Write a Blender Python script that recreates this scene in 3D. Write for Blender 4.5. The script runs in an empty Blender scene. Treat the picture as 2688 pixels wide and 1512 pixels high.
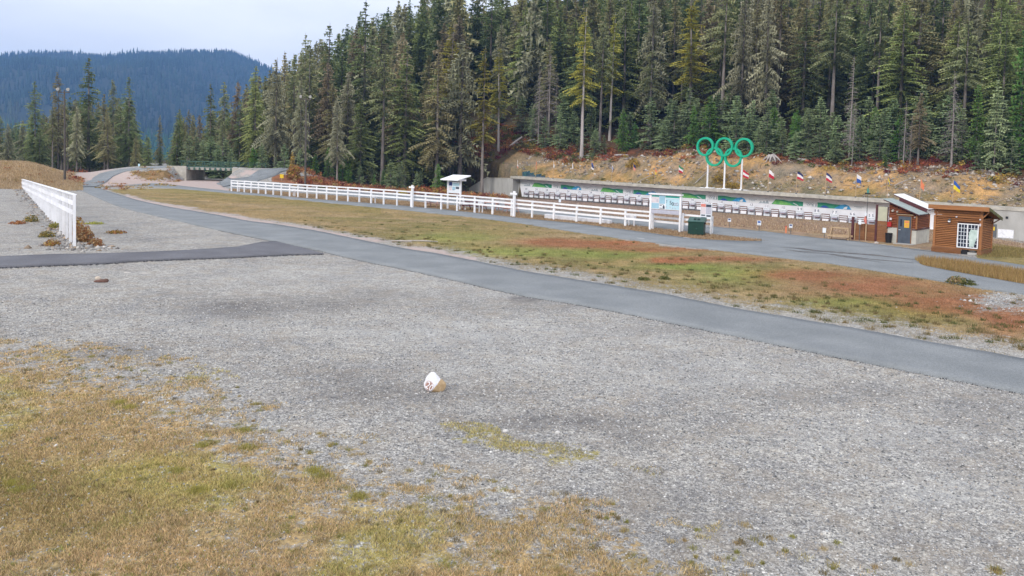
import bpy, math, random
import numpy as np
from mathutils import Vector, Matrix

random.seed(11)
rng = np.random.default_rng(11)
scene = bpy.context.scene
COL = scene.collection
R_ = math.radians

# ------------------------------------------------------------------ camera
H, F, CX = 5.5, 2150.0, 1344.0
PITCH, RHO = R_(3.15), R_(1.45)
v_f = np.array([0, math.cos(PITCH), -math.sin(PITCH)])
v_u0 = np.array([0, math.sin(PITCH), math.cos(PITCH)])
v_r0 = np.array([1.0, 0, 0])
v_r = math.cos(RHO)*v_r0 + math.sin(RHO)*v_u0
v_u = math.cos(RHO)*v_u0 - math.sin(RHO)*v_r0
CY = 416 + F*math.tan(PITCH)/math.cos(RHO)
CAM = np.array([0, 0, H])
cd = bpy.data.cameras.new('camera')
cam = bpy.data.objects.new('camera', cd)
COL.objects.link(cam)
cd.sensor_width = 36.0
cd.lens = F/2688*36.0
cd.shift_y = -(756-CY)/2688
cd.clip_start = 0.1
cd.clip_end = 12000
cam.matrix_world = Matrix(((v_r[0], v_u[0], -v_f[0], 0), (v_r[1], v_u[1], -v_f[1], 0),
                           (v_r[2], v_u[2], -v_f[2], H), (0, 0, 0, 1)))
scene.camera = cam

# ------------------------------------------------------------------ sky, sun, exposure
SUN_EL, SUN_AZ = R_(29), R_(212)          # overcast early afternoon, light from behind and left of the camera
world = bpy.data.worlds.new('World')
scene.world = world
world.use_nodes = True
wn, wl = world.node_tree.nodes, world.node_tree.links
wn.clear()
sky = wn.new('ShaderNodeTexSky')
sky.sky_type = 'NISHITA'
sky.sun_disc = False
sky.sun_elevation = SUN_EL
sky.sun_rotation = SUN_AZ
sky.altitude = 900
tc = wn.new('ShaderNodeTexCoord')
mp = wn.new('ShaderNodeMapping')
mp.inputs['Scale'].default_value = (1.0, 1.0, 3.2)
ns = wn.new('ShaderNodeTexNoise')
ns.inputs['Scale'].default_value = 2.3
ns.inputs['Detail'].default_value = 7
ns.inputs['Roughness'].default_value = 0.55
rp = wn.new('ShaderNodeValToRGB')
rp.color_ramp.elements[0].position = 0.38
rp.color_ramp.elements[0].color = (8.9, 9.2, 10.0, 1)
rp.color_ramp.elements[1].position = 0.62
rp.color_ramp.elements[1].color = (11.0, 11.05, 11.3, 1)
mx = wn.new('ShaderNodeMix')
mx.data_type = 'RGBA'
mx.inputs[0].default_value = 0.9
bg = wn.new('ShaderNodeBackground')
bg.inputs['Strength'].default_value = 0.1
wo = wn.new('ShaderNodeOutputWorld')
wl.new(tc.outputs['Generated'], mp.inputs['Vector'])
wl.new(mp.outputs['Vector'], ns.inputs['Vector'])
wl.new(ns.outputs['Fac'], rp.inputs['Fac'])
wl.new(sky.outputs['Color'], mx.inputs[6])
wl.new(rp.outputs['Color'], mx.inputs[7])
wl.new(mx.outputs[2], bg.inputs['Color'])
wl.new(bg.outputs['Background'], wo.inputs['Surface'])

sl = bpy.data.lights.new('sun', 'SUN')
sl.energy = 1.5
sl.angle = R_(18)
sl.color = (1.0, 0.96, 0.9)
so = bpy.data.objects.new('sun', sl)
COL.objects.link(so)
sdir = Vector((math.sin(SUN_AZ)*math.cos(SUN_EL), math.cos(SUN_AZ)*math.cos(SUN_EL), math.sin(SUN_EL)))
so.rotation_euler = sdir.to_track_quat('Z', 'Y').to_euler()
so.location = (0, -20, 60)

vs = scene.view_settings
vs.view_transform = 'Standard'
vs.look = 'None'
vs.gamma = 1.0
vs.use_curve_mapping = False
vs.exposure = 0.38
scene.render.engine = 'CYCLES'
scene.cycles.use_denoising = True
scene.cycles.max_bounces = 4
scene.cycles.diffuse_bounces = 3
scene.cycles.glossy_bounces = 2
scene.cycles.transmission_bounces = 2
scene.cycles.volume_bounces = 0
scene.cycles.use_adaptive_sampling = False

# ------------------------------------------------------------------ pixel <-> place
def ray(px, py):
    return v_f + (px-CX)/F*v_r + (CY-py)/F*v_u
def G(px, py, z=0.0):
    r = ray(px, py)
    return CAM + r*((z-H)/r[2])
def proj(x, y, z):
    p = np.stack([np.asarray(x, float), np.asarray(y, float), np.asarray(z, float)-H], -1)
    w = p@v_f
    w = np.where(np.abs(w) < 1e-3, 1e-3, w)
    return CX+F*(p@v_r)/w, CY-F*(p@v_u)/w, w

# the shooting range frame: t runs along the target wall, v runs across it towards the hill
W0 = np.array([3.47, 169.6])
SPC = 2.751
D2 = np.array([0.7444, -0.6677])
N2 = np.array([0.6677, 0.7444])
ROT = math.atan2(D2[1], D2[0])
def tvof(x, y):
    dx, dy = x-W0[0], y-W0[1]
    return dx*D2[0]+dy*D2[1], dx*N2[0]+dy*N2[1]
def WV(t, v, z=0.0):
    p = W0+D2*t+N2*v
    return np.array([p[0], p[1], z])
def onv(px, py, v):
    """the point seen at a pixel on the upright plane at distance v from the target wall"""
    r = ray(px, py)
    s = (v-((CAM[:2]-W0)@N2))/(r[:2]@N2)
    return CAM+r*s
def tz(px, py, v):
    p = onv(px, py, v)
    return tvof(p[0], p[1])[0], p[2]

def sst(a, b, x):
    q = np.clip((np.asarray(x, float)-a)/(b-a), 0, 1)
    return q*q*(3-2*q)

def vnoise(x, y, sc, seed=0):
    x = np.asarray(x, float)/sc+seed*17.31
    y = np.asarray(y, float)/sc+seed*7.77
    xi, yi = np.floor(x), np.floor(y)
    fx, fy = x-xi, y-yi
    fx, fy = fx*fx*(3-2*fx), fy*fy*(3-2*fy)
    def h(a, b):
        q = np.sin(a*127.1+b*311.7+seed*13.7)*43758.5453
        return q-np.floor(q)
    return (h(xi, yi)*(1-fx)+h(xi+1, yi)*fx)*(1-fy)+(h(xi, yi+1)*(1-fx)+h(xi+1, yi+1)*fx)*fy
def fbm(x, y, sc, seed=0, o=4):
    s, a, tot = 0, 1.0, 0
    for k in range(o):
        s = s+a*vnoise(x, y, sc/2**k, seed+k)
        tot += a
        a *= 0.5
    return s/tot

VF = -1.75                              # front edge of the roof over the targets
tA, zA = tz(1342, 462, VF)
tB, zB = tz(2298, 522, VF)
def zroof(t):
    return zA+(zB-zA)*(t-tA)/(tB-tA)
BT = np.array([-30, 0, 11, 29, 44, 57, 80, 90, 130])
BH = np.array([1.0, 3.2, 4.4, 6.2, 5.6, 4.9, 4.6, 3.6, 3.0])

def T(x, y):
    x = np.asarray(x, float)
    y = np.asarray(y, float)
    t, v = tvof(x, y)
    zb = -2.4-0.0093*np.clip(t, -10, 75)-0.05*np.clip(t-75, 0, 25)
    z = zb*np.clip((v+62)/56, 0, 1)*sst(-30, -8, t)
    # bank and hillside above the wall
    zr = zroof(np.clip(t, -25, 140))-0.2
    hb = np.interp(t, BT, BH)
    bank = zr+hb*sst(0.0, 1.0, np.clip((v-0.9)/9.5, 0, 1))+0.34*np.clip(v-10.5, 0, 150)
    bank = bank+((fbm(x, y, 5.0, 3)-0.5)*1.9+(fbm(x, y, 1.9, 4, 2)-0.5)*0.9*(1-sst(11, 16, v)))*sst(1.3, 4, v)
    bank = bank+0.34*np.clip(v-34, 0, 110)
    fade = sst(-34, -4, t)
    zz = bank*fade
    z = np.where(v > 0.9, np.where(v < 1.1, zr*fade, np.maximum(zz, z*0)), z)
    B = 0.3*((x+52)*0.36+(y-188)*0.9)
    B = np.where(y > 160, np.clip(np.minimum(B*1.7, np.interp(x/np.maximum(y, 1), [-0.36, -0.27, -0.2, -0.12, 0], [0, 14, 30, 48, 62])), 0, 62), 0)
    B = B*np.where(v > 0.9, 1, sst(-19, -34, t))
    z = np.where(B > 0.01, np.maximum(z, B), z)
    # grassy mound on the left
    mnd = sst(-0.512, -0.60, x/np.maximum(y, 1))*sst(106, 121, y)*(1-sst(150, 172, y))
    z = z+2.65*mnd*(0.92+0.16*fbm(x, y, 9, 5))
    # causeway with the underpass
    gx = sst(-86, -66, x)*(1-sst(-43, -31, x))
    gy = sst(139, 149.5, y)*(1-sst(158, 172, y))
    op = 1-(sst(-61.6, -60.2, x)*(1-sst(-51.2, -49.8, x)))
    z = z+2.45*gx*gy*op*(1-sst(0.1, 0.9, mnd)*0.5)
    # low ridge of soil and stones under the left fence
    return z
def T1(x, y):
    return float(T(np.array([x]), np.array([y]))[0])
_S = np.concatenate([np.linspace(6, 60, 500), np.linspace(60.2, 420, 1800)])
def TG(px, py):
    """where the ray of a pixel meets the ground"""
    r = ray(px, py)
    P = CAM[None]+_S[:, None]*r[None]
    d = P[:, 2]-T(P[:, 0], P[:, 1])
    k = np.nonzero(d < 0)[0]
    if len(k) == 0:
        return P[-1]
    k = k[0]
    if k == 0:
        return P[0]
    a = d[k-1]/(d[k-1]-d[k])
    return P[k-1]*(1-a)+P[k]*a

# ------------------------------------------------------------------ mesh helpers
class MB:
    def __init__(s):
        s.v, s.f, s.c = [], [], []
    def add(s, vs_, fs_):
        n = len(s.v)
        s.v += [tuple(float(q) for q in p) for p in vs_]
        s.f += [tuple(i+n for i in f) for f in fs_]
        return s
    def box(s, x0, x1, y0, y1, z0, z1, b=0.0):
        s.add([(x0, y0, z0), (x1, y0, z0), (x1, y1, z0), (x0, y1, z0), (x0, y0, z1), (x1, y0, z1), (x1, y1, z1), (x0, y1, z1)],
              [(0, 3, 2, 1), (4, 5, 6, 7), (0, 1, 5, 4), (1, 2, 6, 5), (2, 3, 7, 6), (3, 0, 4, 7)])
        return s
    def beam(s, a, b, w, h, up=(0, 0, 1)):
        a, b, up = Vector(a), Vector(b), Vector(up)
        d = (b-a).normalized()
        sd = d.cross(up)
        if sd.length < 1e-4:
            sd = d.cross(Vector((1, 0, 0)))
        sd.normalize()
        u = sd.cross(d).normalized()
        vs_ = []
        for p in (a, b):
            for q, r in ((-1, -1), (1, -1), (1, 1), (-1, 1)):
                vs_.append(p+sd*q*w/2+u*r*h/2)
        return s.add(vs_, [(0, 1, 2, 3), (7, 6, 5, 4), (0, 4, 5, 1), (1, 5, 6, 2), (2, 6, 7, 3), (3, 7, 4, 0)])
    def tube(s, pts, rad, n=8, cap=True):
        pts = [Vector(p) for p in pts]
        if not hasattr(rad, '__len__'):
            rad = [rad]*len(pts)
        vs_, fs_ = [], []
        for i, p in enumerate(pts):
            d = (pts[min(i+1, len(pts)-1)]-pts[max(i-1, 0)]).normalized()
            a = d.cross(Vector((0, 0, 1)))
            if a.length < 0.05:
                a = d.cross(Vector((0, 1, 0)))
            a.normalize()
            b = d.cross(a).normalized()
            for k in range(n):
                q = 2*math.pi*k/n
                vs_.append(p+(a*math.cos(q)+b*math.sin(q))*rad[i])
        for i in range(len(pts)-1):
            for k in range(n):
                k2 = (k+1) % n
                fs_.append((i*n+k, i*n+k2, (i+1)*n+k2, (i+1)*n+k))
        if cap:
            fs_.append(tuple(range(n-1, -1, -1)))
            fs_.append(tuple((len(pts)-1)*n+k for k in range(n)))
        return s.add(vs_, fs_)
    def prism(s, poly, y0, y1):
        """polygon in x,z pushed through y0..y1"""
        n = len(poly)
        vs_ = [(p[0], y0, p[1]) for p in poly]+[(p[0], y1, p[1]) for p in poly]
        fs_ = [tuple(range(n)), tuple(range(2*n-1, n-1, -1))]
        for k in range(n):
            k2 = (k+1) % n
            fs_.append((k, k+n, k2+n, k2))
        return s.add(vs_, fs_)
    def build(s, name, mat, parent=None, smooth=False):
        me = bpy.data.meshes.new(name)
        me.from_pydata(s.v, [], s.f)
        me.validate()
        me.update()
        if smooth:
            me.polygons.foreach_set('use_smooth', [True]*len(me.polygons))
        me.materials.append(mat)
        return mobj(name, me, parent)

def mobj(name, me, parent=None):
    o = bpy.data.objects.new(name, me)
    COL.objects.link(o)
    if parent is not None:
        o.parent = parent
    return o

def tag(o, label=None, cat=None, group=None, kind=None):
    if label:
        if not 4 <= len(label.split()) <= 16:
            print('LABEL', len(label.split()), label)
        o['label'] = label
    if cat:
        o['category'] = cat
    if group:
        o['group'] = group
    if kind:
        o['kind'] = kind
    return o

def thing(name, label, cat, loc=(0, 0, 0), rz=0.0, group=None):
    o = bpy.data.objects.new(name, None)
    COL.objects.link(o)
    o.empty_display_size = 0.3
    o.location = [float(q) for q in loc]
    o.rotation_euler = (0, 0, rz)
    return tag(o, label, cat, group)

def bigmesh(name, V, Fc, mat, parent=None, colors=None, smooth=False, attrs=None):
    """numpy vertex (n,3) and face (m,k) arrays to one mesh"""
    me = bpy.data.meshes.new(name)
    k = Fc.shape[1]
    me.vertices.add(len(V))
    me.vertices.foreach_set('co', np.ascontiguousarray(V, dtype=np.float32).ravel())
    me.loops.add(Fc.size)
    me.loops.foreach_set('vertex_index', np.ascontiguousarray(Fc, dtype=np.int32).ravel())
    me.polygons.add(len(Fc))
    me.polygons.foreach_set('loop_start', np.arange(0, Fc.size, k, dtype=np.int32))
    if colors is not None:
        at = me.color_attributes.new('Col', 'FLOAT_COLOR', 'POINT')
        c4 = np.ones((len(V), 4), dtype=np.float32)
        c4[:, :3] = colors
        at.data.foreach_set('color', c4.ravel())
    for an, av in (attrs or {}).items():
        at = me.attributes.new(an, 'FLOAT', 'POINT')
        at.data.foreach_set('value', np.ascontiguousarray(av, dtype=np.float32))
    me.update(calc_edges=True)
    if smooth:
        me.polygons.foreach_set('use_smooth', np.ones(len(Fc), dtype=bool))
    me.materials.append(mat)
    if name is None:
        return me
    return mobj(name, me, parent)

# ------------------------------------------------------------------ materials
def newmat(name):
    m = bpy.data.materials.new(name)
    m.use_nodes = True
    n = m.node_tree.nodes
    return m, n, m.node_tree.links, n['Principled BSDF']

def lin(r, g, b):
    f = lambda c: ((c/255+0.055)/1.055)**2.4 if c > 10 else c/255/12.92
    return (f(r), f(g), f(b))

def mat(name, c1, c2=None, scale=4.0, rough=0.7, bump=0.0, bscale=None, metal=0.0, spec=0.3, stretch=None, detail=5, p0=0.35, p1=0.65, objrand=0.0):
    m, n, l, b = newmat(name)
    b.inputs['Roughness'].default_value = rough
    b.inputs['Metallic'].default_value = metal
    b.inputs['Specular IOR Level'].default_value = spec
    if c2 is None:
        c2 = tuple(q*0.8 for q in c1)
    t = n.new('ShaderNodeTexCoord')
    mpn = n.new('ShaderNodeMapping')
    if stretch:
        mpn.inputs['Scale'].default_value = stretch
    l.new(t.outputs['Object'], mpn.inputs['Vector'])
    x = n.new('ShaderNodeTexNoise')
    x.inputs['Scale'].default_value = scale
    x.inputs['Detail'].default_value = detail
    x.inputs['Roughness'].default_value = 0.6
    l.new(mpn.outputs['Vector'], x.inputs['Vector'])
    r = n.new('ShaderNodeValToRGB')
    r.color_ramp.elements[0].position = p0
    r.color_ramp.elements[1].position = p1
    r.color_ramp.elements[0].color = (*c1, 1)
    r.color_ramp.elements[1].color = (*c2, 1)
    l.new(x.outputs['Fac'], r.inputs['Fac'])
    out = r.outputs['Color']
    if objrand:
        oi = n.new('ShaderNodeObjectInfo')
        mr = n.new('ShaderNodeMapRange')
        mr.inputs['To Min'].default_value = 1-objrand
        mr.inputs['To Max'].default_value = 1+objrand
        l.new(oi.outputs['Random'], mr.inputs['Value'])
        hs = n.new('ShaderNodeHueSaturation')
        l.new(mr.outputs['Result'], hs.inputs['Value'])
        l.new(out, hs.inputs['Color'])
        out = hs.outputs['Color']
    l.new(out, b.inputs['Base Color'])
    if bump:
        x2 = n.new('ShaderNodeTexNoise')
        x2.inputs['Scale'].default_value = bscale or scale*3
        x2.inputs['Detail'].default_value = 4
        l.new(mpn.outputs['Vector'], x2.inputs['Vector'])
        bp = n.new('ShaderNodeBump')
        bp.inputs['Strength'].default_value = bump
        bp.inputs['Distance'].default_value = 0.02
        l.new(x2.outputs['Fac'], bp.inputs['Height'])
        l.new(bp.outputs['Normal'], b.inputs['Normal'])
    return m

def vcmat(name, rough=0.85, spec=0.15, hue=0.0, val=0.0, nscale=0.0, namp=0.3, transl=0.0):
    """colour from the 'Col' attribute, varied per object and by noise"""
    m, n, l, b = newmat(name)
    b.inputs['Roughness'].default_value = rough
    b.inputs['Specular IOR Level'].default_value = spec
    a = n.new('ShaderNodeAttribute')
    a.attribute_name = 'Col'
    out = a.outputs['Color']
    if val or hue:
        oi = n.new('ShaderNodeObjectInfo')
        mr = n.new('ShaderNodeMapRange')
        mr.inputs['To Min'].default_value = 1-val
        mr.inputs['To Max'].default_value = 1+val
        l.new(oi.outputs['Random'], mr.inputs['Value'])
        mm = n.new('ShaderNodeMath')
        mm.operation = 'MULTIPLY_ADD'
        mm.inputs[1].default_value = 7.13
        mm.inputs[2].default_value = 0.0
        l.new(oi.outputs['Random'], mm.inputs[0])
        fr = n.new('ShaderNodeMath')
        fr.operation = 'FRACT'
        l.new(mm.outputs[0], fr.inputs[0])
        mr2 = n.new('ShaderNodeMapRange')
        mr2.inputs['To Min'].default_value = 0.5-hue
        mr2.inputs['To Max'].default_value = 0.5+hue
        l.new(fr.outputs[0], mr2.inputs['Value'])
        hs = n.new('ShaderNodeHueSaturation')
        l.new(mr.outputs['Result'], hs.inputs['Value'])
        l.new(mr2.outputs['Result'], hs.inputs['Hue'])
        l.new(out, hs.inputs['Color'])
        out = hs.outputs['Color']
    if nscale:
        t = n.new('ShaderNodeTexCoord')
        x = n.new('ShaderNodeTexNoise')
        x.inputs['Scale'].default_value = nscale
        x.inputs['Detail'].default_value = 4
        l.new(t.outputs['Object'], x.inputs['Vector'])
        mr3 = n.new('ShaderNodeMapRange')
        mr3.inputs['From Min'].default_value = 0.3
        mr3.inputs['From Max'].default_value = 0.7
        mr3.inputs['To Min'].default_value = 1-namp
        mr3.inputs['To Max'].default_value = 1+namp
        l.new(x.outputs['Fac'], mr3.inputs['Value'])
        mu = n.new('ShaderNodeMix')
        mu.data_type = 'RGBA'
        mu.blend_type = 'MULTIPLY'
        mu.inputs[0].default_value = 1
        l.new(out, mu.inputs[6])
        l.new(mr3.outputs['Result'], mu.inputs[7])
        out = mu.outputs[2]
    l.new(out, b.inputs['Base Color'])
    if transl:
        tr = n.new('ShaderNodeBsdfTranslucent')
        l.new(out, tr.inputs['Color'])
        ms = n.new('ShaderNodeMixShader')
        ms.inputs[0].default_value = transl
        l.new(b.outputs[0], ms.inputs[1])
        l.new(tr.outputs[0], ms.inputs[2])
        l.new(ms.outputs[0], n['Material Output'].inputs['Surface'])
    return m

M = {}
M['white'] = mat('white_paint', (0.84, 0.84, 0.87), (0.66, 0.66, 0.68), scale=2.2, rough=0.6, bump=0.3, p0=0.45, p1=0.85, objrand=0.07)
M['white_old'] = mat('weathered_white_paint', (0.82, 0.82, 0.86), (0.5, 0.5, 0.52), scale=2.5, rough=0.7, bump=0.3, p0=0.5, p1=0.8)
M['concrete'] = mat('concrete', (0.47, 0.46, 0.44), (0.37, 0.36, 0.34), scale=0.8, rough=0.9, bump=0.3, bscale=6, stretch=(1, 1, 0.35))
M['concrete_pale'] = mat('pale_concrete', (0.52, 0.49, 0.43), (0.36, 0.34, 0.30), scale=1.3, rough=0.9, bump=0.3, bscale=8)
M['wall_white'] = mat('wall_white', (0.86, 0.86, 0.9), (0.76, 0.76, 0.8), scale=0.4, rough=0.8, stretch=(1, 1, 0.3))
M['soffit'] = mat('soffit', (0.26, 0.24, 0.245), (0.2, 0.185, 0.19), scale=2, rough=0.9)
M['grey_metal'] = mat('grey_metal', (0.16, 0.17, 0.18), (0.1, 0.105, 0.11), scale=6, rough=0.5, metal=0.3)
M['dark'] = mat('dark', (0.02, 0.02, 0.025), (0.012, 0.012, 0.015), scale=5, rough=0.5)
M['pole'] = mat('pole_wood', (0.12, 0.105, 0.09), (0.07, 0.06, 0.055), scale=3, rough=0.9, stretch=(1, 1, 0.2))
M['pine'] = mat('raw_pine', (0.5, 0.36, 0.22), (0.38, 0.27, 0.17), scale=4, rough=0.8, stretch=(1, 1, 0.2))
M['brownwood'] = mat('brown_stained_wood', (0.25, 0.115, 0.05), (0.17, 0.075, 0.032), scale=3, rough=0.7, bump=0.2, stretch=(0.5, 0.5, 3), objrand=0.14)
M['cedar'] = mat('cedar_siding', (0.36, 0.155, 0.055), (0.27, 0.11, 0.04), scale=2.2, rough=0.6, bump=0.25, stretch=(0.6, 0.6, 5), objrand=0.13)
M['redcedar'] = mat('red_cedar_siding', (0.27, 0.085, 0.03), (0.19, 0.055, 0.022), scale=2.2, rough=0.6, bump=0.25, stretch=(0.6, 0.6, 5), objrand=0.13)
M['maroon'] = mat('maroon_paint', (0.1, 0.03, 0.035), (0.075, 0.024, 0.028), scale=4, rough=0.6)
M['picnic'] = mat('maroon_picnic_wood', (0.17, 0.045, 0.05), (0.11, 0.03, 0.035), scale=4, rough=0.7, objrand=0.1)
M['picnic_pale'] = mat('pale_picnic_wood', (0.5, 0.3, 0.25), (0.35, 0.2, 0.17), scale=4, rough=0.7, objrand=0.1)
M['ring'] = mat('ring_green_paint', (0.012, 0.42, 0.245), (0.01, 0.36, 0.21), scale=2, rough=0.45)
M['bin'] = mat('bin_green_paint', (0.006, 0.045, 0.032), (0.004, 0.032, 0.024), scale=3, rough=0.45)
M['bin_lid'] = mat('bin_lid_paint', (0.03, 0.10, 0.085), (0.02, 0.075, 0.062), scale=3, rough=0.4)
M['bridge_green'] = mat('bridge_green', (0.06, 0.13, 0.10), (0.03, 0.075, 0.055), scale=2, rough=0.6)
M['yellow'] = mat('yellow_print', (0.8, 0.55, 0.03), (0.7, 0.46, 0.02), scale=3, rough=0.6)
M['red'] = mat('red_paint', (0.45, 0.02, 0.02), (0.35, 0.016, 0.018), scale=3, rough=0.5)
M['metalroof'] = mat('pale_metal_roof', (0.42, 0.49, 0.47), (0.33, 0.39, 0.38), scale=1.5, rough=0.4, metal=0.2)
M['door'] = mat('slate_door_paint', (0.085, 0.105, 0.135), (0.06, 0.075, 0.1), scale=3, rough=0.5)
M['cream'] = mat('cream_board', (0.5, 0.49, 0.36), (0.44, 0.43, 0.32), scale=2, rough=0.7)
M['stucco'] = mat('pale_stucco', (0.55, 0.54, 0.48), (0.45, 0.44, 0.4), scale=2.5, rough=0.9, bump=0.3)
M['plastic'] = mat('white_sheeting', (0.62, 0.72, 0.68), (0.4, 0.5, 0.46), scale=2.2, rough=0.3, bump=0.5)
M['panel_blue'] = mat('pale_blue_print', (0.42, 0.62, 0.72), (0.5, 0.7, 0.78), scale=3, rough=0.5)
M['panel_teal'] = mat('teal_print', (0.03, 0.36, 0.3), (0.025, 0.3, 0.26), scale=3, rough=0.5)
M['panel_white'] = mat('white_print', (0.78, 0.82, 0.86), (0.7, 0.74, 0.8), scale=3, rough=0.5)
M['panel_sky'] = mat('sky_blue_print', (0.35, 0.55, 0.68), (0.3, 0.5, 0.62), scale=3, rough=0.5)
M['print_dark'] = mat('dark_print', (0.07, 0.08, 0.11), (0.04, 0.05, 0.07), scale=12, rough=0.6)
M['print_red'] = mat('salmon_print', (0.7, 0.25, 0.2), (0.62, 0.2, 0.16), scale=3, rough=0.6)
M['print_pink'] = mat('pale_pink_print', (0.72, 0.64, 0.66), (0.64, 0.58, 0.62), scale=8, rough=0.6)
M['print_grey'] = mat('grey_print', (0.5, 0.5, 0.58), (0.42, 0.42, 0.5), scale=8, rough=0.6)
M['navy'] = mat('navy_print', (0.03, 0.05, 0.2), (0.025, 0.04, 0.15), scale=4, rough=0.6)
M['ban_base'] = mat('banner_pale_print', (0.84, 0.85, 0.86), (0.76, 0.78, 0.8), scale=1.2, rough=0.6)
M['ban_green'] = mat('banner_green_print', (0.10, 0.42, 0.12), (0.25, 0.58, 0.16), scale=1.4, rough=0.6)
M['ban_green_dark'] = mat('banner_dark_green_print', (0.04, 0.27, 0.16), (0.07, 0.36, 0.22), scale=1.8, rough=0.6)
M['ban_blue'] = mat('banner_blue_print', (0.03, 0.24, 0.55), (0.10, 0.45, 0.75), scale=1.4, rough=0.6)
M['ban_navy'] = mat('banner_navy_print', (0.03, 0.07, 0.34), (0.04, 0.12, 0.42), scale=1.4, rough=0.6)
M['ban_grey'] = mat('banner_grey_print', (0.42, 0.48, 0.52), (0.35, 0.41, 0.45), scale=1.4, rough=0.6)
M['rail_brown'] = mat('target_rail_brown', (0.2, 0.1, 0.085), (0.15, 0.075, 0.065), scale=3, rough=0.8)
M['gap'] = mat('dark_joint_wood', (0.06, 0.025, 0.015), (0.045, 0.02, 0.012), scale=3, rough=0.9)
M['glass'] = mat('dark_window_glass', (0.03, 0.035, 0.06), (0.02, 0.022, 0.035), scale=1.5, rough=0.08, spec=0.6)
M['bark'] = mat('conifer_bark', (0.24, 0.21, 0.19), (0.13, 0.11, 0.10), scale=2.5, rough=0.95, stretch=(1, 1, 0.25), objrand=0.3)
M['bark_pale'] = mat('pale_bleached_trunk', (0.48, 0.44, 0.42), (0.33, 0.29, 0.28), scale=2, rough=0.9, stretch=(1, 1, 0.2))
M['deadwood'] = mat('dead_grey_wood', (0.34, 0.30, 0.28), (0.2, 0.17, 0.16), scale=2, rough=0.95, objrand=0.2)
M['foliage'] = vcmat('conifer_foliage', hue=0.012, val=0.22, nscale=0.5, namp=0.3, transl=0.25)
M['shrub'] = vcmat('shrub_foliage', nscale=1.2, namp=0.25, transl=0.2)
M['blades'] = vcmat('dry_grass_blades', rough=0.8, transl=0.25)
M['stones'] = vcmat('loose_stones', rough=0.85, nscale=9, namp=0.2)
M['farwood'] = vcmat('far_forest', rough=0.95, nscale=0.006, namp=0.25)
# ------------------------------------------------------------------ ground zones, given by what the photograph shows and laid on the terrain
def inpoly(px, py, poly):
    inside = np.zeros(px.shape, bool)
    n = len(poly)
    for i in range(n):
        x1, y1 = poly[i]
        x2, y2 = poly[(i+1) % n]
        if y1 == y2:
            continue
        c = ((y1 > py) != (y2 > py)) & (px < (x2-x1)*(py-y1)/(y2-y1)+x1)
        inside ^= c
    return inside
def blob(px, py, cx, cy, rx, ry):
    return np.exp(-(((px-cx)/rx)**2+((py-cy)/ry)**2))

# edges of the tarmac: (far edge, near edge) as seen
MAIN_U = [(180, 489), (252, 491), (273, 499), (304, 509), (349, 523), (395, 534), (455, 546), (516, 556), (577, 566), (650, 581), (716, 588.5), (833, 607), (949, 631.5), (1066, 655), (1136, 665), (1236, 684), (1372, 713), (1508, 735), (1643, 757), (1785, 781), (1882, 803), (1998, 824), (2154, 849), (2309, 876), (2464, 905), (2581, 925), (2700, 947), (3000, 1005), (3500, 1110), (4200, 1270)]
MAIN_L = [(170, 496), (219, 503), (243, 514), (273, 528), (304, 540), (349, 553.6), (395, 564), (440, 575), (486, 585), (531, 596), (577, 606), (650, 621), (716, 634), (820, 655), (949, 686), (1100, 716), (1236, 747), (1372, 779), (1508, 799), (1688, 834), (1804, 859), (1921, 882), (2037, 905), (2154, 932), (2270, 952), (2387, 977), (2503, 999), (2620, 1022), (2700, 1038), (3000, 1100), (3500, 1212), (4200, 1385)]
SIDE_U = [(-500, 690), (-200, 683), (0, 676.5), (122, 671), (273, 668), (395, 664), (516, 658), (620, 651), (690, 637), (725, 636)]
SIDE_L = [(-500, 722), (-200, 712), (0, 704), (122, 699), (273, 693), (395, 685), (516, 681), (600, 678), (760, 670), (850, 668)]
FEN_U = [(262, 489), (330, 486), (386, 483), (425, 482), (516, 493), (600, 502), (716, 512), (786, 519.6), (903, 529), (1019, 537), (1136, 547.6), (1236, 558), (1372, 574), (1508, 586.6), (1643, 604), (1800, 625), (1869, 631), (1955, 634), (2030, 633)]
FEN_L = [(262, 492), (330, 490), (386, 488), (455, 495), (530, 501), (607, 508), (716, 517), (833, 530), (949, 541.7), (1066, 553), (1200, 567), (1236, 570), (1372, 588), (1508, 609.7), (1643, 628.7), (1800, 648), (1903, 660), (2000, 672), (2060, 679)]
YARD_U = [(2000, 607), (2145, 625.5), (2248, 634), (2317, 644.5), (2405, 656)]
YARD_L = [(2000, 672), (2041, 677), (2179, 693), (2317, 715), (2421, 731)]
LOW_U = [(2395, 682), (2421, 698), (2490, 712), (2593, 731), (2700, 750), (2950, 800), (3600, 920)]
LOW_L = [(2395, 727), (2455, 737.6), (2490, 743), (2559, 756.5), (2700, 776), (2950, 824), (3600, 950)]
TOP_U = [(2395, 655), (2438, 660), (2524, 674), (2610, 686), (2700, 700), (2950, 735), (3600, 830)]
TOP_L = [(2395, 684), (2421, 679), (2524, 689), (2628, 705), (2700, 717), (2950, 755), (3600, 860)]
FIRE_U = [(568, 481), (602, 474), (700, 480), (800, 486), (900, 491), (1000, 497), (1100, 502), (1200, 512), (1300, 529), (1390, 542), (1500, 553), (1700, 576), (1871, 595.5), (2010, 608.5)]
FIRE_L = [(570, 484), (602, 494), (700, 499), (800, 507), (900, 514), (1000, 522), (1100, 529), (1200, 539), (1300, 551), (1390, 561), (1500, 572), (1700, 595), (1869, 615), (2010, 630)]
LOOP_U = [(575, 476), (602, 472), (648, 467), (695, 460), (742, 448), (775, 443)]
LOOP_L = [(585, 492), (625, 482), (660, 478), (695, 471), (726, 461), (790, 448)]
CREST_U = [(194, 491), (225, 480), (243, 468), (264, 456), (288, 451), (316, 446), (345, 443), (390, 440), (441, 437.2)]
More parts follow.
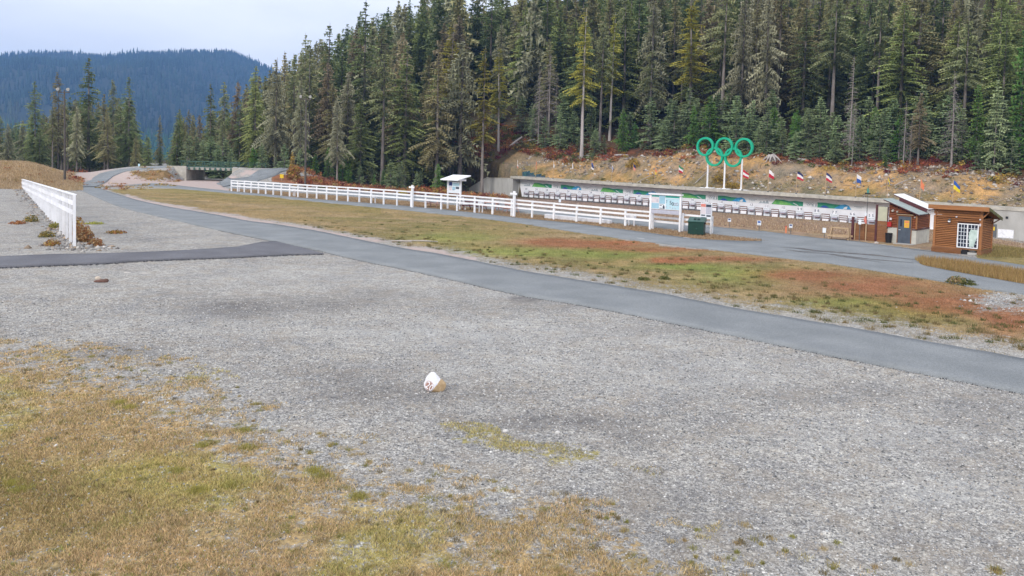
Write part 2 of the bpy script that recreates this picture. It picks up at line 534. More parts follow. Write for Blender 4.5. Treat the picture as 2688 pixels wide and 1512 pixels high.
CREST_L = [(252, 491.5), (273, 482), (285, 473), (295, 464), (316, 455), (334, 449), (360, 446), (395, 443), (441, 440)]

FIELD = [(275, 497)]+[(x, y) for x, y in FEN_L if x > 386]+[(2041, 677), (2179, 693), (2317, 715), (2455, 738), (2559, 757), (2700, 776), (3000, 833), (3600, 952), (4200, 1070), (4200, 1268)]+[(x, y) for x, y in reversed(MAIN_U) if x > 280]
FORE = [(-700, 880), (0, 884), (150, 893), (310, 905), (430, 935), (560, 968), (680, 1040), (790, 1096), (940, 1150), (1043, 1200), (1250, 1245), (1560, 1300), (1780, 1345), (2090, 1400), (2400, 1455), (2688, 1500), (3100, 1580), (3100, 1900), (-700, 1900)]
ISLE = [(1100, 1110), (1180, 1092), (1300, 1118), (1450, 1150), (1600, 1170), (1620, 1200), (1480, 1215), (1300, 1185), (1150, 1150)]
ISLGR = [(2400, 682), (2421, 679), (2524, 689), (2628, 705), (2700, 717), (2950, 755), (2950, 800), (2700, 750), (2593, 731), (2490, 712), (2421, 698)]
VERGE = [(x, y+0.5) for x, y in FIRE_L if 570 < x < 1900]+[(1996, 627), (2000, 632)]+[(x, y) for x, y in reversed(FEN_U) if x > 590]
BEHINDR = [(2560, 640), (2600, 640), (2688, 655), (2950, 690), (2950, 735), (2700, 700), (2610, 686), (2560, 678)]
RANGEF = [(1340, 512), (1500, 520), (1700, 530), (2000, 560), (2340, 585), (2700, 640), (2600, 660), (2420, 655), (2248, 634), (2145, 625.5), (2007, 608), (1871, 595.5), (1700, 576), (1500, 553), (1390, 542), (1320, 528)]
RUSTL = [(700, 455), (800, 462), (1000, 468), (1160, 475), (1300, 455), (1345, 440), (1345, 475), (1270, 490), (1215, 507), (1100, 502), (1000, 496), (900, 491), (800, 486), (720, 480)]
SLOPE1 = [(330, 452), (400, 447), (441, 446), (480, 470), (400, 472), (350, 470)]

def zones(x, y, z):
    """colour of what grows or lies there, and how much of it covers the gravel"""
    px, py, dep = proj(x, y, z)
    t, v = tvof(x, y)
    k = F/np.maximum(dep, 1)
    wx = (fbm(x, y, 1.4, 21)-0.5)*1.4*k+(fbm(x, y, 6, 22)-0.5)*1.5*k
    wy = ((fbm(x, y, 1.4, 23)-0.5)*1.4+(fbm(x, y, 6, 24)-0.5)*2.0)*k*H/np.maximum(dep, 1)*1.0
    qx, qy = px+wx, py+wy
    n = x.shape[0]
    C = np.tile(np.array([0.20, 0.155, 0.09]), (n, 1))
    g = np.zeros(n)
    def setc(mask, col, gg=None, amt=1.0):
        a = (mask*amt)[:, None] if not np.isscalar(mask) else mask
        C[:] = C*(1-a)+np.array(col)[None]*a
        if gg is not None:
            g[:] = g*(1-mask*amt)+gg*mask*amt
    n1, n2, n3 = fbm(x, y, 2.2, 31), fbm(x, y, 9, 32), fbm(x, y, 0.7, 33)
    far = (dep > 165) | (v > 9)
    # foreground turf, thin and dry, over the gravel
    m = inpoly(qx, qy, FORE).astype(float)
    depth_in = np.clip((py-np.interp(px, [p[0] for p in FORE[:17]], [p[1] for p in FORE[:17]]))/260, 0, 1)
    cov = 0.36+0.23*depth_in+0.5*(n2-0.5)-0.22*sst(1400, 2600, px)*(1-0.5*depth_in)
    setc(m, (0.37, 0.275, 0.155))
    g[:] = np.where(m > 0, np.clip(cov, 0.1, 0.9), g)
    setc(m*sst(0.5, 0.7, n1), (0.34, 0.31, 0.11), amt=0.7)
    setc(m*sst(0.5, 0.66, fbm(x, y, 3.4, 35)), (0.40, 0.285, 0.17), amt=0.7)
    setc(m*np.clip(blob(px, py, 60, 1330, 260, 90)+blob(px, py, 0, 1250, 160, 60)*0.7, 0, 1), (0.24, 0.18, 0.08), amt=0.75)
    g[:] += m*blob(px, py, 100, 1150, 500, 300)*0.2
    mi = inpoly(qx, qy, ISLE).astype(float)
    setc(mi, (0.33, 0.29, 0.13), 0.5)
    # streaks of moss on the gravel
    for cx, cy, rx, ry, w in ((100, 935, 330, 50, .5), (380, 925, 120, 25, .35), (520, 790, 90, 25, .22), (1120, 1000, 150, 30, .25), (1600, 1240, 300, 60, .3), (700, 880, 200, 25, .18), (2100, 1330, 300, 50, .3), (2500, 1380, 200, 50, .3)):
        b = blob(px, py, cx, cy, rx, ry)
        g[:] = np.maximum(g, b*w+(n1-0.5)*0.3*b)
        setc(b*(1-m), (0.27, 0.24, 0.11), amt=0.8)
    # the field between the paths
    m = inpoly(qx, qy, FIELD).astype(float)
    setc(m, (0.34, 0.25, 0.13), 0.78)
    setc(m*sst(0.5, 0.75, fbm(x*0.5, y, 4.5, 37)), (0.22, 0.21, 0.09), amt=0.55)
    setc(m*sst(0.4, 0.7, n1), (0.25, 0.20, 0.105), amt=0.8)
    setc(m*sst(0.45, 0.7, fbm(x*0.35, y, 1.7, 36)), (0.38, 0.28, 0.18), amt=0.6)
    near_fence = np.clip(1-(py-np.interp(px, [p[0] for p in FEN_L], [p[1] for p in FEN_L]))/26, 0, 1)
    setc(m*near_fence*(px < 1000), (0.24, 0.2, 0.065), amt=0.7)
    greens = blob(px, py, 1330, 662, 150, 12)+blob(px, py, 1600, 665, 160, 14)+blob(px, py, 1950, 722, 130, 17)+blob(px, py, 2240, 790, 120, 14)+blob(px, py, 2420, 815, 130, 16)+0.7*blob(px, py, 1200, 625, 120, 16)+blob(px, py, 1800, 700, 120, 8)
    setc(m*np.clip(greens*1.3*(0.45+n1), 0, 1), (0.24, 0.285, 0.08), amt=0.8)
    olive = blob(px, py, 1150, 590, 260, 26)+blob(px, py, 1700, 690, 500, 40)+blob(px, py, 2300, 810, 400, 60)
    setc(m*np.clip(olive, 0, 1)*sst(0.35, 0.6, n3), (0.175, 0.17, 0.06), amt=0.6)
    reds = 1.2*blob(px, py, 1560, 642, 170, 9)+blob(px, py, 1750, 655, 160, 9)+1.1*blob(px, py, 1760, 685, 50, 7)+blob(px, py, 2100, 722, 130, 16)+1.2*blob(px, py, 2280, 755, 190, 26)+blob(px, py, 2480, 800, 150, 30)+blob(px, py, 2640, 840, 80, 45)+blob(px, py, 1440, 632, 90, 7)+0.9*blob(px, py, 1900, 680, 150, 9)
    setc(m*np.clip(reds*1.25*(0.35+1.3*n1)-0.08, 0, 1), (0.30, 0.13, 0.075), amt=0.85)
    setc(m*np.clip(1.3*blob(px, py, 1740, 683, 60, 7)+blob(px, py, 1650, 636, 200, 6), 0, 1)*sst(0.3, 0.6, n3), (0.38, 0.16, 0.08), amt=0.7)
    dm = py-np.interp(px, [p[0] for p in MAIN_U], [p[1] for p in MAIN_U])
    edge = np.clip(1+dm/np.interp(px, [300, 900, 1500, 2688], [8, 22, 42, 70]), 0, 1)
    g[:] = np.where(m > 0, np.clip(g-edge*(0.46+0.5*(n1-0.5)), 0, 1), g)
    setc(m*edge*(px > 1000), (0.22, 0.185, 0.09), amt=0.5)
    stony = m*np.clip(blob(px, py, 2640, 790, 90, 28), 0, 1)
    g[:] = g*(1-0.6*stony)
    # verges, island of tall grass, ground beyond the huts
    m = inpoly(px+wx*0.2, py+wy*0.2, VERGE).astype(float)
    setc(m, (0.29, 0.2, 0.12), 0.72)
    m = inpoly(px+wx*0.15, py+wy*0.15, ISLGR).astype(float)
    setc(m, (0.3, 0.2, 0.09), 0.9)
    m = inpoly(px, py, BEHINDR).astype(float)
    setc(m, (0.25, 0.2, 0.09), 0.9)
    # range floor
    m = (inpoly(px+wx*0.2, py+wy*0.2, RANGEF) & (v < 0.8)).astype(float)
    setc(m, (0.31, 0.22, 0.19), 0.85)
    setc(m*sst(1700, 1950, px), (0.36, 0.26, 0.17), amt=0.9)
    setc(m*sst(0.45, 0.6, n1), (0.22, 0.155, 0.13), amt=0.5)
    # bank behind the wall: ochre earth, grey stones
    m = ((v > 0.9) & (t > -25)).astype(float)
    setc(m, (0.29, 0.215, 0.145), 1.0)
    och = sst(0.42, 0.62, fbm(t, z*1.6, 7, 41))
    setc(m*och, (0.46, 0.275, 0.12), amt=0.9)
    setc(m*sst(0.5, 0.65, fbm(t, z*3, 4, 43))*(1-sst(78, 95, t)), (0.22, 0.19, 0.165), amt=0.7)
    setc(m*(v < 4.5)*sst(0.35, 0.6, n1), (0.16, 0.15, 0.06), amt=0.5)
    setc(m*sst(9, 12, v), (0.12, 0.07, 0.045), amt=1.0)
    setc(m*sst(8.5, 11, v)*(1-sst(13, 17, v))*sst(0.5, 0.62, n1), (0.2, 0.07, 0.04), amt=0.8)
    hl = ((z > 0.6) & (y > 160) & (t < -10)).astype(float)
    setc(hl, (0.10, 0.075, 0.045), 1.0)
    # left: mound, forest floor
    mn = (sst(-0.518, -0.54, x/np.maximum(y, 1))*sst(105, 112, y))*(y < 240)
    setc(mn, (0.38, 0.28, 0.165), 0.9)
    setc(mn*sst(0.45, 0.65, n1), (0.36, 0.27, 0.17), amt=0.8)
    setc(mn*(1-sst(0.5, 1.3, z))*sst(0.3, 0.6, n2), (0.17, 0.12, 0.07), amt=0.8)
    setc(mn*blob(px, py, 190, 425, 45, 9), (0.45, 0.2, 0.15), amt=0.9)
    m = inpoly(px, py, RUSTL).astype(float)*(v < 0.9)
    setc(m, (0.26, 0.12, 0.07), 0.9)
    m = inpoly(px, py, SLOPE1).astype(float)
    setc(m, (0.26, 0.17, 0.09), 0.8)
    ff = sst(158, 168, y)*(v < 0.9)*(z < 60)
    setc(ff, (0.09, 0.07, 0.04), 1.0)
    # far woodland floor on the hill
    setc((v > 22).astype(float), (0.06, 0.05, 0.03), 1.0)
    # pale, pinkish gravel on shoulders
    pale = np.zeros(n)
    pale += inpoly(px, py, [(230, 470), (300, 447), (345, 452), (380, 470), (470, 474), (620, 462), (680, 458), (720, 446), (640, 447), (620, 470), (580, 480), (600, 500), (500, 490), (400, 480), (300, 487), (270, 490)])*0.9
    pale += inpoly(px, py, [(150, 478), (205, 455), (260, 444), (300, 444), (262, 455), (240, 470), (225, 480), (190, 490), (150, 488)])*0.7
    dU = dm
    dW = dU+(fbm(x, y, 2.2, 51)-0.5)*14+(fbm(x, y, 0.7, 52)-0.5)*8
    pale += np.exp(-((dW+4)/4.5)**2)*((px > 330) & (px < 1250))*0.95*sst(0.25, 0.5, fbm(x, y, 5, 53))
    pale = np.clip(pale, 0, 1)*(y < 153)
    g[:] = g*(1-0.8*pale)
    # darker, damp gravel
    damp = np.zeros(n)
    for cx, cy, rx, ry, w in ((600, 815, 130, 22, .7), (830, 800, 160, 20, .35), (1380, 785, 35, 7, 1.0), (1480, 1105, 230, 20, .6), (1750, 870, 200, 18, .3), (1000, 770, 120, 12, .3), (330, 930, 150, 30, .4), (2150, 1035, 240, 30, .3), (1130, 1040, 260, 25, .35), (2560, 1090, 120, 50, .35), (1350, 800, 240, 18, .25), (950, 1010, 260, 60, .22), (1700, 1370, 400, 90, .25), (1650, 1150, 100, 25, .4)):
        damp += blob(px, py, cx, cy, rx, ry)*w
    damp = np.clip(1.8*damp*(0.35+1.3*n1), 0, 1)
    global LITE
    LITE = np.zeros(n)
    for cx, cy, rx, ry, w in ((1500, 880, 420, 45, .7), (1850, 985, 300, 50, .8), (850, 725, 420, 26, .5), (2350, 1130, 300, 60, .7), (1050, 870, 300, 40, .6), (450, 845, 260, 26, .6), (1300, 960, 260, 30, .5), (2500, 1290, 260, 60, .5), (1250, 770, 200, 16, .5)):
        LITE += blob(px, py, cx, cy, rx, ry)*w
    LITE = np.clip(LITE*(0.2+1.5*n1), 0, 1)
    g = np.clip(g, 0, 1)
    kx = np.maximum(np.abs(px-1344)-1450, 0)
    return C, g, pale, damp

# ------------------------------------------------------------------ ground sheet
def build_ground():
    m, n, l, b = newmat('ground')
    b.inputs['Roughness'].default_value = 0.95
    b.inputs['Specular IOR Level'].default_value = 0.12
    tcn = n.new('ShaderNodeTexCoord')
    P = tcn.outputs['Object']
    def noise(sc, det=4, rough=0.6):
        x = n.new('ShaderNodeTexNoise')
        x.inputs['Scale'].default_value = sc
        x.inputs['Detail'].default_value = det
        x.inputs['Roughness'].default_value = rough
        l.new(P, x.inputs['Vector'])
        return x.outputs['Fac']
    def vor(sc):
        x = n.new('ShaderNodeTexVoronoi')
        x.inputs['Scale'].default_value = sc
        x.inputs['Randomness'].default_value = 1
        l.new(P, x.inputs['Vector'])
        return x
    def ramp(fac, stops):
        r = n.new('ShaderNodeValToRGB')
        e = r.color_ramp.elements
        while len(e) < len(stops):
            e.new(0.5)
        for q, (p, c) in zip(e, stops):
            q.position = p
            q.color = (*c, 1)
        l.new(fac, r.inputs['Fac'])
        return r.outputs['Color']
    def mix(f, a, bb, mode='MIX'):
        x = n.new('ShaderNodeMix')
        x.data_type = 'RGBA'
        x.blend_type = mode
        for s, q in ((0, f), (6, a), (7, bb)):
            if isinstance(q, (int, float)):
                x.inputs[s].default_value = q
            elif isinstance(q, tuple):
                x.inputs[s].default_value = (*q, 1)
            else:
                l.new(q, x.inputs[s])
        return x.outputs[2]
    def math_(op, a, bb=None, c=None):
        x = n.new('ShaderNodeMath')
        x.operation = op
        for i, q in enumerate((a, bb, c)):
            if q is None:
                continue
            if isinstance(q, (int, float)):
                x.inputs[i].default_value = q
            else:
                l.new(q, x.inputs[i])
        return x.outputs[0]
    def attr(nm):
        x = n.new('ShaderNodeAttribute')
        x.attribute_name = nm
        return x
    # gravel: two sizes of stones, each its own grey
    v1, v2, v3 = vor(22.0), vor(48.0), vor(8.0)
    sep1 = n.new('ShaderNodeSeparateColor')
    l.new(v1.outputs['Color'], sep1.inputs[0])
    sep2 = n.new('ShaderNodeSeparateColor')
    l.new(v2.outputs['Color'], sep2.inputs[0])
    sep3 = n.new('ShaderNodeSeparateColor')
    l.new(v3.outputs['Color'], sep3.inputs[0])
    stops = [(0.0, (0.105, 0.102, 0.102)), (0.3, (0.228, 0.222, 0.212)), (0.6, (0.36, 0.348, 0.326)), (0.85, (0.52, 0.505, 0.475)), (1.0, (0.80, 0.78, 0.73))]
    gc1, gc2 = ramp(sep1.outputs[0], stops), ramp(sep2.outputs[1], stops)
    gc3 = ramp(sep3.outputs[0], [(0, (0.78, 0.78, 0.8)), (0.5, (1, 1, 1)), (1, (1.2, 1.19, 1.17))])
    grav = mix(0.5, gc1, gc2)
    grav = mix(0.8, grav, gc3, 'MULTIPLY')
    big = ramp(noise(0.35, 6, 0.65), [(0.3, (0.78, 0.79, 0.82)), (0.5, (1, 1, 1)), (0.72, (1.2, 1.19, 1.17))])
    grav = mix(1.0, grav, big, 'MULTIPLY')
    mid = ramp(noise(2.6, 5, 0.7), [(0.3, (0.8, 0.8, 0.82)), (0.7, (1.16, 1.15, 1.13))])
    grav = mix(1.0, grav, mid, 'MULTIPLY')
    grav = mix(ramp(noise(1.1, 6, 0.7), [(0.46, (0, 0, 0)), (0.7, (0.6, 0.6, 0.6))]), grav, (0.33, 0.275, 0.21))
    palec = mix(noise(3.0, 5), (0.56, 0.44, 0.40), (0.42, 0.34, 0.31))
    grav = mix(attr('pale').outputs['Fac'], grav, palec)
    brk = ramp(noise(2.1, 6, 0.75), [(0.32, (0.3, 0.3, 0.3)), (0.6, (1, 1, 1))])
    brk2 = ramp(noise(0.9, 6, 0.7), [(0.35, (0.1, 0.1, 0.1)), (0.65, (1, 1, 1))])
    grav = mix(math_('MULTIPLY', math_('MULTIPLY', attr('damp').outputs['Fac'], 0.85), brk), grav, (0.125, 0.118, 0.118))
    grav = mix(math_('MULTIPLY', math_('MULTIPLY', attr('lite').outputs['Fac'], 0.65), brk2), grav, (0.50, 0.50, 0.49))
    # growth
    col = attr('Col').outputs['Color']
    d1 = ramp(noise(9, 6, 0.75), [(0.32, (0.38, 0.38, 0.4)), (0.5, (1, 1, 1)), (0.68, (1.55, 1.5, 1.4))])
    gr = mix(1.0, col, d1, 'MULTIPLY')
    d2 = ramp(noise(1.6, 5, 0.65), [(0.3, (0.66, 0.7, 0.68)), (0.7, (1.32, 1.28, 1.22))])
    gr = mix(1.0, gr, d2, 'MULTIPLY')
    d3 = ramp(noise(0.45, 5, 0.6), [(0.35, (0.8, 0.84, 0.78)), (0.65, (1.18, 1.14, 1.12))])
    gr = mix(1.0, gr, d3, 'MULTIPLY')
    gv = attr('g').outputs['Fac']
    nn = math_('ADD', math_('MULTIPLY', noise(5.5, 7, 0.72), 0.65), math_('MULTIPLY', noise(1.3, 5, 0.6), 0.35))
    # g=0 -> none, g=1 -> all
    thr = math_('SUBTRACT', 0.78, math_('MULTIPLY', gv, 0.56))
    f = math_('MULTIPLY', math_('SUBTRACT', nn, thr), 14.0)
    f = math_('MINIMUM', math_('MAXIMUM', f, 0.0), 1.0)
    l.new(mix(f, grav, gr), b.inputs['Base Color'])
    bp = n.new('ShaderNodeBump')
    bp.inputs['Strength'].default_value = 0.55
    bp.inputs['Distance'].default_value = 0.03
    hgt = math_('ADD', math_('ADD', math_('MULTIPLY', v1.outputs['Distance'], -0.6), math_('MULTIPLY', sep1.outputs[1], 0.3)), math_('MULTIPLY', noise(14, 4, 0.7), 0.5))
    l.new(hgt, bp.inputs['Height'])
    l.new(bp.outputs['Normal'], b.inputs['Normal'])

    ys = [5.0]
    while ys[-1] < 420:
        q = ys[-1]
        ys.append(q*(1.0115 if q < 100 else 1.006 if q < 200 else 1.02))
    ys = np.array(ys)
    xs = np.concatenate([np.linspace(-1.6, -0.78, 30), np.linspace(-0.77, 0.77, 330), np.linspace(0.78, 1.6, 30)])
    X = ys[:, None]*xs[None]
    Y = np.repeat(ys[:, None], len(xs), 1)
    x, y = X.ravel(), Y.ravel()
    # break the bank line crisply: vertices close to the wall line are left as they are
    z = T(x, y)
    # ground dives under the roof slab so that it never pokes through the wall
    C, g, pale, damp = zones(x, y, z)
    nr, nc = X.shape
    idx = np.arange(nr*nc).reshape(nr, nc)
    Fq = np.stack([idx[:-1, :-1], idx[:-1, 1:], idx[1:, 1:], idx[1:, :-1]], -1).reshape(-1, 4)
    # leave out the faces that would span the step of the target wall
    t, v = tvof(x, y)
    vf, tf = v[Fq], t[Fq]
    span = (vf.min(1) < 0.9) & (vf.max(1) > 0.9) & (tf.max(1) > -2) & (tf.min(1) < 150)
    Fq = Fq[~span]
    V = np.stack([x, y, z], -1)
    # near part behind the camera
    V2 = np.array([(-500, -300, 0), (500, -300, 0), (8, 5.0, 0), (-8, 5.0, 0)], float)
    V2 = np.array([(-300, -200, 0), (300, -200, 0), (300, 5.0*0+5.0, 0), (-300, 5.0, 0)], float)
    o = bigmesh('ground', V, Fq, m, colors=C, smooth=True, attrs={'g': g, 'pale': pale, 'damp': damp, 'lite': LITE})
    tag(o, 'gravel lot, dry turf field and earth bank', kind='structure')
    bm = MB()
    bm.add([(-300, -200, -0.01), (300, -200, -0.01), (300, 5.02, -0.01), (-300, 5.02, -0.01)], [(0, 1, 2, 3)])
    o2 = bm.build('gravel_ground', m)
    tag(o2, 'gravel lot under and behind the viewpoint', kind='structure')
    return m
GROUND_MAT = build_ground()

# closing strip of earth between range floor / hillside meshes and the wall is hidden by the wall itself
# ------------------------------------------------------------------ tarmac
def asphalt_mat(name, ca, cb, cc):
    m, n, l, b = newmat(name)
    b.inputs['Roughness'].default_value = 0.85
    b.inputs['Specular IOR Level'].default_value = 0.25
    t = n.new('ShaderNodeTexCoord')
    x = n.new('ShaderNodeTexNoise')
    x.inputs['Scale'].default_value = 0.5
    x.inputs['Detail'].default_value = 6
    l.new(t.outputs['Object'], x.inputs['Vector'])
    r = n.new('ShaderNodeValToRGB')
    r.color_ramp.elements[0].position = 0.35
    r.color_ramp.elements[1].position = 0.68
    r.color_ramp.elements[0].color = (*ca, 1)
    r.color_ramp.elements[1].color = (*cb, 1)
    l.new(x.outputs['Fac'], r.inputs['Fac'])
    w = n.new('ShaderNodeTexVoronoi')
    w.inputs['Scale'].default_value = 55
    l.new(t.outputs['Object'], w.inputs['Vector'])
    s = n.new('ShaderNodeSeparateColor')
    l.new(w.outputs['Color'], s.inputs[0])
    r2 = n.new('ShaderNodeValToRGB')
    r2.color_ramp.elements[0].color = (0.72, 0.72, 0.74, 1)
    r2.color_ramp.elements[1].color = (1.3, 1.3, 1.28, 1)
    l.new(s.outputs[0], r2.inputs['Fac'])
    mu = n.new('ShaderNodeMix')
    mu.data_type = 'RGBA'
    mu.blend_type = 'MULTIPLY'
    mu.inputs[0].default_value = 1
    l.new(r.outputs['Color'], mu.inputs[6])
    l.new(r2.outputs['Color'], mu.inputs[7])
    l.new(mu.outputs[2], b.inputs['Base Color'])
    bp = n.new('ShaderNodeBump')
    bp.inputs['Strength'].default_value = 0.25
    bp.inputs['Distance'].default_value = 0.01
    l.new(s.outputs[1], bp.inputs['Height'])
    l.new(bp.outputs['Normal'], b.inputs['Normal'])
    return m
M['asphalt'] = asphalt_mat('weathered_asphalt', (0.198, 0.212, 0.222), (0.25, 0.264, 0.274), None)
M['asphalt_new'] = asphalt_mat('darker_new_asphalt', (0.125, 0.125, 0.14), (0.165, 0.165, 0.182), None)
M['asphalt_edge'] = mat('black_tar_edge', (0.035, 0.035, 0.042), (0.06, 0.06, 0.066), scale=8, rough=0.9)

def resamp(pts, n):
    P = np.array([TG(a, b) for a, b in pts])[:, :2]
    s = np.concatenate([[0], np.cumsum(np.linalg.norm(np.diff(P, axis=0), axis=1))])
    q = np.linspace(0, s[-1], n)
    return np.stack([np.interp(q, s, P[:, 0]), np.interp(q, s, P[:, 1])], -1)
def smooth(P, k):
    for _ in range(k):
        Q = P.copy()
        Q[1:-1] = (P[:-2]+2*P[1:-1]+P[2:])/4
        P = Q
    return P
def strip(name, label, U, L, n, off, matl, nc=8, sm=10, jag=0.05, skirt=0.12, edge_h=0.0):
    A, B = smooth(resamp(U, n), sm), smooth(resamp(L, n), sm)
    cr = (A-B)/np.maximum(np.linalg.norm(A-B, axis=1, keepdims=True), 1e-6)
    A = A+cr*(rng.random((n, 1))-0.5)*jag*2
    B = B+cr*(rng.random((n, 1))-0.5)*jag*2
    f = np.linspace(0, 1, nc)
    P = A[:, None]*(1-f)[None, :, None]+B[:, None]*f[None, :, None]
    z = T(P[..., 0].ravel(), P[..., 1].ravel()).reshape(n, nc)+off
    V = np.concatenate([P, z[..., None]], -1)
    # skirts
    S0, S1 = V[:, :1].copy(), V[:, -1:].copy()
    S0[..., 2] -= skirt
    S1[..., 2] -= skirt
    V = np.concatenate([S0, V, S1], 1)
    nc2 = nc+2
    idx = np.arange(n*nc2).reshape(n, nc2)
    Fq = np.stack([idx[:-1, :-1], idx[1:, :-1], idx[1:, 1:], idx[:-1, 1:]], -1).reshape(-1, 4)
    o = bigmesh(name, V.reshape(-1, 3), Fq, matl)
    tag(o, label, kind='structure')
    return B
mainB = strip('asphalt_path', 'grey asphalt path sweeping from the causeway to the near right', MAIN_U, MAIN_L, 420, 0.05, M['asphalt'], sm=14)
sideB = strip('asphalt_side_road', 'darker newer asphalt strip joining the path from the left', SIDE_U, SIDE_L, 160, 0.075, M['asphalt_new'], sm=3, jag=0.04, skirt=0.15)
strip('asphalt_fence_path', 'narrow grey asphalt path along the white rail fence', FEN_U, FEN_L, 300, 0.042, M['asphalt'], nc=5, sm=6)
strip('asphalt_firing_line', 'grey asphalt strip behind the white rail fence', FIRE_U, FIRE_L, 260, 0.038, M['asphalt'], nc=6, sm=6)
strip('asphalt_yard', 'open asphalt between the fence end and the huts', YARD_U, YARD_L, 120, 0.046, M['asphalt'], nc=20, sm=2)
strip('asphalt_upper_branch', 'asphalt branch passing in front of the huts', TOP_U, TOP_L, 90, 0.054, M['asphalt'], nc=8, sm=2)
strip('asphalt_lower_branch', 'asphalt branch below the island of tall grass', LOW_U, LOW_L, 90, 0.058, M['asphalt'], nc=8, sm=2)
strip('asphalt_loop', 'asphalt path looping down from the causeway on the right', LOOP_U, LOOP_L, 160, 0.14, M['asphalt'], nc=16, sm=8, skirt=0.25)
strip('asphalt_crest_path', 'asphalt path climbing to the causeway on the left', CREST_U, CREST_L, 160, 0.12, M['asphalt'], nc=14, sm=8, skirt=0.25)
# crumbled tar edges, real lumps of tar along the near side
def edge_lumps(name, label, B, w, dens, h):
    V, Fc = [], []
    d = np.linalg.norm(np.diff(B, axis=0), axis=1)
    for i in range(len(B)-1):
        for _ in range(int(d[i]*dens)+1):
            if rng.random() < 0.05:
                continue
            f = rng.random()
            p = B[i]*(1-f)+B[i+1]*f
            dist = np.hypot(*p)
            if dist > 60:
                continue
            tdir = (B[i+1]-B[i])/max(d[i], 1e-6)
            nn = np.array([tdir[1], -tdir[0]])
            if nn@(-p) < 0:
                nn = -nn
            p = p+nn*rng.random()**1.5*w
            s = 0.012+0.03*rng.random()**2
            z = T1(*p)
            n0 = len(V)
            a0 = rng.random()*6.28
            for k in range(4):
                a = a0+k*1.57
                V.append((p[0]+math.cos(a)*s*(.7+.6*rng.random()), p[1]+math.sin(a)*s*(.7+.6*rng.random()), z-0.01))
            V.append((p[0], p[1], z+h*(.5+rng.random())))
            Fc += [(n0, n0+1, n0+4), (n0+1, n0+2, n0+4), (n0+2, n0+3, n0+4), (n0+3, n0, n0+4)]
    o = bigmesh(name, np.array(V), np.array(Fc), M['asphalt_edge'])
    tag(o, label, kind='stuff')
edge_lumps('crumbled_asphalt', 'crumbled black asphalt along the near edge of the path', mainB, 0.10, 30, 0.022)
edge_lumps('tar_crumbs', 'black tar spill along the near edge of the side road', sideB, 0.34, 60, 0.05)
# wet seams on the yard
def crack(pts, wid, name, label):
    P = np.array([TG(a, b) for a, b in pts])
    V, Fc = [], []
    n = 60
    s = np.linspace(0, len(P)-1, n)
    Q = np.stack([np.interp(s, np.arange(len(P)), P[:, k]) for k in range(2)], -1)
    for i in range(n):
        d = Q[min(i+1, n-1)]-Q[max(i-1, 0)]
        d = d/max(np.linalg.norm(d), 1e-6)
        nn = np.array([-d[1], d[0]])
        w = wid*(0.15+0.85*math.sin(math.pi*i/(n-1)))*(0.4+1.2*rng.random())
        for sg in (-1, 1):
            q = Q[i]+nn*sg*w/2
            V.append((q[0], q[1], T1(*q)+0.0505+0.004))
    for i in range(n-1):
        Fc.append((2*i, 2*i+1, 2*i+3, 2*i+2))
    o = bigmesh(name, np.array(V), np.array(Fc), M['damp_mark'])
    tag(o, label, kind='structure')
M['damp_mark'] = mat('damp_asphalt', (0.085, 0.08, 0.085), (0.13, 0.12, 0.12), scale=1.5, rough=0.35, spec=0.5)
crack([(2050, 652), (2090, 653), (2150, 661), (2220, 666), (2300, 672), (2400, 684)], 0.7, 'damp_seam', 'dark damp seam across the asphalt in front of the huts')
crack([(2100, 664), (2170, 668), (2250, 681), (2310, 690)], 0.35, 'damp_seam', 'thin damp streak below the main seam on the asphalt')
crack([(2180, 668), (2280, 682), (2350, 688), (2400, 692)], 0.3, 'damp_seam', 'damp streak ending at the island of tall grass')
crack([(2060, 657), (2100, 662), (2160, 664)], 0.4, 'damp_seam', 'short damp streak on the left of the yard')
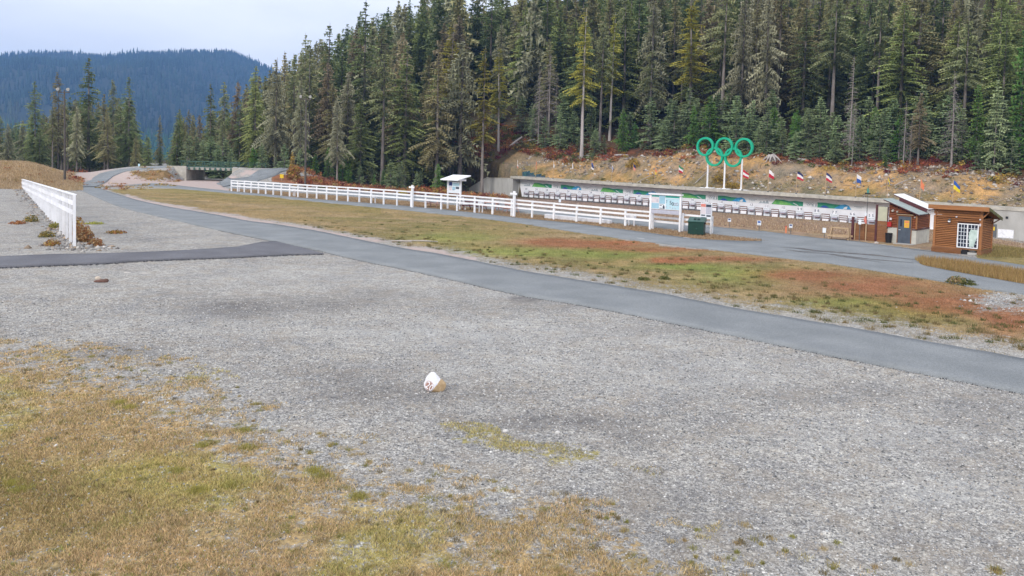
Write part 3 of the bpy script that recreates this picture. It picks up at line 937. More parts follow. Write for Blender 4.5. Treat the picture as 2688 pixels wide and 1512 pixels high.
# ------------------------------------------------------------------ distant mountain
def build_mountain():
    RX = np.array([-900, -500, -200, 0, 52, 105, 192, 245, 300, 349, 395, 437, 500, 559, 608, 646, 702, 780, 900, 1100, 1500, 3000])
    RY = np.array([230, 205, 185, 166, 150, 143, 143, 146, 151, 145, 139, 143, 136, 141, 136, 153, 178, 215, 265, 300, 320, 330])
    D = 2900.0
    nx, ny = 150, 60
    xs = np.linspace(-2350, 1500, nx)
    ys = np.concatenate([np.linspace(425, D, ny-8), np.linspace(D+60, D+700, 8)])
    ridge_px = CX+F*xs/D
    hz = 416+(ridge_px-CX)*math.tan(RHO)
    Hr = H+(hz-np.interp(ridge_px, RX, RY))*D/F-14
    X, Y = np.meshgrid(xs*1.0, ys)
    f = (Y-425)/(D-425)
    prof = np.where(f <= 1, 0.10*sst(0.25, 0.40, f)+0.90*sst(0.30, 1.02, f)**1.1, 1-0.5*(f-1)*3)
    Z = -14+prof*(Hr[None]+14)
    Z += (fbm(X+Y*0.3, Y, 420, 61)-0.5)*90*sst(0.3, 0.6, f)*(1-sst(0.85, 1.0, f))
    Z += (fbm(X, Y, 130, 62)-0.5)*24*sst(0.3, 0.6, f)*(1-sst(0.93, 1.0, f))
    V = np.stack([X, Y, Z], -1).reshape(-1, 3)
    idx = np.arange(nx*ny).reshape(ny, nx)
    Fq = np.stack([idx[:-1, :-1], idx[:-1, 1:], idx[1:, 1:], idx[1:, :-1]], -1).reshape(-1, 4)
    m = mat('mountain_floor', (0.03, 0.045, 0.03), (0.05, 0.06, 0.04), scale=0.01, rough=1)
    o = bigmesh('mountain', V, Fq, m, smooth=True)
    tag(o, 'forested mountain ridge far behind the trees', kind='structure')
    # its forest
    n = 34000
    tx = rng.uniform(-2300, 700, n)
    ty = np.concatenate([rng.uniform(900, D+25, n-2600), rng.uniform(D-12, D+14, 2600)])
    keep = np.abs(tx) < 0.78*ty+100
    tx, ty = tx[keep], ty[keep]
    fi = (tx-xs[0])/(xs[1]-xs[0])
    yi = np.searchsorted(ys, ty)-1
    yi = np.clip(yi, 0, ny-2)
    fy = (ty-ys[yi])/(ys[yi+1]-ys[yi])
    xi = np.clip(fi.astype(int), 0, nx-2)
    fx = fi-xi
    tzv = (Z[yi, xi]*(1-fx)+Z[yi, xi+1]*fx)*(1-fy)+(Z[yi+1, xi]*(1-fx)+Z[yi+1, xi+1]*fx)*fy
    n = len(tx)
    hh = rng.uniform(11, 25, n)*np.where(rng.random(n) < 0.06, 1.35, 1)
    rr = hh*rng.uniform(0.12, 0.2, n)
    V, Fc, Cc = [], [], []
    a0 = rng.uniform(0, 6.28, n)
    base = []
    for tier, (zb_, zt_, rs) in enumerate(((0.0, 0.62, 1.0), (0.4, 1.0, 0.62))):
        for k in range(4):
            a = a0+k*1.5708+tier*0.7
            V.append(np.stack([tx+np.cos(a)*rr*rs, ty+np.sin(a)*rr*rs, tzv+hh*zb_], -1))
        V.append(np.stack([tx, ty, tzv+hh*zt_], -1))
    V = np.stack(V, 1)              # n,10,3
    q = np.arange(n)[:, None]*10
    fl = []
    for tier in (0, 5):
        for k in range(4):
            fl.append(np.concatenate([q+tier+k, q+tier+(k+1) % 4, q+tier+4], 1))
    Fc = np.concatenate(fl, 0)
    tone = rng.uniform(0.7, 1.3, n)
    clear = (fbm(tx, ty, 160, 66) > 0.66)
    c = np.stack([0.035*tone+0.03*clear, 0.06*tone+0.02*clear, 0.035*tone+0.01*clear], -1)
    low = (ty < 1500)
    c[low] *= np.array([1.2, 1.6, 1.3])
    Cc = np.repeat(c[:, None], 10, 1).reshape(-1, 3)
    o = bigmesh('mountain_forest', V.reshape(-1, 3), Fc, M['farwood'], colors=Cc)
    tag(o, 'blue-hazed conifer forest covering the distant mountain', 'forest', kind='stuff')
build_mountain()

# ------------------------------------------------------------------ haze
def build_haze():
    bm = MB()
    bm.box(-2600, 1600, -60, 3750, -45, 430)
    m = bpy.data.materials.new('haze_air')
    m.use_nodes = True
    n = m.node_tree.nodes
    n.remove(n['Principled BSDF'])
    v = n.new('ShaderNodeVolumePrincipled')
    v.inputs['Color'].default_value = (0.24, 0.48, 1.0, 1)
    v.inputs['Density'].default_value = 0.00021
    v.inputs['Anisotropy'].default_value = 0.0
    m.node_tree.links.new(v.outputs[0], n['Material Output'].inputs['Volume'])
    o = bm.build('haze', m)
    tag(o, 'thin blue air between the lot and the mountain', kind='stuff')
build_haze()

# ------------------------------------------------------------------ target wall
def wall_slab(bm, pts, thick):
    """pts: (t, z) polygon, pushed from v0"""
    bm.prism(pts, 0, thick)

tL, _ = tz(1362, 500, 0.0)          # left end of white panel
t_end = 128.0
def build_wall():
    w = thing('range_wall', 'long low concrete target wall with overhanging flat roof at the foot of the bank', 'wall', (*W0, 0), ROT)
    t0 = tz(1342, 466, VF)[0]
    zf = -9.0
    # back wall of pale boards, one panel per two lanes
    tt = t0+0.6
    i = 0
    edges = [tL]
    while edges[-1] < 96:
        edges.append(edges[-1]+SPC*2)
    for a, b in zip(edges[:-1], edges[1:]):
        bm = MB()
        z0 = float(T(*(WV(a, 0.5)[:2])))-0.6
        bm.prism([(a+0.012, z0), (b-0.012, z0), (b-0.012, zroof(b)-0.55), (a+0.012, zroof(a)-0.55)], 0.35, 0.6)
        bm.build('wall_panel', M['wall_white'], w)
    bm = MB()
    bm.prism([(t0, -4.5), (t_end, -9), (t_end, zroof(t_end)-0.5), (t0, zroof(t0)-0.5)], 0.62, 0.88)
    bm.build('rear_wall', M['concrete'], w)
    # side wall between front edge and back panel at left
    bm = MB()
    bm.prism([(t0, -4.5), (t0+0.35, -4.5), (t0+0.35, zroof(t0)-0.56), (t0, zroof(t0)-0.56)], VF+0.1, 0.62)
    bm.build('side_wall', M['concrete'], w)
    # return between side wall and first panel
    bm = MB()
    bm.prism([(t0+0.35, -4.5), (tL-0.05, -4.5), (tL-0.05, zroof(tL)-0.56), (t0+0.35, zroof(t0)-0.56)], 0.2, 0.6)
    bm.build('return_wall', M['concrete'], w)
    # wing wall sloping down to the left
    pts = [(1342, 469), (1278, 467.5), (1207, 508)]
    P = [tz(a, b, VF) for a, b in pts]
    bm = MB()
    bm.prism([(P[0][0], -4.0), (P[0][0], P[0][1]), (P[1][0], P[1][1]), (P[2][0]-1.5, P[2][1]-0.9), (P[2][0]-1.5, -3.4)], VF, VF+0.35)
    bm.build('wing_wall', M['concrete'], w)
    bm = MB()
    a, b = P[1], (P[2][0]-1.5, P[2][1]-0.9)
    bm.prism([(a[0]+0.1, a[1]+0.003), (a[0]+0.05, a[1]+0.22), (b[0]-0.1, b[1]+0.22), (b[0], b[1]+0.003)], VF-0.06, VF+0.4)
    bm.build('coping', M['concrete_pale'], w)
    bm = MB()
    bm.prism([(P[1][0]+0.12, P[1][1]+0.003), (P[0][0]-0.03, P[0][1]+0.003), (P[0][0]-0.03, P[0][1]+0.12), (P[1][0]+0.12, P[1][1]+0.14)], VF-0.06, VF+0.4)
    bm.build('coping', M['concrete_pale'], w)
    # roof slab segments with joints
    segs = [t0-0.25]
    while segs[-1] < 84:
        segs.append(segs[-1]+5.9)
    for a, b in zip(segs[:-1], segs[1:]):
        bm = MB()
        bm.prism([(a+0.015, zroof(a)-0.50), (b-0.015, zroof(b)-0.50), (b-0.015, zroof(b)), (a+0.015, zroof(a))], VF, 1.0)
        bm.build('roof_slab', M['concrete_pale'], w)
    # soffit beams under the slab
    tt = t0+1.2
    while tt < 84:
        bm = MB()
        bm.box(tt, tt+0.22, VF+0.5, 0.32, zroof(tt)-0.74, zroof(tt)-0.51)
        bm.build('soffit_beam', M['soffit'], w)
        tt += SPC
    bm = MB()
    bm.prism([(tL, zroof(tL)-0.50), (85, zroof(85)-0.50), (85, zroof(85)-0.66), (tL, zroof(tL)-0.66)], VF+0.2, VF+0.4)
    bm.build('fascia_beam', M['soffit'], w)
    # plain concrete wall continuing to the right of the huts
    a = segs[-1]
    bm = MB()
    bm.prism([(a, -9), (t_end, -9), (t_end, zroof(t_end)-0.45), (a, zroof(a)-0.45)], VF+0.1, VF+0.5)
    bm.build('plain_wall', M['concrete'], w)
    bm = MB()
    bm.prism([(a, zroof(a)-0.447), (t_end, zroof(t_end)-0.447), (t_end, zroof(t_end)), (a, zroof(a))], VF-0.05, 1.0)
    bm.build('coping', M['concrete_pale'], w)
    # door, sign, whitewashed patch, vent on it
    def on(p0, p1, v, name, m, d=0.04, parent=w):
        ta, za = tz(*p0, v)
        tb, zb_ = tz(*p1, v)
        bm = MB()
        bm.box(ta, tb, v-d, v, zb_, za)
        return bm.build(name, m, parent)
    dr = on((2602, 588), (2615, 629), VF+0.096, 'service_door', M['grey_metal'], 0.05)
    on((2603.5, 595), (2611, 605), VF+0.04, 'door_sign', M['yellow'], 0.02, dr)
    on((2620, 601), (2660, 626), VF+0.096, 'whitewashed_patch', M['white_old'], 0.012)
    vt = on((2640.5, 568), (2646.5, 574), VF+0.096, 'vent', M['dark'], 0.12)
    # banner: pale strip with printed green and blue hills
    n = 0
    for a, b in zip(np.arange(tL+0.1, 72, 3.02), np.arange(tL+0.1, 72, 3.02)+2.98):
        bm = MB()
        bm.prism([(a, zroof(a)-2.0), (b, zroof(b)-2.0), (b, zroof(b)-1.17), (a, zroof(a)-1.17)], 0.28, 0.33)
        bm.build('banner', M['ban_base'], w)
    def pr(poly, m, nm, y=0.262):
        bm = MB()
        bm.prism([(q[0], zroof(q[0])-2.0+q[1]*0.82) for q in poly], y, y+0.012)
        return bm.build(nm, m, w)
    for k in range(4):
        s = (-0.15+6.3*k)*SPC+tL*0
        g0 = s
        L = 6.2
        if g0+L > 72:
            continue
        bg_ = [(g0+0.9, 0), (g0+L, 0), (g0+L, 0.86), (g0+4.9, 0.94), (g0+3.9, 0.8), (g0+3.0, 1.0), (g0+1.6, 1.0)]
        pr(bg_, M['ban_green_dark'], 'green_hill_print', 0.268)
        pr([(g0+1.1, 0.02), (g0+4.6, 0.02), (g0+4.0, 0.45), (g0+3.0, 0.7), (g0+2.1, 0.9), (g0+1.5, 0.85)], M['ban_green'], 'green_hill_print', 0.252)
        pr([(g0+4.5, 0.5), (g0+5.3, 0.05), (g0+5.5, 0.08), (g0+4.7, 0.55)], M['ban_base'], 'white_line_print', 0.24)
        for q in range(3):
            pr([(g0-0.2-q*0.55, 0.05), (g0+0.5-q*0.55, 0.05), (g0+0.15-q*0.55, 0.75-0.15*q)], M['ban_grey'], 'peak_print', 0.268-0.006*q)
        b0 = s+3.1*SPC
        if b0+5.6 < 72:
            pr([(b0, 0), (b0+5.0, 0), (b0+4.7, 0.6), (b0+3.6, 0.8), (b0+2.4, 0.85), (b0+1.2, 1.0), (b0, 0.95)], M['ban_green_dark'], 'green_hill_print', 0.268)
            pr([(b0+0.4, 0.02), (b0+1.9, 0.02), (b0+1.4, 0.42), (b0+0.9, 0.45)], M['ban_navy'], 'blue_hill_print', 0.252)
            pr([(b0+2.6, 0.02), (b0+5.3, 0.02), (b0+4.9, 0.7), (b0+4.3, 0.93), (b0+3.6, 0.75)], M['ban_blue'], 'blue_hill_print', 0.252)
            pr([(b0+4.0, 0.05), (b0+4.6, 0.05), (b0+4.7, 0.55), (b0+4.3, 0.45)], M['ban_base'], 'white_line_print', 0.24)
            for q in range(2):
                pr([(b0-0.95+q*0.5, 0.1), (b0-0.55+q*0.5, 0.1), (b0-0.7+q*0.5, 0.85)], M['ban_grey'], 'peak_print', 0.268-0.006*q)
        # small five-ring emblem between the two prints
        e0 = s+2.65*SPC
        if e0 < 71:
            bm = MB()
            for dx, dz in ((-0.42, 0.1), (0, 0.1), (0.42, 0.1), (-0.21, -0.1), (0.21, -0.1)):
                z0 = zroof(e0)-1.58+dz
                c = [(e0+dx+math.cos(q*math.pi/8)*0.18, 0.262, z0+math.sin(q*math.pi/8)*0.18) for q in range(17)]
                bm.tube(c, 0.025, 4, cap=False)
            bm.build('rings_emblem', M['ban_grey'], w)
        # two small lines of print
        p0 = s+5.45*SPC
        if p0 < 71:
            for row, (ww, zz) in enumerate(((1.5, 0.62), (0.8, 0.4))):
                bm = MB()
                for q in range(int(ww/0.16)):
                    z0 = zroof(p0)-2.0+zz*0.82
                    bm.box(p0-ww/2+q*0.16, p0-ww/2+q*0.16+0.11, 0.262, 0.275, z0, z0+0.11)
                bm.build('small_print', M['ban_grey'], w)
    for nm, p0 in (('a', tL+1.2), ):
        bm = MB()
        for q in range(9):
            z0 = zroof(p0)-1.5
            bm.box(p0-0.7+q*0.16, p0-0.6+q*0.16, 0.262, 0.275, z0, z0+0.11)
        bm.build('small_print', M['ban_grey'], w)
    return w
build_wall()

# ------------------------------------------------------------------ shooting targets, one per lane, with rail barriers between
def text_mesh(s, size, m):
    cu = bpy.data.curves.new('text', 'FONT')
    cu.body = s
    cu.size = size
    cu.align_x = 'CENTER'
    cu.extrude = 0.004
    cu.resolution_u = 2
    o = bpy.data.objects.new('text', cu)
    COL.objects.link(o)
    bpy.context.view_layer.update()
    dg = bpy.context.evaluated_depsgraph_get()
    me = bpy.data.meshes.new_from_object(o.evaluated_get(dg))
    bpy.data.objects.remove(o)
    me.materials.clear()
    me.materials.append(m)
    return me
def text_obj(s, size, m, loc, parent, name='lettering', rot=(math.pi/2, 0, 0)):
    o = mobj(name, text_mesh(s, size, m), parent)
    o.location = loc
    o.rotation_euler = rot
    return o

M['num'] = mat('number_blue_black', (0.04, 0.07, 0.14), (0.03, 0.05, 0.1), scale=5, rough=0.6)
def build_targets():
    proto, parts = None, []
    bproto = None
    for i in range(0, 27):
        t = SPC*i
        # lane feet follow the seen line of the target bottoms
        zt_px = np.interp(i, [0, 8, 15, 20, 25], [493.2, 505.4, 523, 541, 561.7])
        px = CX+(44+25.96*i)/(1-0.01083*i)
        zbot = onv(px, zt_px, -0.9)[2]-1.98
        gz = T1(*WV(t, -0.9)[:2])
        lane = 30-i
        txt = str(lane) if lane > 9 else '%d %d' % (lane, lane)
        lab = 'white shooting target with number plate %s on the range wall' % txt
        if i == 0:
            lab = 'leftmost white shooting target, number plate 30, on the range wall'
        if proto is None:
            proto = thing('shooting_target', lab, 'target', WV(t, -0.9, zbot), ROT, 'numbered shooting targets along the range wall')
            bm = MB(); bm.box(-0.54, 0.54, -0.06, 0.06, 1.08, 1.48); parts.append(bm.build('target_face', M['panel_white'], proto))
            bm = MB()
            for q in range(5):
                cxq = -0.4+q*0.2
                c = [(cxq+math.cos(a)*0.055, z, 1.28+math.sin(a)*0.055) for a in np.linspace(0, 2*math.pi, 9)[:-1] for z in (0,)]
                bm.add([(p[0], -0.066, p[2]) for p in c], [tuple(range(8))])
            parts.append(tag(bm.build('target_spots', M['grey_metal'], proto), kind='stuff'))
            bm = MB(); bm.box(-0.50, 0.50, 0.0, 0.05, 0.5, 1.05); parts.append(bm.build('lower_panel', M['print_grey'], proto))
            bm = MB(); bm.box(-0.2, 0.5, -0.55, -0.05, 0.72, 0.8); parts.append(bm.build('shelf', M['rail_brown'], proto))
            bm = MB(); bm.box(-0.52, 0.52, -0.02, 0.04, 0.12, 0.46); parts.append(bm.build('kick_panel', M['panel_white'], proto))
            bm = MB(); bm.box(-0.6, 0.6, -0.09, 0.0, -0.2, 0.08); parts.append(bm.build('base_plate', M['grey_metal'], proto))
            for sx in (-0.56, 0.56):
                bm = MB(); bm.box(sx-0.035, sx+0.035, -0.05, 0.03, -2.0, 1.078); parts.append(bm.build('leg', M['grey_metal'], proto))
            bm = MB(); bm.box(-0.22, 0.22, -0.03, 0.03, 1.482, 1.99); parts.append(bm.build('number_plate', M['wall_white'], proto))
            root = proto
        else:
            root = proto.copy()
            COL.objects.link(root)
            root.location = [float(q) for q in WV(t, -0.9, zbot)]
            root['label'] = lab
            for p in parts:
                c = p.copy()
                COL.objects.link(c)
                c.parent = root
        text_obj(txt, 0.60, M['num'], (0, -0.045, 1.52), root, 'number')
        # barrier of brown and white rails between this lane and the next
        zb2 = zbot-0.01
        lb = 'brown and white rail barrier between targets %d and %d' % (lane, lane-1)
        if bproto is None:
            bproto = thing('rail_barrier', lb, 'barrier', WV(t+SPC/2, -0.9, zbot-0.02), ROT, 'rail barriers between the shooting lanes')
            bparts = []
            for q in range(3):
                bm = MB(); bm.box(-0.6, 0.6, -0.03, 0.03, 1.22-q*0.3, 1.35-q*0.3); bparts.append(bm.build('brown_rail', M['rail_brown'], bproto))
            for q in range(2):
                bm = MB(); bm.box(-0.58, 0.58, 0.0, 0.04, 1.06-q*0.3, 1.21-q*0.3); bparts.append(bm.build('white_rail', M['panel_white'], bproto))
            bm = MB(); bm.box(-0.5, 0.5, 0.02, 0.06, 0.1, 0.56); bparts.append(bm.build('lower_panel', M['wall_white'], bproto))
            for sx in (-0.6, 0.6):
                bm = MB(); bm.box(sx-0.04, sx+0.04, 0.031, 0.1, -2.0, 1.36); bparts.append(bm.build('post', M['rail_brown'], bproto))
            bm = MB(); bm.box(-0.7, 0.7, -0.12, -0.05, -0.25, 0.05); bparts.append(bm.build('base_plate', M['grey_metal'], bproto))
        else:
            r2 = bproto.copy()
            COL.objects.link(r2)
            r2.location = [float(q) for q in WV(t+SPC/2, -0.9, zb2-0.02)]
            r2['label'] = lb
            for p in bparts:
                c = p.copy()
                COL.objects.link(c)
                c.parent = r2
build_targets()

# ------------------------------------------------------------------ five rings on three posts
def build_rings():
    V = -0.5
    base = [tz(1855.7, 487, V), tz(1900, 489, V), tz(1944.7, 492.5, V)]
    cs = [(1852.2, 385.1), (1901.9, 386), (1953.6, 388), (1875.4, 411.6), (1924.6, 413.2)]
    C3 = [tz(a, b, V) for a, b in cs]
    t0 = base[1][0]
    z0 = zroof(t0)
    r = thing('ring_sign', 'large green sign of five interlocking rings standing on three white posts above the wall', 'sign', WV(t0, V, z0), ROT)
    rad = 1.47
    for k, (t, z) in enumerate(C3):
        bm = MB()
        n = 56
        vs_, fs_ = [], []
        yo = -0.06 if k < 3 else 0.06
        for q in range(n):
            a = 2*math.pi*q/n
            for rr, yy in ((rad-0.18, -0.27), (rad+0.18, -0.27), (rad+0.18, 0.27), (rad-0.18, 0.27)):
                vs_.append((t-t0+math.cos(a)*rr, yo+yy, z-z0+math.sin(a)*rr*1.0))
        for q in range(n):
            q2 = (q+1) % n
            for s in range(4):
                s2 = (s+1) % 4
                fs_.append((q*4+s, q2*4+s, q2*4+s2, q*4+s2))
        bm.add(vs_, fs_)
        o = bm.build('ring', M['ring'], r)
        bv = o.modifiers.new('bevel', 'BEVEL')
        bv.width = 0.05
        bv.segments = 2
    tops = [C3[3][1]-rad+0.25, None, None]
    post_top = [C3[3][1]-1.0, C3[3][1]+0.1, C3[4][1]-0.2]
    for (tb, zb_), zt in zip(base, post_top):
        zb2 = zroof(tb)
        bm = MB()
        bm.tube([(tb-t0, 0.1, zb2-z0-0.02), (tb-t0, 0.1, zt-z0)], 0.15, 12)
        bm.build('post', M['white'], r)
        bm = MB()
        bm.tube([(tb-t0, 0.1, zb2-z0), (tb-t0, 0.1, zb2-z0+0.16)], [0.42, 0.3], 12)
        bm.build('foot_plate', M['white_old'], r)
        for sx in (-0.9, 0.9):
            bm = MB()
            bm.box(tb-t0+sx-0.35, tb-t0+sx+0.35, -0.2, 0.3, zb2-z0, zb2-z0+0.1)
            bm.build('anchor_block', M['white_old'], r)
build_rings()

# ------------------------------------------------------------------ flags along the roof edge
def flagmat(nm, c):
    if nm not in M:
        M[nm] = mat(nm, c, tuple(q*0.85 for q in c), scale=3, rough=0.8)
    return M[nm]
FW, FR, FB, FN, FO, FY, FG, FS = (flagmat('flag_white', (0.8, 0.78, 0.8)), flagmat('flag_red', (0.5, 0.03, 0.05)), flagmat('flag_blue', (0.04, 0.11, 0.4)),
                              flagmat('flag_navy', (0.03, 0.035, 0.12)), flagmat('flag_orange', (0.8, 0.26, 0.13)), flagmat('flag_yellow', (0.8, 0.62, 0.03)),
                              flagmat('flag_green', (0.03, 0.22, 0.1)), flagmat('flag_salmon', (0.75, 0.32, 0.25)))
FLAGS = [  # px, base y, top y, bands top to bottom, spread, droop, label
 (1357, 463, 419, (FW, FO), .25, 1.9, 'leftmost flag of the row, faded white over orange, hanging limp on its pole'),
 (1406, 464.5, 421, (FO, FS), .22, 1.9, 'second flag from the left, faded orange, hanging limp on its pole'),
 (1451.6, 468, 421, (FW, FW), .25, 1.4, 'third flag from the left, small and plain white'),
 (1500.5, 471, 427, (FW, ), .3, .5, 'bare-looking thin pole with a scrap of white flag, fourth from the left'),
 (1551, 474, 425, (FB, FN, FW), .75, 1.3, 'blue, black and white flag fluttering, fifth from the left'),
 (1605, 477, 427, (FW, FB, FW), .3, 1.9, 'white and blue flag hanging limp, sixth from the left'),
 (1661, 480, 427, (FN, FS), .75, 1.6, 'dark blue over salmon flag, seventh from the left'),
 (1718.5, 483, 440, (FO, FY), .5, 1.7, 'golden yellow flag, eighth from the left'),
 (1779.6, 486, 432, (FG, FW, FR), 1.3, 1.4, 'green, white and red flag left of the five rings'),
 (1948, 493.5, 444, (FR, FW, FR), 1.5, 1.4, 'dark red flag with a white stripe beside the right ring post'),
 (2016, 498, 444, (FW, FR), 1.3, 1.4, 'small white flag with red edge, first to the right of the rings'),
 (2090, 503, 448, (FN, FW, FR), 1.6, 1.4, 'navy, white and red flag, second to the right of the rings'),
 (2166, 508, 451, (FN, FW, FR), 1.4, 1.6, 'white flag with navy corner and red edge, third to the right of the rings'),
 (2246, 514, 456, (FW, FB), 1.1, 1.1, 'white and pale blue flag blown to both sides, fourth to the right of the rings'),
 (2328.5, 520.5, 462, (FY, FB), .3, 1.9, 'faded pale flag wound round its pole behind the hut with the metal roof'),
 (2414, 524, 469, (FO, FO), .7, 1.9, 'faded orange red flag behind the gap between the two huts'),
 (2500, 532, 472, (FB, FY), 1.25, 1.9, 'blue and yellow flag rising behind the wooden hut'),
]
for px, yb, yt, bands, sp, dr, lab in FLAGS:
    t, _ = tz(px, yb, VF+0.3)
    z0 = zroof(t)
    ztop = tz(px, yt, VF+0.3)[1]
    r = thing('flag', lab, 'flag', WV(t, VF+0.3, z0), ROT, 'national flags on poles along the wall roof')
    hh = ztop-z0
    bm = MB()
    bm.tube([(0, 0, -0.02), (0.01, 0, hh)], [0.055, 0.04], 8)
    bm.build('pole', M['pine'], r)
    bm = MB()
    bm.box(-0.1, 0.1, -0.1, 0.1, 0, 0.18)
    bm.build('pole_socket', M['grey_metal'], r)
    nb = len(bands)
    fh = min(1.25, hh*0.36) if sp > 0.4 else 1.1
    fl = sp*0.72
    # cloth: columns along the fly, each falls further and folds
    for b_, m_ in enumerate(bands):
        nx = 9
        vs_, fs_ = [], []
        for q in range(nx):
            u = q/(nx-1)
            for s in (b_/nb, (b_+1)/nb):
                x = 0.05+fl*u*(0.9 if sp > 0.4 else 0.8+0.2*math.cos(s*5))
                y = 0.14*math.sin(u*7+s*2+px)*min(1, u*2)
                z = hh-0.05-fh*s*(1-0.25*u)-(dr*0.62)*u**1.1*(0.75 if sp > 0.4 else 1.0)
                vs_.append((x, y, z))
        for q in range(nx-1):
            fs_.append((q*2, q*2+2, q*2+3, q*2+1))
        n0 = len(vs_)
        vs2 = [(a, b+0.012, c) for a, b, c in vs_]
        fs2 = [tuple(reversed([i+n0 for i in f])) for f in fs_]
        bm = MB()
        bm.add(vs_+vs2, fs_+fs2)
        bm.build('cloth_band', m_, r, smooth=True)
# ------------------------------------------------------------------ white rail fences
def fence(name, label, posts, v_or_pts, rail_z, pw, cap, mat_, group, back=0.0):
    """posts: list of (x, y, zground, ztop) in the world; rails are boards, one per bay"""
    p0 = posts[0]
    r = thing(name, label, 'fence', (p0[0], p0[1], 0), 0, group)
    def L(x, y, z):
        return (x-p0[0], y-p0[1], z)
    for a in range(len(posts)):
        x, y, zg, zt = posts[a]
        q = posts[min(a+1, len(posts)-1)]
        p = posts[max(a-1, 0)]
        d = np.array([q[0]-p[0], q[1]-p[1]])
        d /= np.linalg.norm(d)
        nn = np.array([-d[1], d[0]])
        if nn@np.array([-x, -y]) < 0:
            nn = -nn
        bm = MB()
        cx, cy = x-nn[0]*(pw/2+0.022), y-nn[1]*(pw/2+0.022)
        bm.beam(L(cx, cy, zg-0.3), L(cx, cy, zt), pw, pw, up=(nn[0], nn[1], 0))
        bm.build('post', mat_, r)
        if a < len(posts)-1:
            x2, y2, zg2, zt2 = q
            g = 0.006
            for (zo, hgt) in rail_z:
                jit = (rng.random()-0.5)*0.016
                bm = MB()
                A = np.array([x+d[0]*g, y+d[1]*g, zt-zo+jit])
                B = np.array([x2-d[0]*g, y2-d[1]*g, zt2-zo+jit])
                bm.beam(L(*A), L(*B), hgt, 0.04, up=(nn[0], nn[1], 0))
                bm.build('rail', mat_, r)
            if cap:
                bm = MB()
                A = np.array([cx+d[0]*g, cy+d[1]*g, zt+0.025])
                B = np.array([x2-nn[0]*(pw/2+0.022)-d[0]*g, y2-nn[1]*(pw/2+0.022)-d[1]*g, zt2+0.025])
                bm.beam(L(*A), L(*B), cap, 0.045)
                bm.build('cap_rail', mat_, r)
    return r

FV = -70.5
FPX = [606, 622.5, 640, 658, 677, 696, 716, 737, 759, 781, 805, 830, 856, 883, 912, 942, 973, 1006, 1041, 1078, 1116, 1157, 1199, 1245, 1292, 1342, 1396, 1453, 1513, 1576, 1641, 1710, 1785, 1868]
FTY = [(606, 472.4), (830, 486), (1006, 496), (1157, 508), (1245, 513.5), (1396, 526), (1513, 538), (1576, 543.6), (1703, 554), (1836, 564.5), (1868, 568)]
FBY = [(606, 500), (781, 513), (830, 519), (912, 527), (1006, 535), (1078, 540), (1157, 548), (1245, 555), (1292, 561.5), (1396, 571), (1513, 583), (1576, 589), (1641, 596), (1868, 621)]
posts = []
for px in FPX:
    yt = np.interp(px, *zip(*FTY))
    p = onv(px, yt, FV)
    posts.append((p[0], p[1], T1(p[0], p[1]), p[2]))
# smooth heights so rails run true
zt = smooth(np.array([[p[3], 0] for p in posts]), 8)[:, 0]
posts = [(p[0], p[1], p[2], float(z)) for p, z in zip(posts, zt)]
fence('rail_fence', 'long white three-rail fence between the range and the path, running to the green bin', posts, None, [(0.07, 0.15), (0.42, 0.17), (0.80, 0.17)], 0.15, None, M['white'], None)

# left fence: tall posts, three boards near the top and a cap
a3, b3 = G(190, 649), G(57, 494)
ta3 = a3.copy(); ta3[2] = H-(H)*0+0  # placeholder replaced below
def top_at(base, px, py):
    r = ray(px, py)
    s = np.hypot(base[0], base[1])/np.hypot(r[0], r[1])
    return (CAM+r*s)[2]
za, zb3 = top_at(a3, 190, 512), top_at(b3, 57, 471)
n = 31
lp = []
for k in range(n):
    f = k/(n-1)
    x, y = a3[0]*(1-f)+b3[0]*f, a3[1]*(1-f)+b3[1]*f
    z_t = za*(1-f)+zb3*f
    lp.append((x, y, T1(x, y), z_t))
fence('rail_fence', 'tall white rail fence with a flat top board at the left edge of the lot', lp, None, [(0.42, 0.26), (0.95, 0.26)], 0.15, 0.26, M['white'], None)

# ------------------------------------------------------------------ things along the fence
def vthing(name, label, cat, px, py, v, group=None, z=None):
    p = onv(px, py, v)
    zz = T1(p[0], p[1]) if z is None else z
    return thing(name, label, cat, (p[0], p[1], zz), ROT, group), p[2], tvof(p[0], p[1])[0]
def hz(px, py, v):
    return onv(px, py, v)[2]

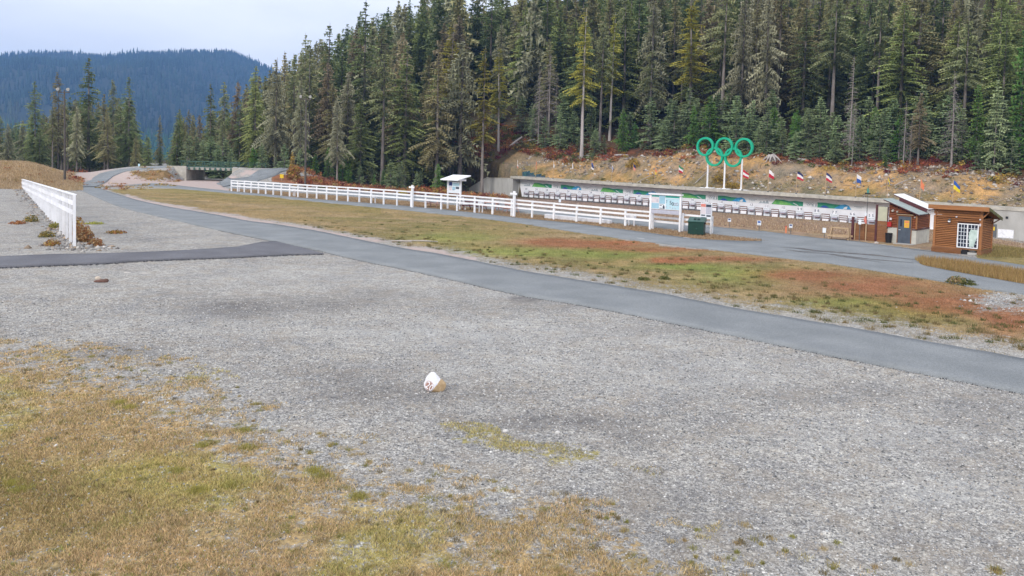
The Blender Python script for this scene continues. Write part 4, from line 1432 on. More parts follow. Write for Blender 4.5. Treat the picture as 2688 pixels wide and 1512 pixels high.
# big notice board
def notice_board():
    v = -71.4
    r, _, t0 = vthing('notice_board', 'large white and pale blue notice board with teal header on white posts before the fence', 'notice board', 1745, 609, v)
    z0 = r.location.z
    tl, tr = tz(1706, 600, v)[0]-t0, tz(1784, 610, v)[0]-t0
    ztl, ztr = hz(1706, 509, v)-z0, hz(1784, 516, v)-z0
    zb_ = hz(1745, 550, v)-z0
    zt_ = (ztl+ztr)/2
    for x in (tl, tr):
        bm = MB(); bm.box(x-0.07, x+0.07, -0.07, 0.07, -0.3, zt_+0.02); bm.build('post', M['white'], r)
        bm = MB(); bm.box(x-0.06, x+0.06, 0.35, 0.48, -0.3, 1.5); bm.build('rear_post', M['white'], r)
    bm = MB(); bm.box(tl+0.072, tr-0.072, -0.03, 0.03, zb_, zt_); bm.build('backing_board', M['panel_white'], r)
    bm = MB(); bm.box(tl-0.12, tr+0.12, -0.2, 0.2, zt_+0.022, zt_+0.13); bm.build('cap_board', M['white'], r)
    bm = MB(); bm.box(tl+0.072, tr-0.072, -0.04, 0.04, zb_-0.34, zb_-0.05); bm.build('lower_board', M['print_grey'], r)
    W = tr-tl
    hh = zt_-zb_
    def pn(x0, x1, y0, y1, m, nm, y=-0.034):
        bm = MB()
        bm.box(tl+0.1+(W-0.2)*x0, tl+0.1+(W-0.2)*x1, y-0.004, y, zb_+hh*y0, zb_+hh*y1)
        return bm.build(nm, m, r)
    pn(0.0, 0.27, 0.86, 0.96, M['panel_teal'], 'teal_header')
    pn(0.5, 1.0, 0.84, 0.96, M['panel_teal'], 'teal_header')
    pn(0.0, 0.27, 0.45, 0.84, M['print_pink'], 'poster')
    pn(0.28, 0.49, 0.40, 0.98, M['panel_sky'], 'poster')
    pn(0.0, 0.27, 0.04, 0.42, M['panel_sky'], 'poster')
    p = pn(0.28, 0.49, 0.04, 0.38, M['panel_white'], 'poster')
    pn(0.52, 1.0, 0.04, 0.80, M['panel_blue'], 'map_panel')
    # print on the posters
    def marks(name, cells, m, y=-0.041):
        bm = MB()
        for (x0, x1, y0, y1) in cells:
            bm.box(tl+0.1+(W-0.2)*x0, tl+0.1+(W-0.2)*x1, y-0.003, y, zb_+hh*y0, zb_+hh*y1)
        bm.build(name, m, r)
    marks('small_print', [(0.17, 0.24, 0.66, 0.70), (0.17, 0.25, 0.53, 0.60), (0.02, 0.05, 0.45, 0.5)], M['print_grey'])
    marks('small_print', [(0.29, 0.43, 0.34, 0.37), (0.3, 0.38, 0.24, 0.28), (0.29, 0.4, 0.06, 0.1), (0.53, 0.57, 0.6, 0.64), (0.54, 0.56, 0.5, 0.55)], M['print_dark'])
    marks('small_print', [(0.53, 0.56, 0.16, 0.24), (0.66, 0.7, 0.14, 0.22), (0.75, 0.79, 0.1, 0.16), (0.84, 0.88, 0.09, 0.13)], M['print_grey'])
    bm = MB()
    bm.prism([(tl+0.1+(W-0.2)*0.41, zb_+hh*0.05), (tl+0.1+(W-0.2)*0.485, zb_+hh*0.05), (tl+0.1+(W-0.2)*0.48, zb_+hh*0.2), (tl+0.1+(W-0.2)*0.445, zb_+hh*0.34), (tl+0.1+(W-0.2)*0.415, zb_+hh*0.2)], -0.046, -0.042)
    bm.build('dark_figure_print', M['print_dark'], r)
    # four round symbols in a row, the first like a 5
    text_obj('5', 0.42, M['print_dark'], (tl+0.1+(W-0.2)*0.69, -0.046, zb_+hh*0.38), r, 'symbol')
    for q, x in enumerate((0.77, 0.85, 0.93)):
        bm = MB()
        c = [(tl+0.1+(W-0.2)*x+math.cos(a)*0.09, -0.046, zb_+hh*0.43+math.sin(a)*0.11) for a in np.linspace(0, 2*math.pi, 9)]
        bm.tube(c, 0.03, 4, cap=False)
        bm.build('symbol', M['print_dark'] if q == 0 else M['print_grey'], r)
notice_board()

def poster_board():
    v = -70.95
    r, _, t0 = vthing('poster_board', 'small white board with red and grey posters at the fence end behind the bin', 'notice board', 1852, 619, v)
    z0 = r.location.z
    tl, tr = tz(1837, 600, v)[0]-t0, tz(1866, 600, v)[0]-t0
    zt_, zb_ = hz(1850, 534, v)-z0, hz(1850, 575, v)-z0
    W, hh = tr-tl, zt_-zb_
    bm = MB(); bm.box(tl, tr, 0, 0.03, zb_, zt_); bm.build('backing_board', M['panel_white'], r)
    for x in (tl+0.05, tr-0.05):
        bm = MB(); bm.box(x-0.05, x+0.05, 0.032, 0.12, -0.3, zt_+0.04); bm.build('post', M['white'], r)
    def pn(x0, x1, y0, y1, m, nm):
        bm = MB(); bm.box(tl+W*x0, tl+W*x1, -0.006, -0.001, zb_+hh*y0, zb_+hh*y1); bm.build(nm, m, r)
    pn(.03, .47, .78, .97, M['print_red'], 'poster_header')
    pn(.5, .97, .78, .95, M['print_dark'], 'poster_header')
    pn(.03, .47, .32, .775, M['print_pink'], 'poster')
    pn(.5, .97, .32, .775, M['print_grey'], 'poster')
    pn(.08, .45, .2, .28, M['print_dark'], 'small_print')
    pn(.55, .95, .16, .27, M['print_dark'], 'small_print')
    pn(.1, .45, .02, .12, M['navy'], 'small_print')
poster_board()

def bin_():
    v = -72.2
    r, _, t0 = vthing('waste_bin', 'dark green metal bear-proof waste bin with sloping lid at the fence end', 'bin', 1828, 622, v)
    z0 = r.location.z
    r.rotation_euler = (0, 0, ROT*0.55)
    k = F/58.0
    W = 1.18
    # x right, y away
    hb, hf, ht = 1.12, 1.0, 1.34
    bm = MB(); bm.box(-W/2, W/2, -0.45, 0.5, 0.03, 1.0); o = bm.build('body', M['bin'], r)
    bv = o.modifiers.new('bevel', 'BEVEL'); bv.width = 0.02; bv.segments = 2
    bm = MB()
    bm.add([(-W/2-0.05, -0.52, 1.002), (W/2+0.05, -0.52, 1.002), (W/2+0.05, 0.55, 1.002), (-W/2-0.05, 0.55, 1.002),
            (-W/2-0.05, -0.52, 1.05), (W/2+0.05, -0.52, 1.05), (W/2+0.05, 0.5, 1.33), (-W/2-0.05, 0.5, 1.33), (-W/2-0.05, 0.55, 1.3), (W/2+0.05, 0.55, 1.3)],
           [(0, 3, 2, 1), (4, 5, 6, 7), (7, 6, 9, 8), (0, 1, 5, 4), (3, 8, 9, 2), (1, 2, 9, 6, 5), (0, 4, 7, 8, 3)])
    bm.build('lid', M['bin_lid'], r)
    for x in (-0.14, 0.14):
        bm = MB(); bm.box(x-0.09, x+0.09, -0.1, 0.06, 1.17, 1.245); bm.build('lid_handle', M['dark'], r)
    bm = MB(); bm.tube([(0.05, -0.452, 0.5), (0.05, -0.49, 0.5)], 0.05, 10); bm.build('latch', M['bin_lid'], r)
    bm = MB(); bm.box(W/2+0.002, W/2+0.07, -0.1, 0.1, 0.85, 0.98); bm.build('side_hinge', M['dark'], r)
    for x in (-0.5, 0.5):
        bm = MB(); bm.box(x-0.06, x+0.06, -0.4, 0.45, -0.05, 0.028); bm.build('foot', M['dark'], r)
bin_()

def cross_post(px, ybase, ytop, ybar, label, v=-70.9):
    r, _, t0 = vthing('marker_post', label, 'post', px, ybase, v)
    z0 = r.location.z
    zt_, zbr = hz(px, ytop, v)-z0, hz(px, ybar, v)-z0
    bm = MB(); bm.box(-0.11, 0.11, -0.09, 0.09, -0.3, zt_); bm.build('upright', M['white'], r)
    bm = MB(); bm.box(-0.42, 0.42, -0.15, -0.092, zbr-0.09, zbr+0.09); bm.build('crossbar', M['white'], r)
cross_post(1082, 540, 486, 491.5, 'white post with a short crossbar standing in the far half of the fence')
cross_post(1349, 567, 501.5, 508.5, 'white post with a short crossbar in front of the end of the target wall', v=-70.9)

def kiosk():
    v = -68.3
    r, _, t0 = vthing('notice_kiosk', 'white roofed notice kiosk with posters standing behind the fence', 'kiosk', 1190, 550, v)
    z0 = r.location.z
    q = lambda px: tz(px, 520, v)[0]-t0
    tl, tr = q(1177), q(1207)
    zt_, zb_ = hz(1192, 477, v)-z0, hz(1192, 507, v)-z0
    bm = MB(); bm.box(tl, tr, -0.04, 0.04, zb_, zt_); bm.build('panel', M['panel_white'], r)
    for x in (tl-0.08, tr+0.08):
        bm = MB(); bm.box(x-0.075, x+0.075, -0.08, 0.08, -0.3, zt_+0.1); bm.build('post', M['white'], r)
    for s in (0.12, 0.3):
        bm = MB(); bm.beam((tr+s, 0.2, 1.3), (tr+s+0.45, 0.2, -0.1), 0.06, 0.06, up=(0, 1, 0)); bm.build('brace', M['white'], r)
    bm = MB(); bm.box(tl-0.35, tr+0.4, -0.5, 0.5, zt_+0.102, zt_+0.3); bm.build('roof_beam', M['white_old'], r)
    bm = MB()
    a, b = q(1160), q(1236)
    zr = hz(1200, 466, v)-z0
    a, b = a+0.75, b-0.95
    bm.add([(a, -1.0, zr-0.3), (b, -1.0, zr-0.3), (b, 0.9, zr+0.16), (a, 0.9, zr+0.16), (a, -1.0, zr-0.2), (b, -1.0, zr-0.2), (b, 0.9, zr+0.26), (a, 0.9, zr+0.26)],
           [(0, 3, 2, 1), (4, 5, 6, 7), (0, 1, 5, 4), (1, 2, 6, 5), (2, 3, 7, 6), (3, 0, 4, 7)])
    bm.build('roof', M['white'], r)
    W, hh = tr-tl, zt_-zb_
    def pn(x0, x1, y0, y1, m, nm='poster'):
        bm = MB(); bm.box(tl+W*x0, tl+W*x1, -0.05, -0.042, zb_+hh*y0, zb_+hh*y1); bm.build(nm, m, r)
    pn(.06, .34, .64, .97, M['navy']); pn(.4, .95, .62, .9, M['panel_blue'])
    pn(.06, .32, .3, .55, M['print_pink']); pn(.36, .62, .3, .56, M['panel_sky']); pn(.66, .95, .38, .56, M['print_dark'])
    pn(.08, .3, .5, .56, M['print_dark'], 'small_print'); pn(.1, .28, .26, .29, M['print_red'], 'small_print'); pn(.36, .55, .26, .29, M['print_dark'], 'small_print')
kiosk()

def picnic(px, py, label, mm, rz=0.0, sc=1.0):
    p = G(px, py)
    r = thing('picnic_table', label, 'picnic table', (p[0], p[1], T1(p[0], p[1])), ROT+rz, 'picnic tables behind the fence')
    r.scale = (sc, sc, sc)
    for k in range(4):
        bm = MB(); bm.box(-0.95, 0.95, -0.36+k*0.185, -0.36+k*0.185+0.165, 0.72, 0.76); bm.build('table_board', mm, r)
    for s in (-1, 1):
        bm = MB(); bm.box(-0.95, 0.95, s*0.74-0.13, s*0.74+0.13, 0.42, 0.46); bm.build('seat', mm, r)
    for x in (-0.62, 0.62):
        for s in (-1, 1):
            bm = MB(); bm.beam((x+s*0.022, s*0.22, 0.715), (x+s*0.022, s*0.66, -0.03), 0.04, 0.1, up=(1, 0, 0)); bm.build('leg', mm, r)
        bm = MB(); bm.box(x+0.045, x+0.085, -0.86, 0.86, 0.33, 0.415); bm.build('seat_beam', mm, r)
        bm = MB(); bm.box(x+0.045, x+0.085, -0.35, 0.35, 0.63, 0.715); bm.build('top_beam', mm, r)
picnic(1240, 551, 'dark maroon picnic table just right of the roofed kiosk', M['picnic'], 0.2, 1.15)
picnic(1288, 552, 'pale reddish picnic table partly hidden behind a fence post', M['picnic_pale'], 0.5, 1.1)
picnic(1340, 557, 'reddish picnic table beside the second white crossbar post', M['picnic_pale'], -0.5, 1.1)
picnic(1138, 543, 'pale picnic table seen between the fence rails left of the kiosk', M['picnic_pale'], 0.4, 1.0)

# low white block behind the fence
def barrier():
    v = -69.3
    ta, tb = tz(1432, 570, v)[0], tz(1603, 580, v)[0]
    p = WV((ta+tb)/2, v)
    r = thing('low_barrier', 'low whitewashed concrete block lying along the fence foot', 'barrier', (p[0], p[1], T1(p[0], p[1])), ROT)
    hw = (tb-ta)/2
    nseg = 4
    for k in range(nseg):
        bm = MB()
        x0, x1 = -hw+2*hw*k/nseg+0.01, -hw+2*hw*(k+1)/nseg-0.01
        bm.prism([(x0, -0.1), (x1, -0.1), (x1, 0.36-0.015*k), (x0, 0.38-0.01*k)], -0.2, 0.25)
        o = bm.build('block', M['white_old'], r)
        bv = o.modifiers.new('bevel', 'BEVEL'); bv.width = 0.04; bv.segments = 2
barrier()

# small stands seen through and behind the rails
def legs_stand(px, py, label, hh=0.95, w=0.5, v=-69.6):
    r, _, t0 = vthing('folding_stand', label, 'stand', px, py, v, 'small white stands behind the fence')
    bm = MB(); bm.box(-w/2, w/2, -0.15, 0.15, hh-0.3, hh); bm.build('box', M['white'], r)
    for s in (-1, 1):
        bm = MB(); bm.box(s*w*0.36-0.045, s*w*0.36+0.045, -0.05, 0.05, -0.1, hh-0.302); bm.build('leg', M['white'], r)
legs_stand(627, 501, 'small white stand at the far end of the fence, between its second and third posts')
legs_stand(772, 513, 'small white stand behind the tenth post of the fence', 0.95, 0.45)
legs_stand(980, 532, 'small white box on legs seen through the rails left of the first crossbar post', 0.95, 0.9)
legs_stand(1262, 557, 'white box on two legs right of the dark maroon picnic table', 1.1, 0.6)
legs_stand(1657, 599, 'white box on two legs near the notice board', 0.95, 0.75)

# signs on the range side
def range_sign(px, ybase, ytop, ybot, wpx, mats, label, name='lane_sign'):
    p = TG(px, ybase)
    t, v = tvof(p[0], p[1])
    r = thing(name, label, 'sign', (p[0], p[1], p[2]), ROT)
    k = F/(p[1])
    zt_, zb_ = hz(px, ytop, v)-p[2], hz(px, ybot, v)-p[2]
    w = wpx/k
    bm = MB(); bm.tube([(0, 0.03, -0.1), (0, 0.03, zb_+0.1)], 0.03, 6); bm.build('stake', M['grey_metal'], r)
    bm = MB(); bm.box(-w/2, w/2, -0.015, 0.0, zb_, zt_); bm.build('plate', mats[0], r)
    if len(mats) > 1:
        bm = MB(); bm.box(-w*0.36, w*0.36, -0.022, -0.017, zb_+(zt_-zb_)*0.5, zt_-(zt_-zb_)*0.12); bm.build('lettering_strip', mats[1], r)
        bm = MB()
        for q in range(4):
            bm.box(-w*0.36+q*w*0.19, -w*0.36+q*w*0.19+w*0.12, -0.022, -0.017, zb_+(zt_-zb_)*0.12, zb_+(zt_-zb_)*0.32)
        bm.build('small_print', M['print_grey'], r)
range_sign(1914, 597.5, 573, 582, 9, (M['panel_white'], M['navy']), 'small white and blue sign on a stake right of the green bin')
range_sign(1992, 606, 579, 591, 11, (M['panel_white'], M['flag_blue']), 'second small blue and white sign on a stake on the far side of the asphalt')
range_sign(2075, 614, 588, 598, 9, (M['panel_white'], M['navy']), 'third small blue and white sign on a stake beside the orange stake')
range_sign(2163, 624, 598, 611, 9, (M['panel_white'],), 'plain white plate on a thin stake left of the wooden frame')
range_sign(1469, 555, 522, 531, 7.5, (M['panel_white'],), 'plain white square sign standing just behind the fence in front of the targets')
range_sign(2255, 632, 576, 589, 7, (M['panel_white'],), 'small white plates on the maroon post at the end of the wooden screen')
p = TG(2063, 611)
r = thing('orange_stake', 'short orange stake beside the third small sign', 'stake', p, ROT)
bm = MB(); bm.tube([(0, 0, -0.1), (0, 0, 0.5)], [0.07, 0.06], 8); bm.build('shaft', M['flag_orange'], r)
bm = MB(); bm.tube([(0, 0, 0.501), (0, 0, 0.56)], [0.09, 0.03], 8); bm.build('tip', M['red'], r)

# wooden trestle frame
def trestle():
    v = -66.0
    r, _, t0 = vthing('pine_trestle', 'open raw-pine trestle frame standing at the asphalt edge', 'frame', 2200, 628, v)
    z0 = r.location.z
    xa, xb = tz(2183, 625, v)[0]-t0, tz(2226, 628, v)[0]-t0
    ht = hz(2205, 600, v)-z0
    hlow = 0.22
    for x, s in ((xa, -0.12), (xb, 0.12)):
        for y in (-0.3, 0.3):
            bm = MB(); bm.beam((x+s, y, -0.06), (x, y*0.15, ht), 0.08, 0.06, up=(0, 1, 0)); bm.build('leg', M['pine'], r)
    bm = MB(); bm.box(xa-0.05, xb+0.05, -0.09, 0.09, ht+0.002, ht+0.09); bm.build('top_bar', M['pine'], r)
    for y in (-0.42, 0.36):
        bm = MB(); bm.box(xa-0.2, xb+0.2, y-0.03, y+0.03, hlow, hlow+0.14); bm.build('lower_bar', M['pine'], r)
    bm = MB(); bm.box(xa-0.1, xb+0.1, -0.385, 0.325, hlow+0.02, hlow+0.06); bm.build('shelf_board', M['pine'], r)
trestle()
for (px, py, lab) in ((1790, 612, 'small white marker at the foot of the second notice board post'),):
    pass

# white paint dashes on the path
for a, b in (((1672, 626.5), (1692, 628.5)), ((1794, 624.8), (1812, 627))):
    A, B = TG(*a), TG(*b)
    c = (A+B)/2
    d = (B-A)[:2]
    L_ = max(np.linalg.norm(d), 0.5)
    d = d/np.linalg.norm(d)
    nn = np.array([-d[1], d[0]])
    q = [c[:2]-d*L_/2-nn*0.06, c[:2]+d*L_/2-nn*0.06, c[:2]+d*L_/2+nn*0.06, c[:2]-d*L_/2+nn*0.06]
    bm = MB()
    bm.add([(e[0], e[1], T1(*e)+0.05) for e in q], [(0, 1, 2, 3)])
    tag(bm.build('painted_mark', M['white_old']), 'white painted dash on the fence path', kind='structure')

# ------------------------------------------------------------------ huts
def boards(r, x0, x1, z0, z1, pitch, y, th, m, hole=None, axis='x', name='siding_board'):
    """overlapping boards; hole (a0,a1,z0,z1) splits them"""
    z = z0
    while z < z1-0.02:
        ze = min(z+pitch, z1)
        spans = [(x0, x1)]
        if hole:
            hs = hole if isinstance(hole, list) else [hole]
            for hh in hs:
                if ze > hh[2]+0.01 and z < hh[3]-0.01:
                    ns_ = []
                    for a, b in spans:
                        if hh[0] > a:
                            ns_.append((a, min(b, hh[0])))
                        if hh[1] < b:
                            ns_.append((max(a, hh[1]), b))
                    spans = [(a, b) for a, b in ns_ if b-a > 0.04]
        for a, b in spans:
            bm = MB()
            # log siding: rounded outer face
            prof = [(0, 0.008), (-th*0.7, 0.02), (-th, (ze-z)*0.45), (-th*0.75, (ze-z)-0.03), (0, (ze-z)-0.012)]
            vs_ = []
            for e in (a, b):
                for (o_, h_) in prof:
                    if axis == 'x':
                        vs_.append((e, y+o_, z+h_))
                    else:
                        vs_.append((y-o_, e, z+h_))
            k = len(prof)
            fs_ = [(i, i+1, i+1+k, i+k) for i in range(k-1)]+[tuple(range(k-1, -1, -1)), tuple(range(k, 2*k)), (k-1, 0, k, 2*k-1)]
            bm.add(vs_, fs_)
            bm.build(name, m, r)
        z = ze

def hut_big():
    base = G(2572, 671)
    rz = R_(-44)
    W, D, Hf = 2.78, 2.5, 3.02
    r = thing('wooden_hut', 'brown log-sided hut with a large white gridded window and a lean-to roof', 'hut', (base[0], base[1], T1(*base[:2])), rz)
    # origin at front right corner; x runs left as negative
    x0, x1 = -W, 0.0
    zs = 0.34
    Hb = 2.45
    slope = (Hf-Hb)/D
    bm = MB(); bm.box(x0+0.03, x1-0.03, 0.03, D-0.03, zs, Hb-0.1); bm.build('core_wall', M['gap'], r)
    wx0, wx1, wz0, wz1 = x1-1.32, x1-0.19, 0.48, 1.95
    boards(r, x0+0.07, x1-0.07, zs, 2.33, 0.118, 0.02, 0.06, M['cedar'], hole=(wx0-0.07, wx1+0.07, wz0-0.07, wz1+0.07))
    boards(r, x0+0.02, x1-0.02, 2.35, Hf-0.14, 0.155, 0.0, 0.025, M['cedar'], name='gable_board')
    boards(r, 0.07, D-0.07, zs, Hb-0.08, 0.118, 0.0-0.02, 0.06, M['cedar'], axis='y')
    # corner posts
    for x, y in ((x0, 0), (x1, 0), (x1, D), (x0, D)):
        bm = MB(); bm.box(x-0.07, x+0.068, y-0.07, y+0.068, zs-0.02, Hf-0.15 if y == 0 else Hb-0.1); bm.build('corner_post', M['cedar'], r)
    # skirt of lattice and blocks
    bm = MB(); bm.box(x0-0.12, x1-1.1, -0.12, -0.08, -0.1, zs-0.03); bm.build('skirt_board', M['brownwood'], r)
    bm = MB()
    for q in range(14):
        xx = x0-0.08+q*0.115
        bm.beam((xx, -0.135, 0.0), (xx+0.2, -0.135, zs-0.06), 0.02, 0.02, up=(0, 1, 0))
        bm.beam((xx+0.2, -0.15, 0.0), (xx, -0.15, zs-0.06), 0.02, 0.02, up=(0, 1, 0))
    bm.build('lattice', M['cedar'], r)
    bm = MB(); bm.box(x0-0.1, x1+0.09, -0.1, -0.075, zs-0.028, zs+0.05); bm.build('sill_board', M['brownwood'], r)
    bm = MB(); bm.box(x1-0.72, x1-0.18, -0.05, 0.3, -0.1, 0.15); bm.build('foundation_block', M['concrete'], r)
    bm = MB(); bm.box(x1-1.08, x1-0.74, 0.0, 0.3, 0.0, 0.3); bm.build('vent_opening', M['dark'], r)
    bm = MB(); bm.box(x1-0.16, x1+0.1, -0.09, 0.35, -0.1, zs-0.03); bm.build('skirt_board', M['brownwood'], r)
    bm = MB(); bm.box(x1+0.02, x1+0.07, 0.36, D, -0.1, zs-0.03); bm.build('skirt_board', M['brownwood'], r)
    # window
    wf = thing_part = MB()
    fw = 0.06
    wf.box(wx0-fw, wx1+fw, -0.09, 0.03, wz0-fw, wz0)
    wf.box(wx0-fw, wx1+fw, -0.09, 0.03, wz1, wz1+fw)
    wf.box(wx0-fw, wx0, -0.088, 0.03, wz0+0.001, wz1-0.001)
    wf.box(wx1, wx1+fw, -0.088, 0.03, wz0+0.001, wz1-0.001)
    win = wf.build('window', M['white'], r)
    mid = wx0+(wx1-wx0)*0.475
    bm = MB(); bm.box(mid-0.04, mid+0.03, -0.075, 0.0, wz0+0.002, wz1-0.002); bm.build('mullion', M['white'], win)
    nz = 6
    for (a, b, nxx) in ((wx0, mid-0.042, 3), (mid+0.032, wx1, 3)):
        bm = MB()
        for q in range(1, nxx):
            xx = a+(b-a)*q/nxx
            bm.box(xx-0.013, xx+0.013, -0.045, -0.02, wz0+0.003, wz1-0.003)
        for q in range(1, nz):
            zz = wz0+(wz1-wz0)*q/nz
            bm.box(a+0.002, b-0.002, -0.052, -0.018, zz-0.013, zz+0.013)
        bm.build('glazing_bars', M['panel_white'], win)
        for q in range(nxx):
            for s in range(nz):
                pn = MB()
                pn.box(a+(b-a)*q/nxx+0.014, a+(b-a)*(q+1)/nxx-0.014, -0.03, -0.024, wz0+(wz1-wz0)*s/nz+0.014, wz0+(wz1-wz0)*(s+1)/nz-0.014)
                pn.build('pane', M['glass'], win)
    # white sheeting hanging just inside the right sash, seen bright in the panes
    n1_, n2_ = 9, 12
    vs_, fs_ = [], []
    a, b = mid+0.07, wx1-0.02
    for j in range(n2_):
        f = j/(n2_-1)
        wdt = np.interp(f, [0, .25, .5, .8, 1], [0.30, 0.36, 0.52, 0.56, 0.42])*0.92
        cx_ = np.interp(f, [0, 1], [(a+b)/2-0.05, (a+b)/2+0.06])
        for i in range(n1_):
            u = i/(n1_-1)
            vs_.append((cx_+(u-0.5)*wdt, -0.062+0.008*math.sin(u*9+f*4), wz0+0.04+f*1.12))
    for j in range(n2_-1):
        for i in range(n1_-1):
            fs_.append((j*n1_+i, j*n1_+i+1, (j+1)*n1_+i+1, (j+1)*n1_+i))
    n0 = len(vs_)
    fs_ += [tuple(reversed([i+n0 for i in f])) for f in fs_]
    vs_ += [(p[0], p[1]+0.004, p[2]) for p in vs_]
    bm = MB(); bm.add(vs_, fs_)
    bm.build('sheet_covering', M['plastic'], win, smooth=True)
    # lamps and knobs
    bm = MB(); bm.tube([(x0+0.95, -0.06, 2.24), (x0+0.95, -0.2, 2.24), (x0+0.93, -0.26, 2.14)], [0.05, 0.06, 0.1], 10); bm.build('lamp', M['grey_metal'], r)
    bm = MB(); bm.tube([(x0+0.93, -0.262, 2.13), (x0+0.93, -0.27, 2.05)], [0.085, 0.07], 10); bm.build('lamp_bulb', M['white_old'], r)
    for x, z in ((x0+1.32, 2.42), (x1-0.06, 2.33), (x0-0.02, 2.5), (x1-0.05, 2.02), (x1-0.05, 1.94)):
        bm = MB(); bm.tube([(x, -0.06 if x > x0+1 and x < x1-.5 else -0.075, z), (x, -0.15, z)], [0.05, 0.05], 10); bm.build('beam_end', M['print_pink'], r)
    # roof: high in front, low at the back, with overhangs
    ov_f, ov_b, ov_l, ov_r = 0.5, 0.45, 0.28, 0.5
    ys_ = (-ov_f, D+ov_b)
    zz = lambda y: Hf-0.1-(y)*slope
    def sheet(xa, xb, ya, yb, z_off, th, m, nm):
        bm = MB()
        bm.add([(xa, ya, zz(ya)+z_off), (xb, ya, zz(ya)+z_off), (xb, yb, zz(yb)+z_off), (xa, yb, zz(yb)+z_off),
                (xa, ya, zz(ya)+z_off+th), (xb, ya, zz(ya)+z_off+th), (xb, yb, zz(yb)+z_off+th), (xa, yb, zz(yb)+z_off+th)],
               [(0, 3, 2, 1), (4, 5, 6, 7), (0, 1, 5, 4), (1, 2, 6, 5), (2, 3, 7, 6), (3, 0, 4, 7)])
        bm.build(nm, m, r)
    sheet(x0-ov_l, x1+ov_r, -ov_f, D+ov_b, 0.0, 0.07, M['brownwood'], 'roof_deck')
    sheet(x0-ov_l-0.02, x1+ov_r+0.02, -ov_f-0.02, D+ov_b+0.03, 0.072, 0.03, M['moss'], 'roof_covering')
    bm = MB(); bm.box(x0-ov_l-0.03, x1+ov_r+0.03, -ov_f-0.06, -ov_f-0.022, zz(-ov_f)-0.15, zz(-ov_f)+0.13); bm.build('fascia_board', M['cedar'], r)
    for k in range(7):
        ya = -ov_f+0.0+k*0.46
        yb = ya+0.44
        bm = MB()
        xx = x1+ov_r+0.022
        bm.add([(xx, ya, zz(ya)-0.10), (xx+0.04, ya, zz(ya)-0.10), (xx+0.04, yb, zz(yb)-0.10), (xx, yb, zz(yb)-0.10), (xx, ya, zz(ya)+0.10), (xx+0.04, ya, zz(ya)+0.10), (xx+0.04, yb, zz(yb)+0.10), (xx, yb, zz(yb)+0.10)],
               [(0, 3, 2, 1), (4, 5, 6, 7), (0, 1, 5, 4), (1, 2, 6, 5), (2, 3, 7, 6), (3, 0, 4, 7)])
        bm.build('verge_board', M['moss'], r)
    bm = MB(); bm.beam((x1, -0.1, 2.35), (x1+ov_r, -0.1, zz(-0.1)-0.03), 0.07, 0.07, up=(0, 1, 0)); bm.build('roof_brace', M['cedar'], r)
    bm = MB(); bm.beam((x1+0.07, D-0.1, 2.0), (x1+ov_r, D-0.1, zz(D)-0.03), 0.07, 0.07, up=(0, 1, 0)); bm.build('roof_brace', M['brownwood'], r)
M['moss'] = mat('mossy_shingle', (0.16, 0.17, 0.055), (0.07, 0.06, 0.045), scale=6, rough=0.95, bump=0.4)
hut_big()

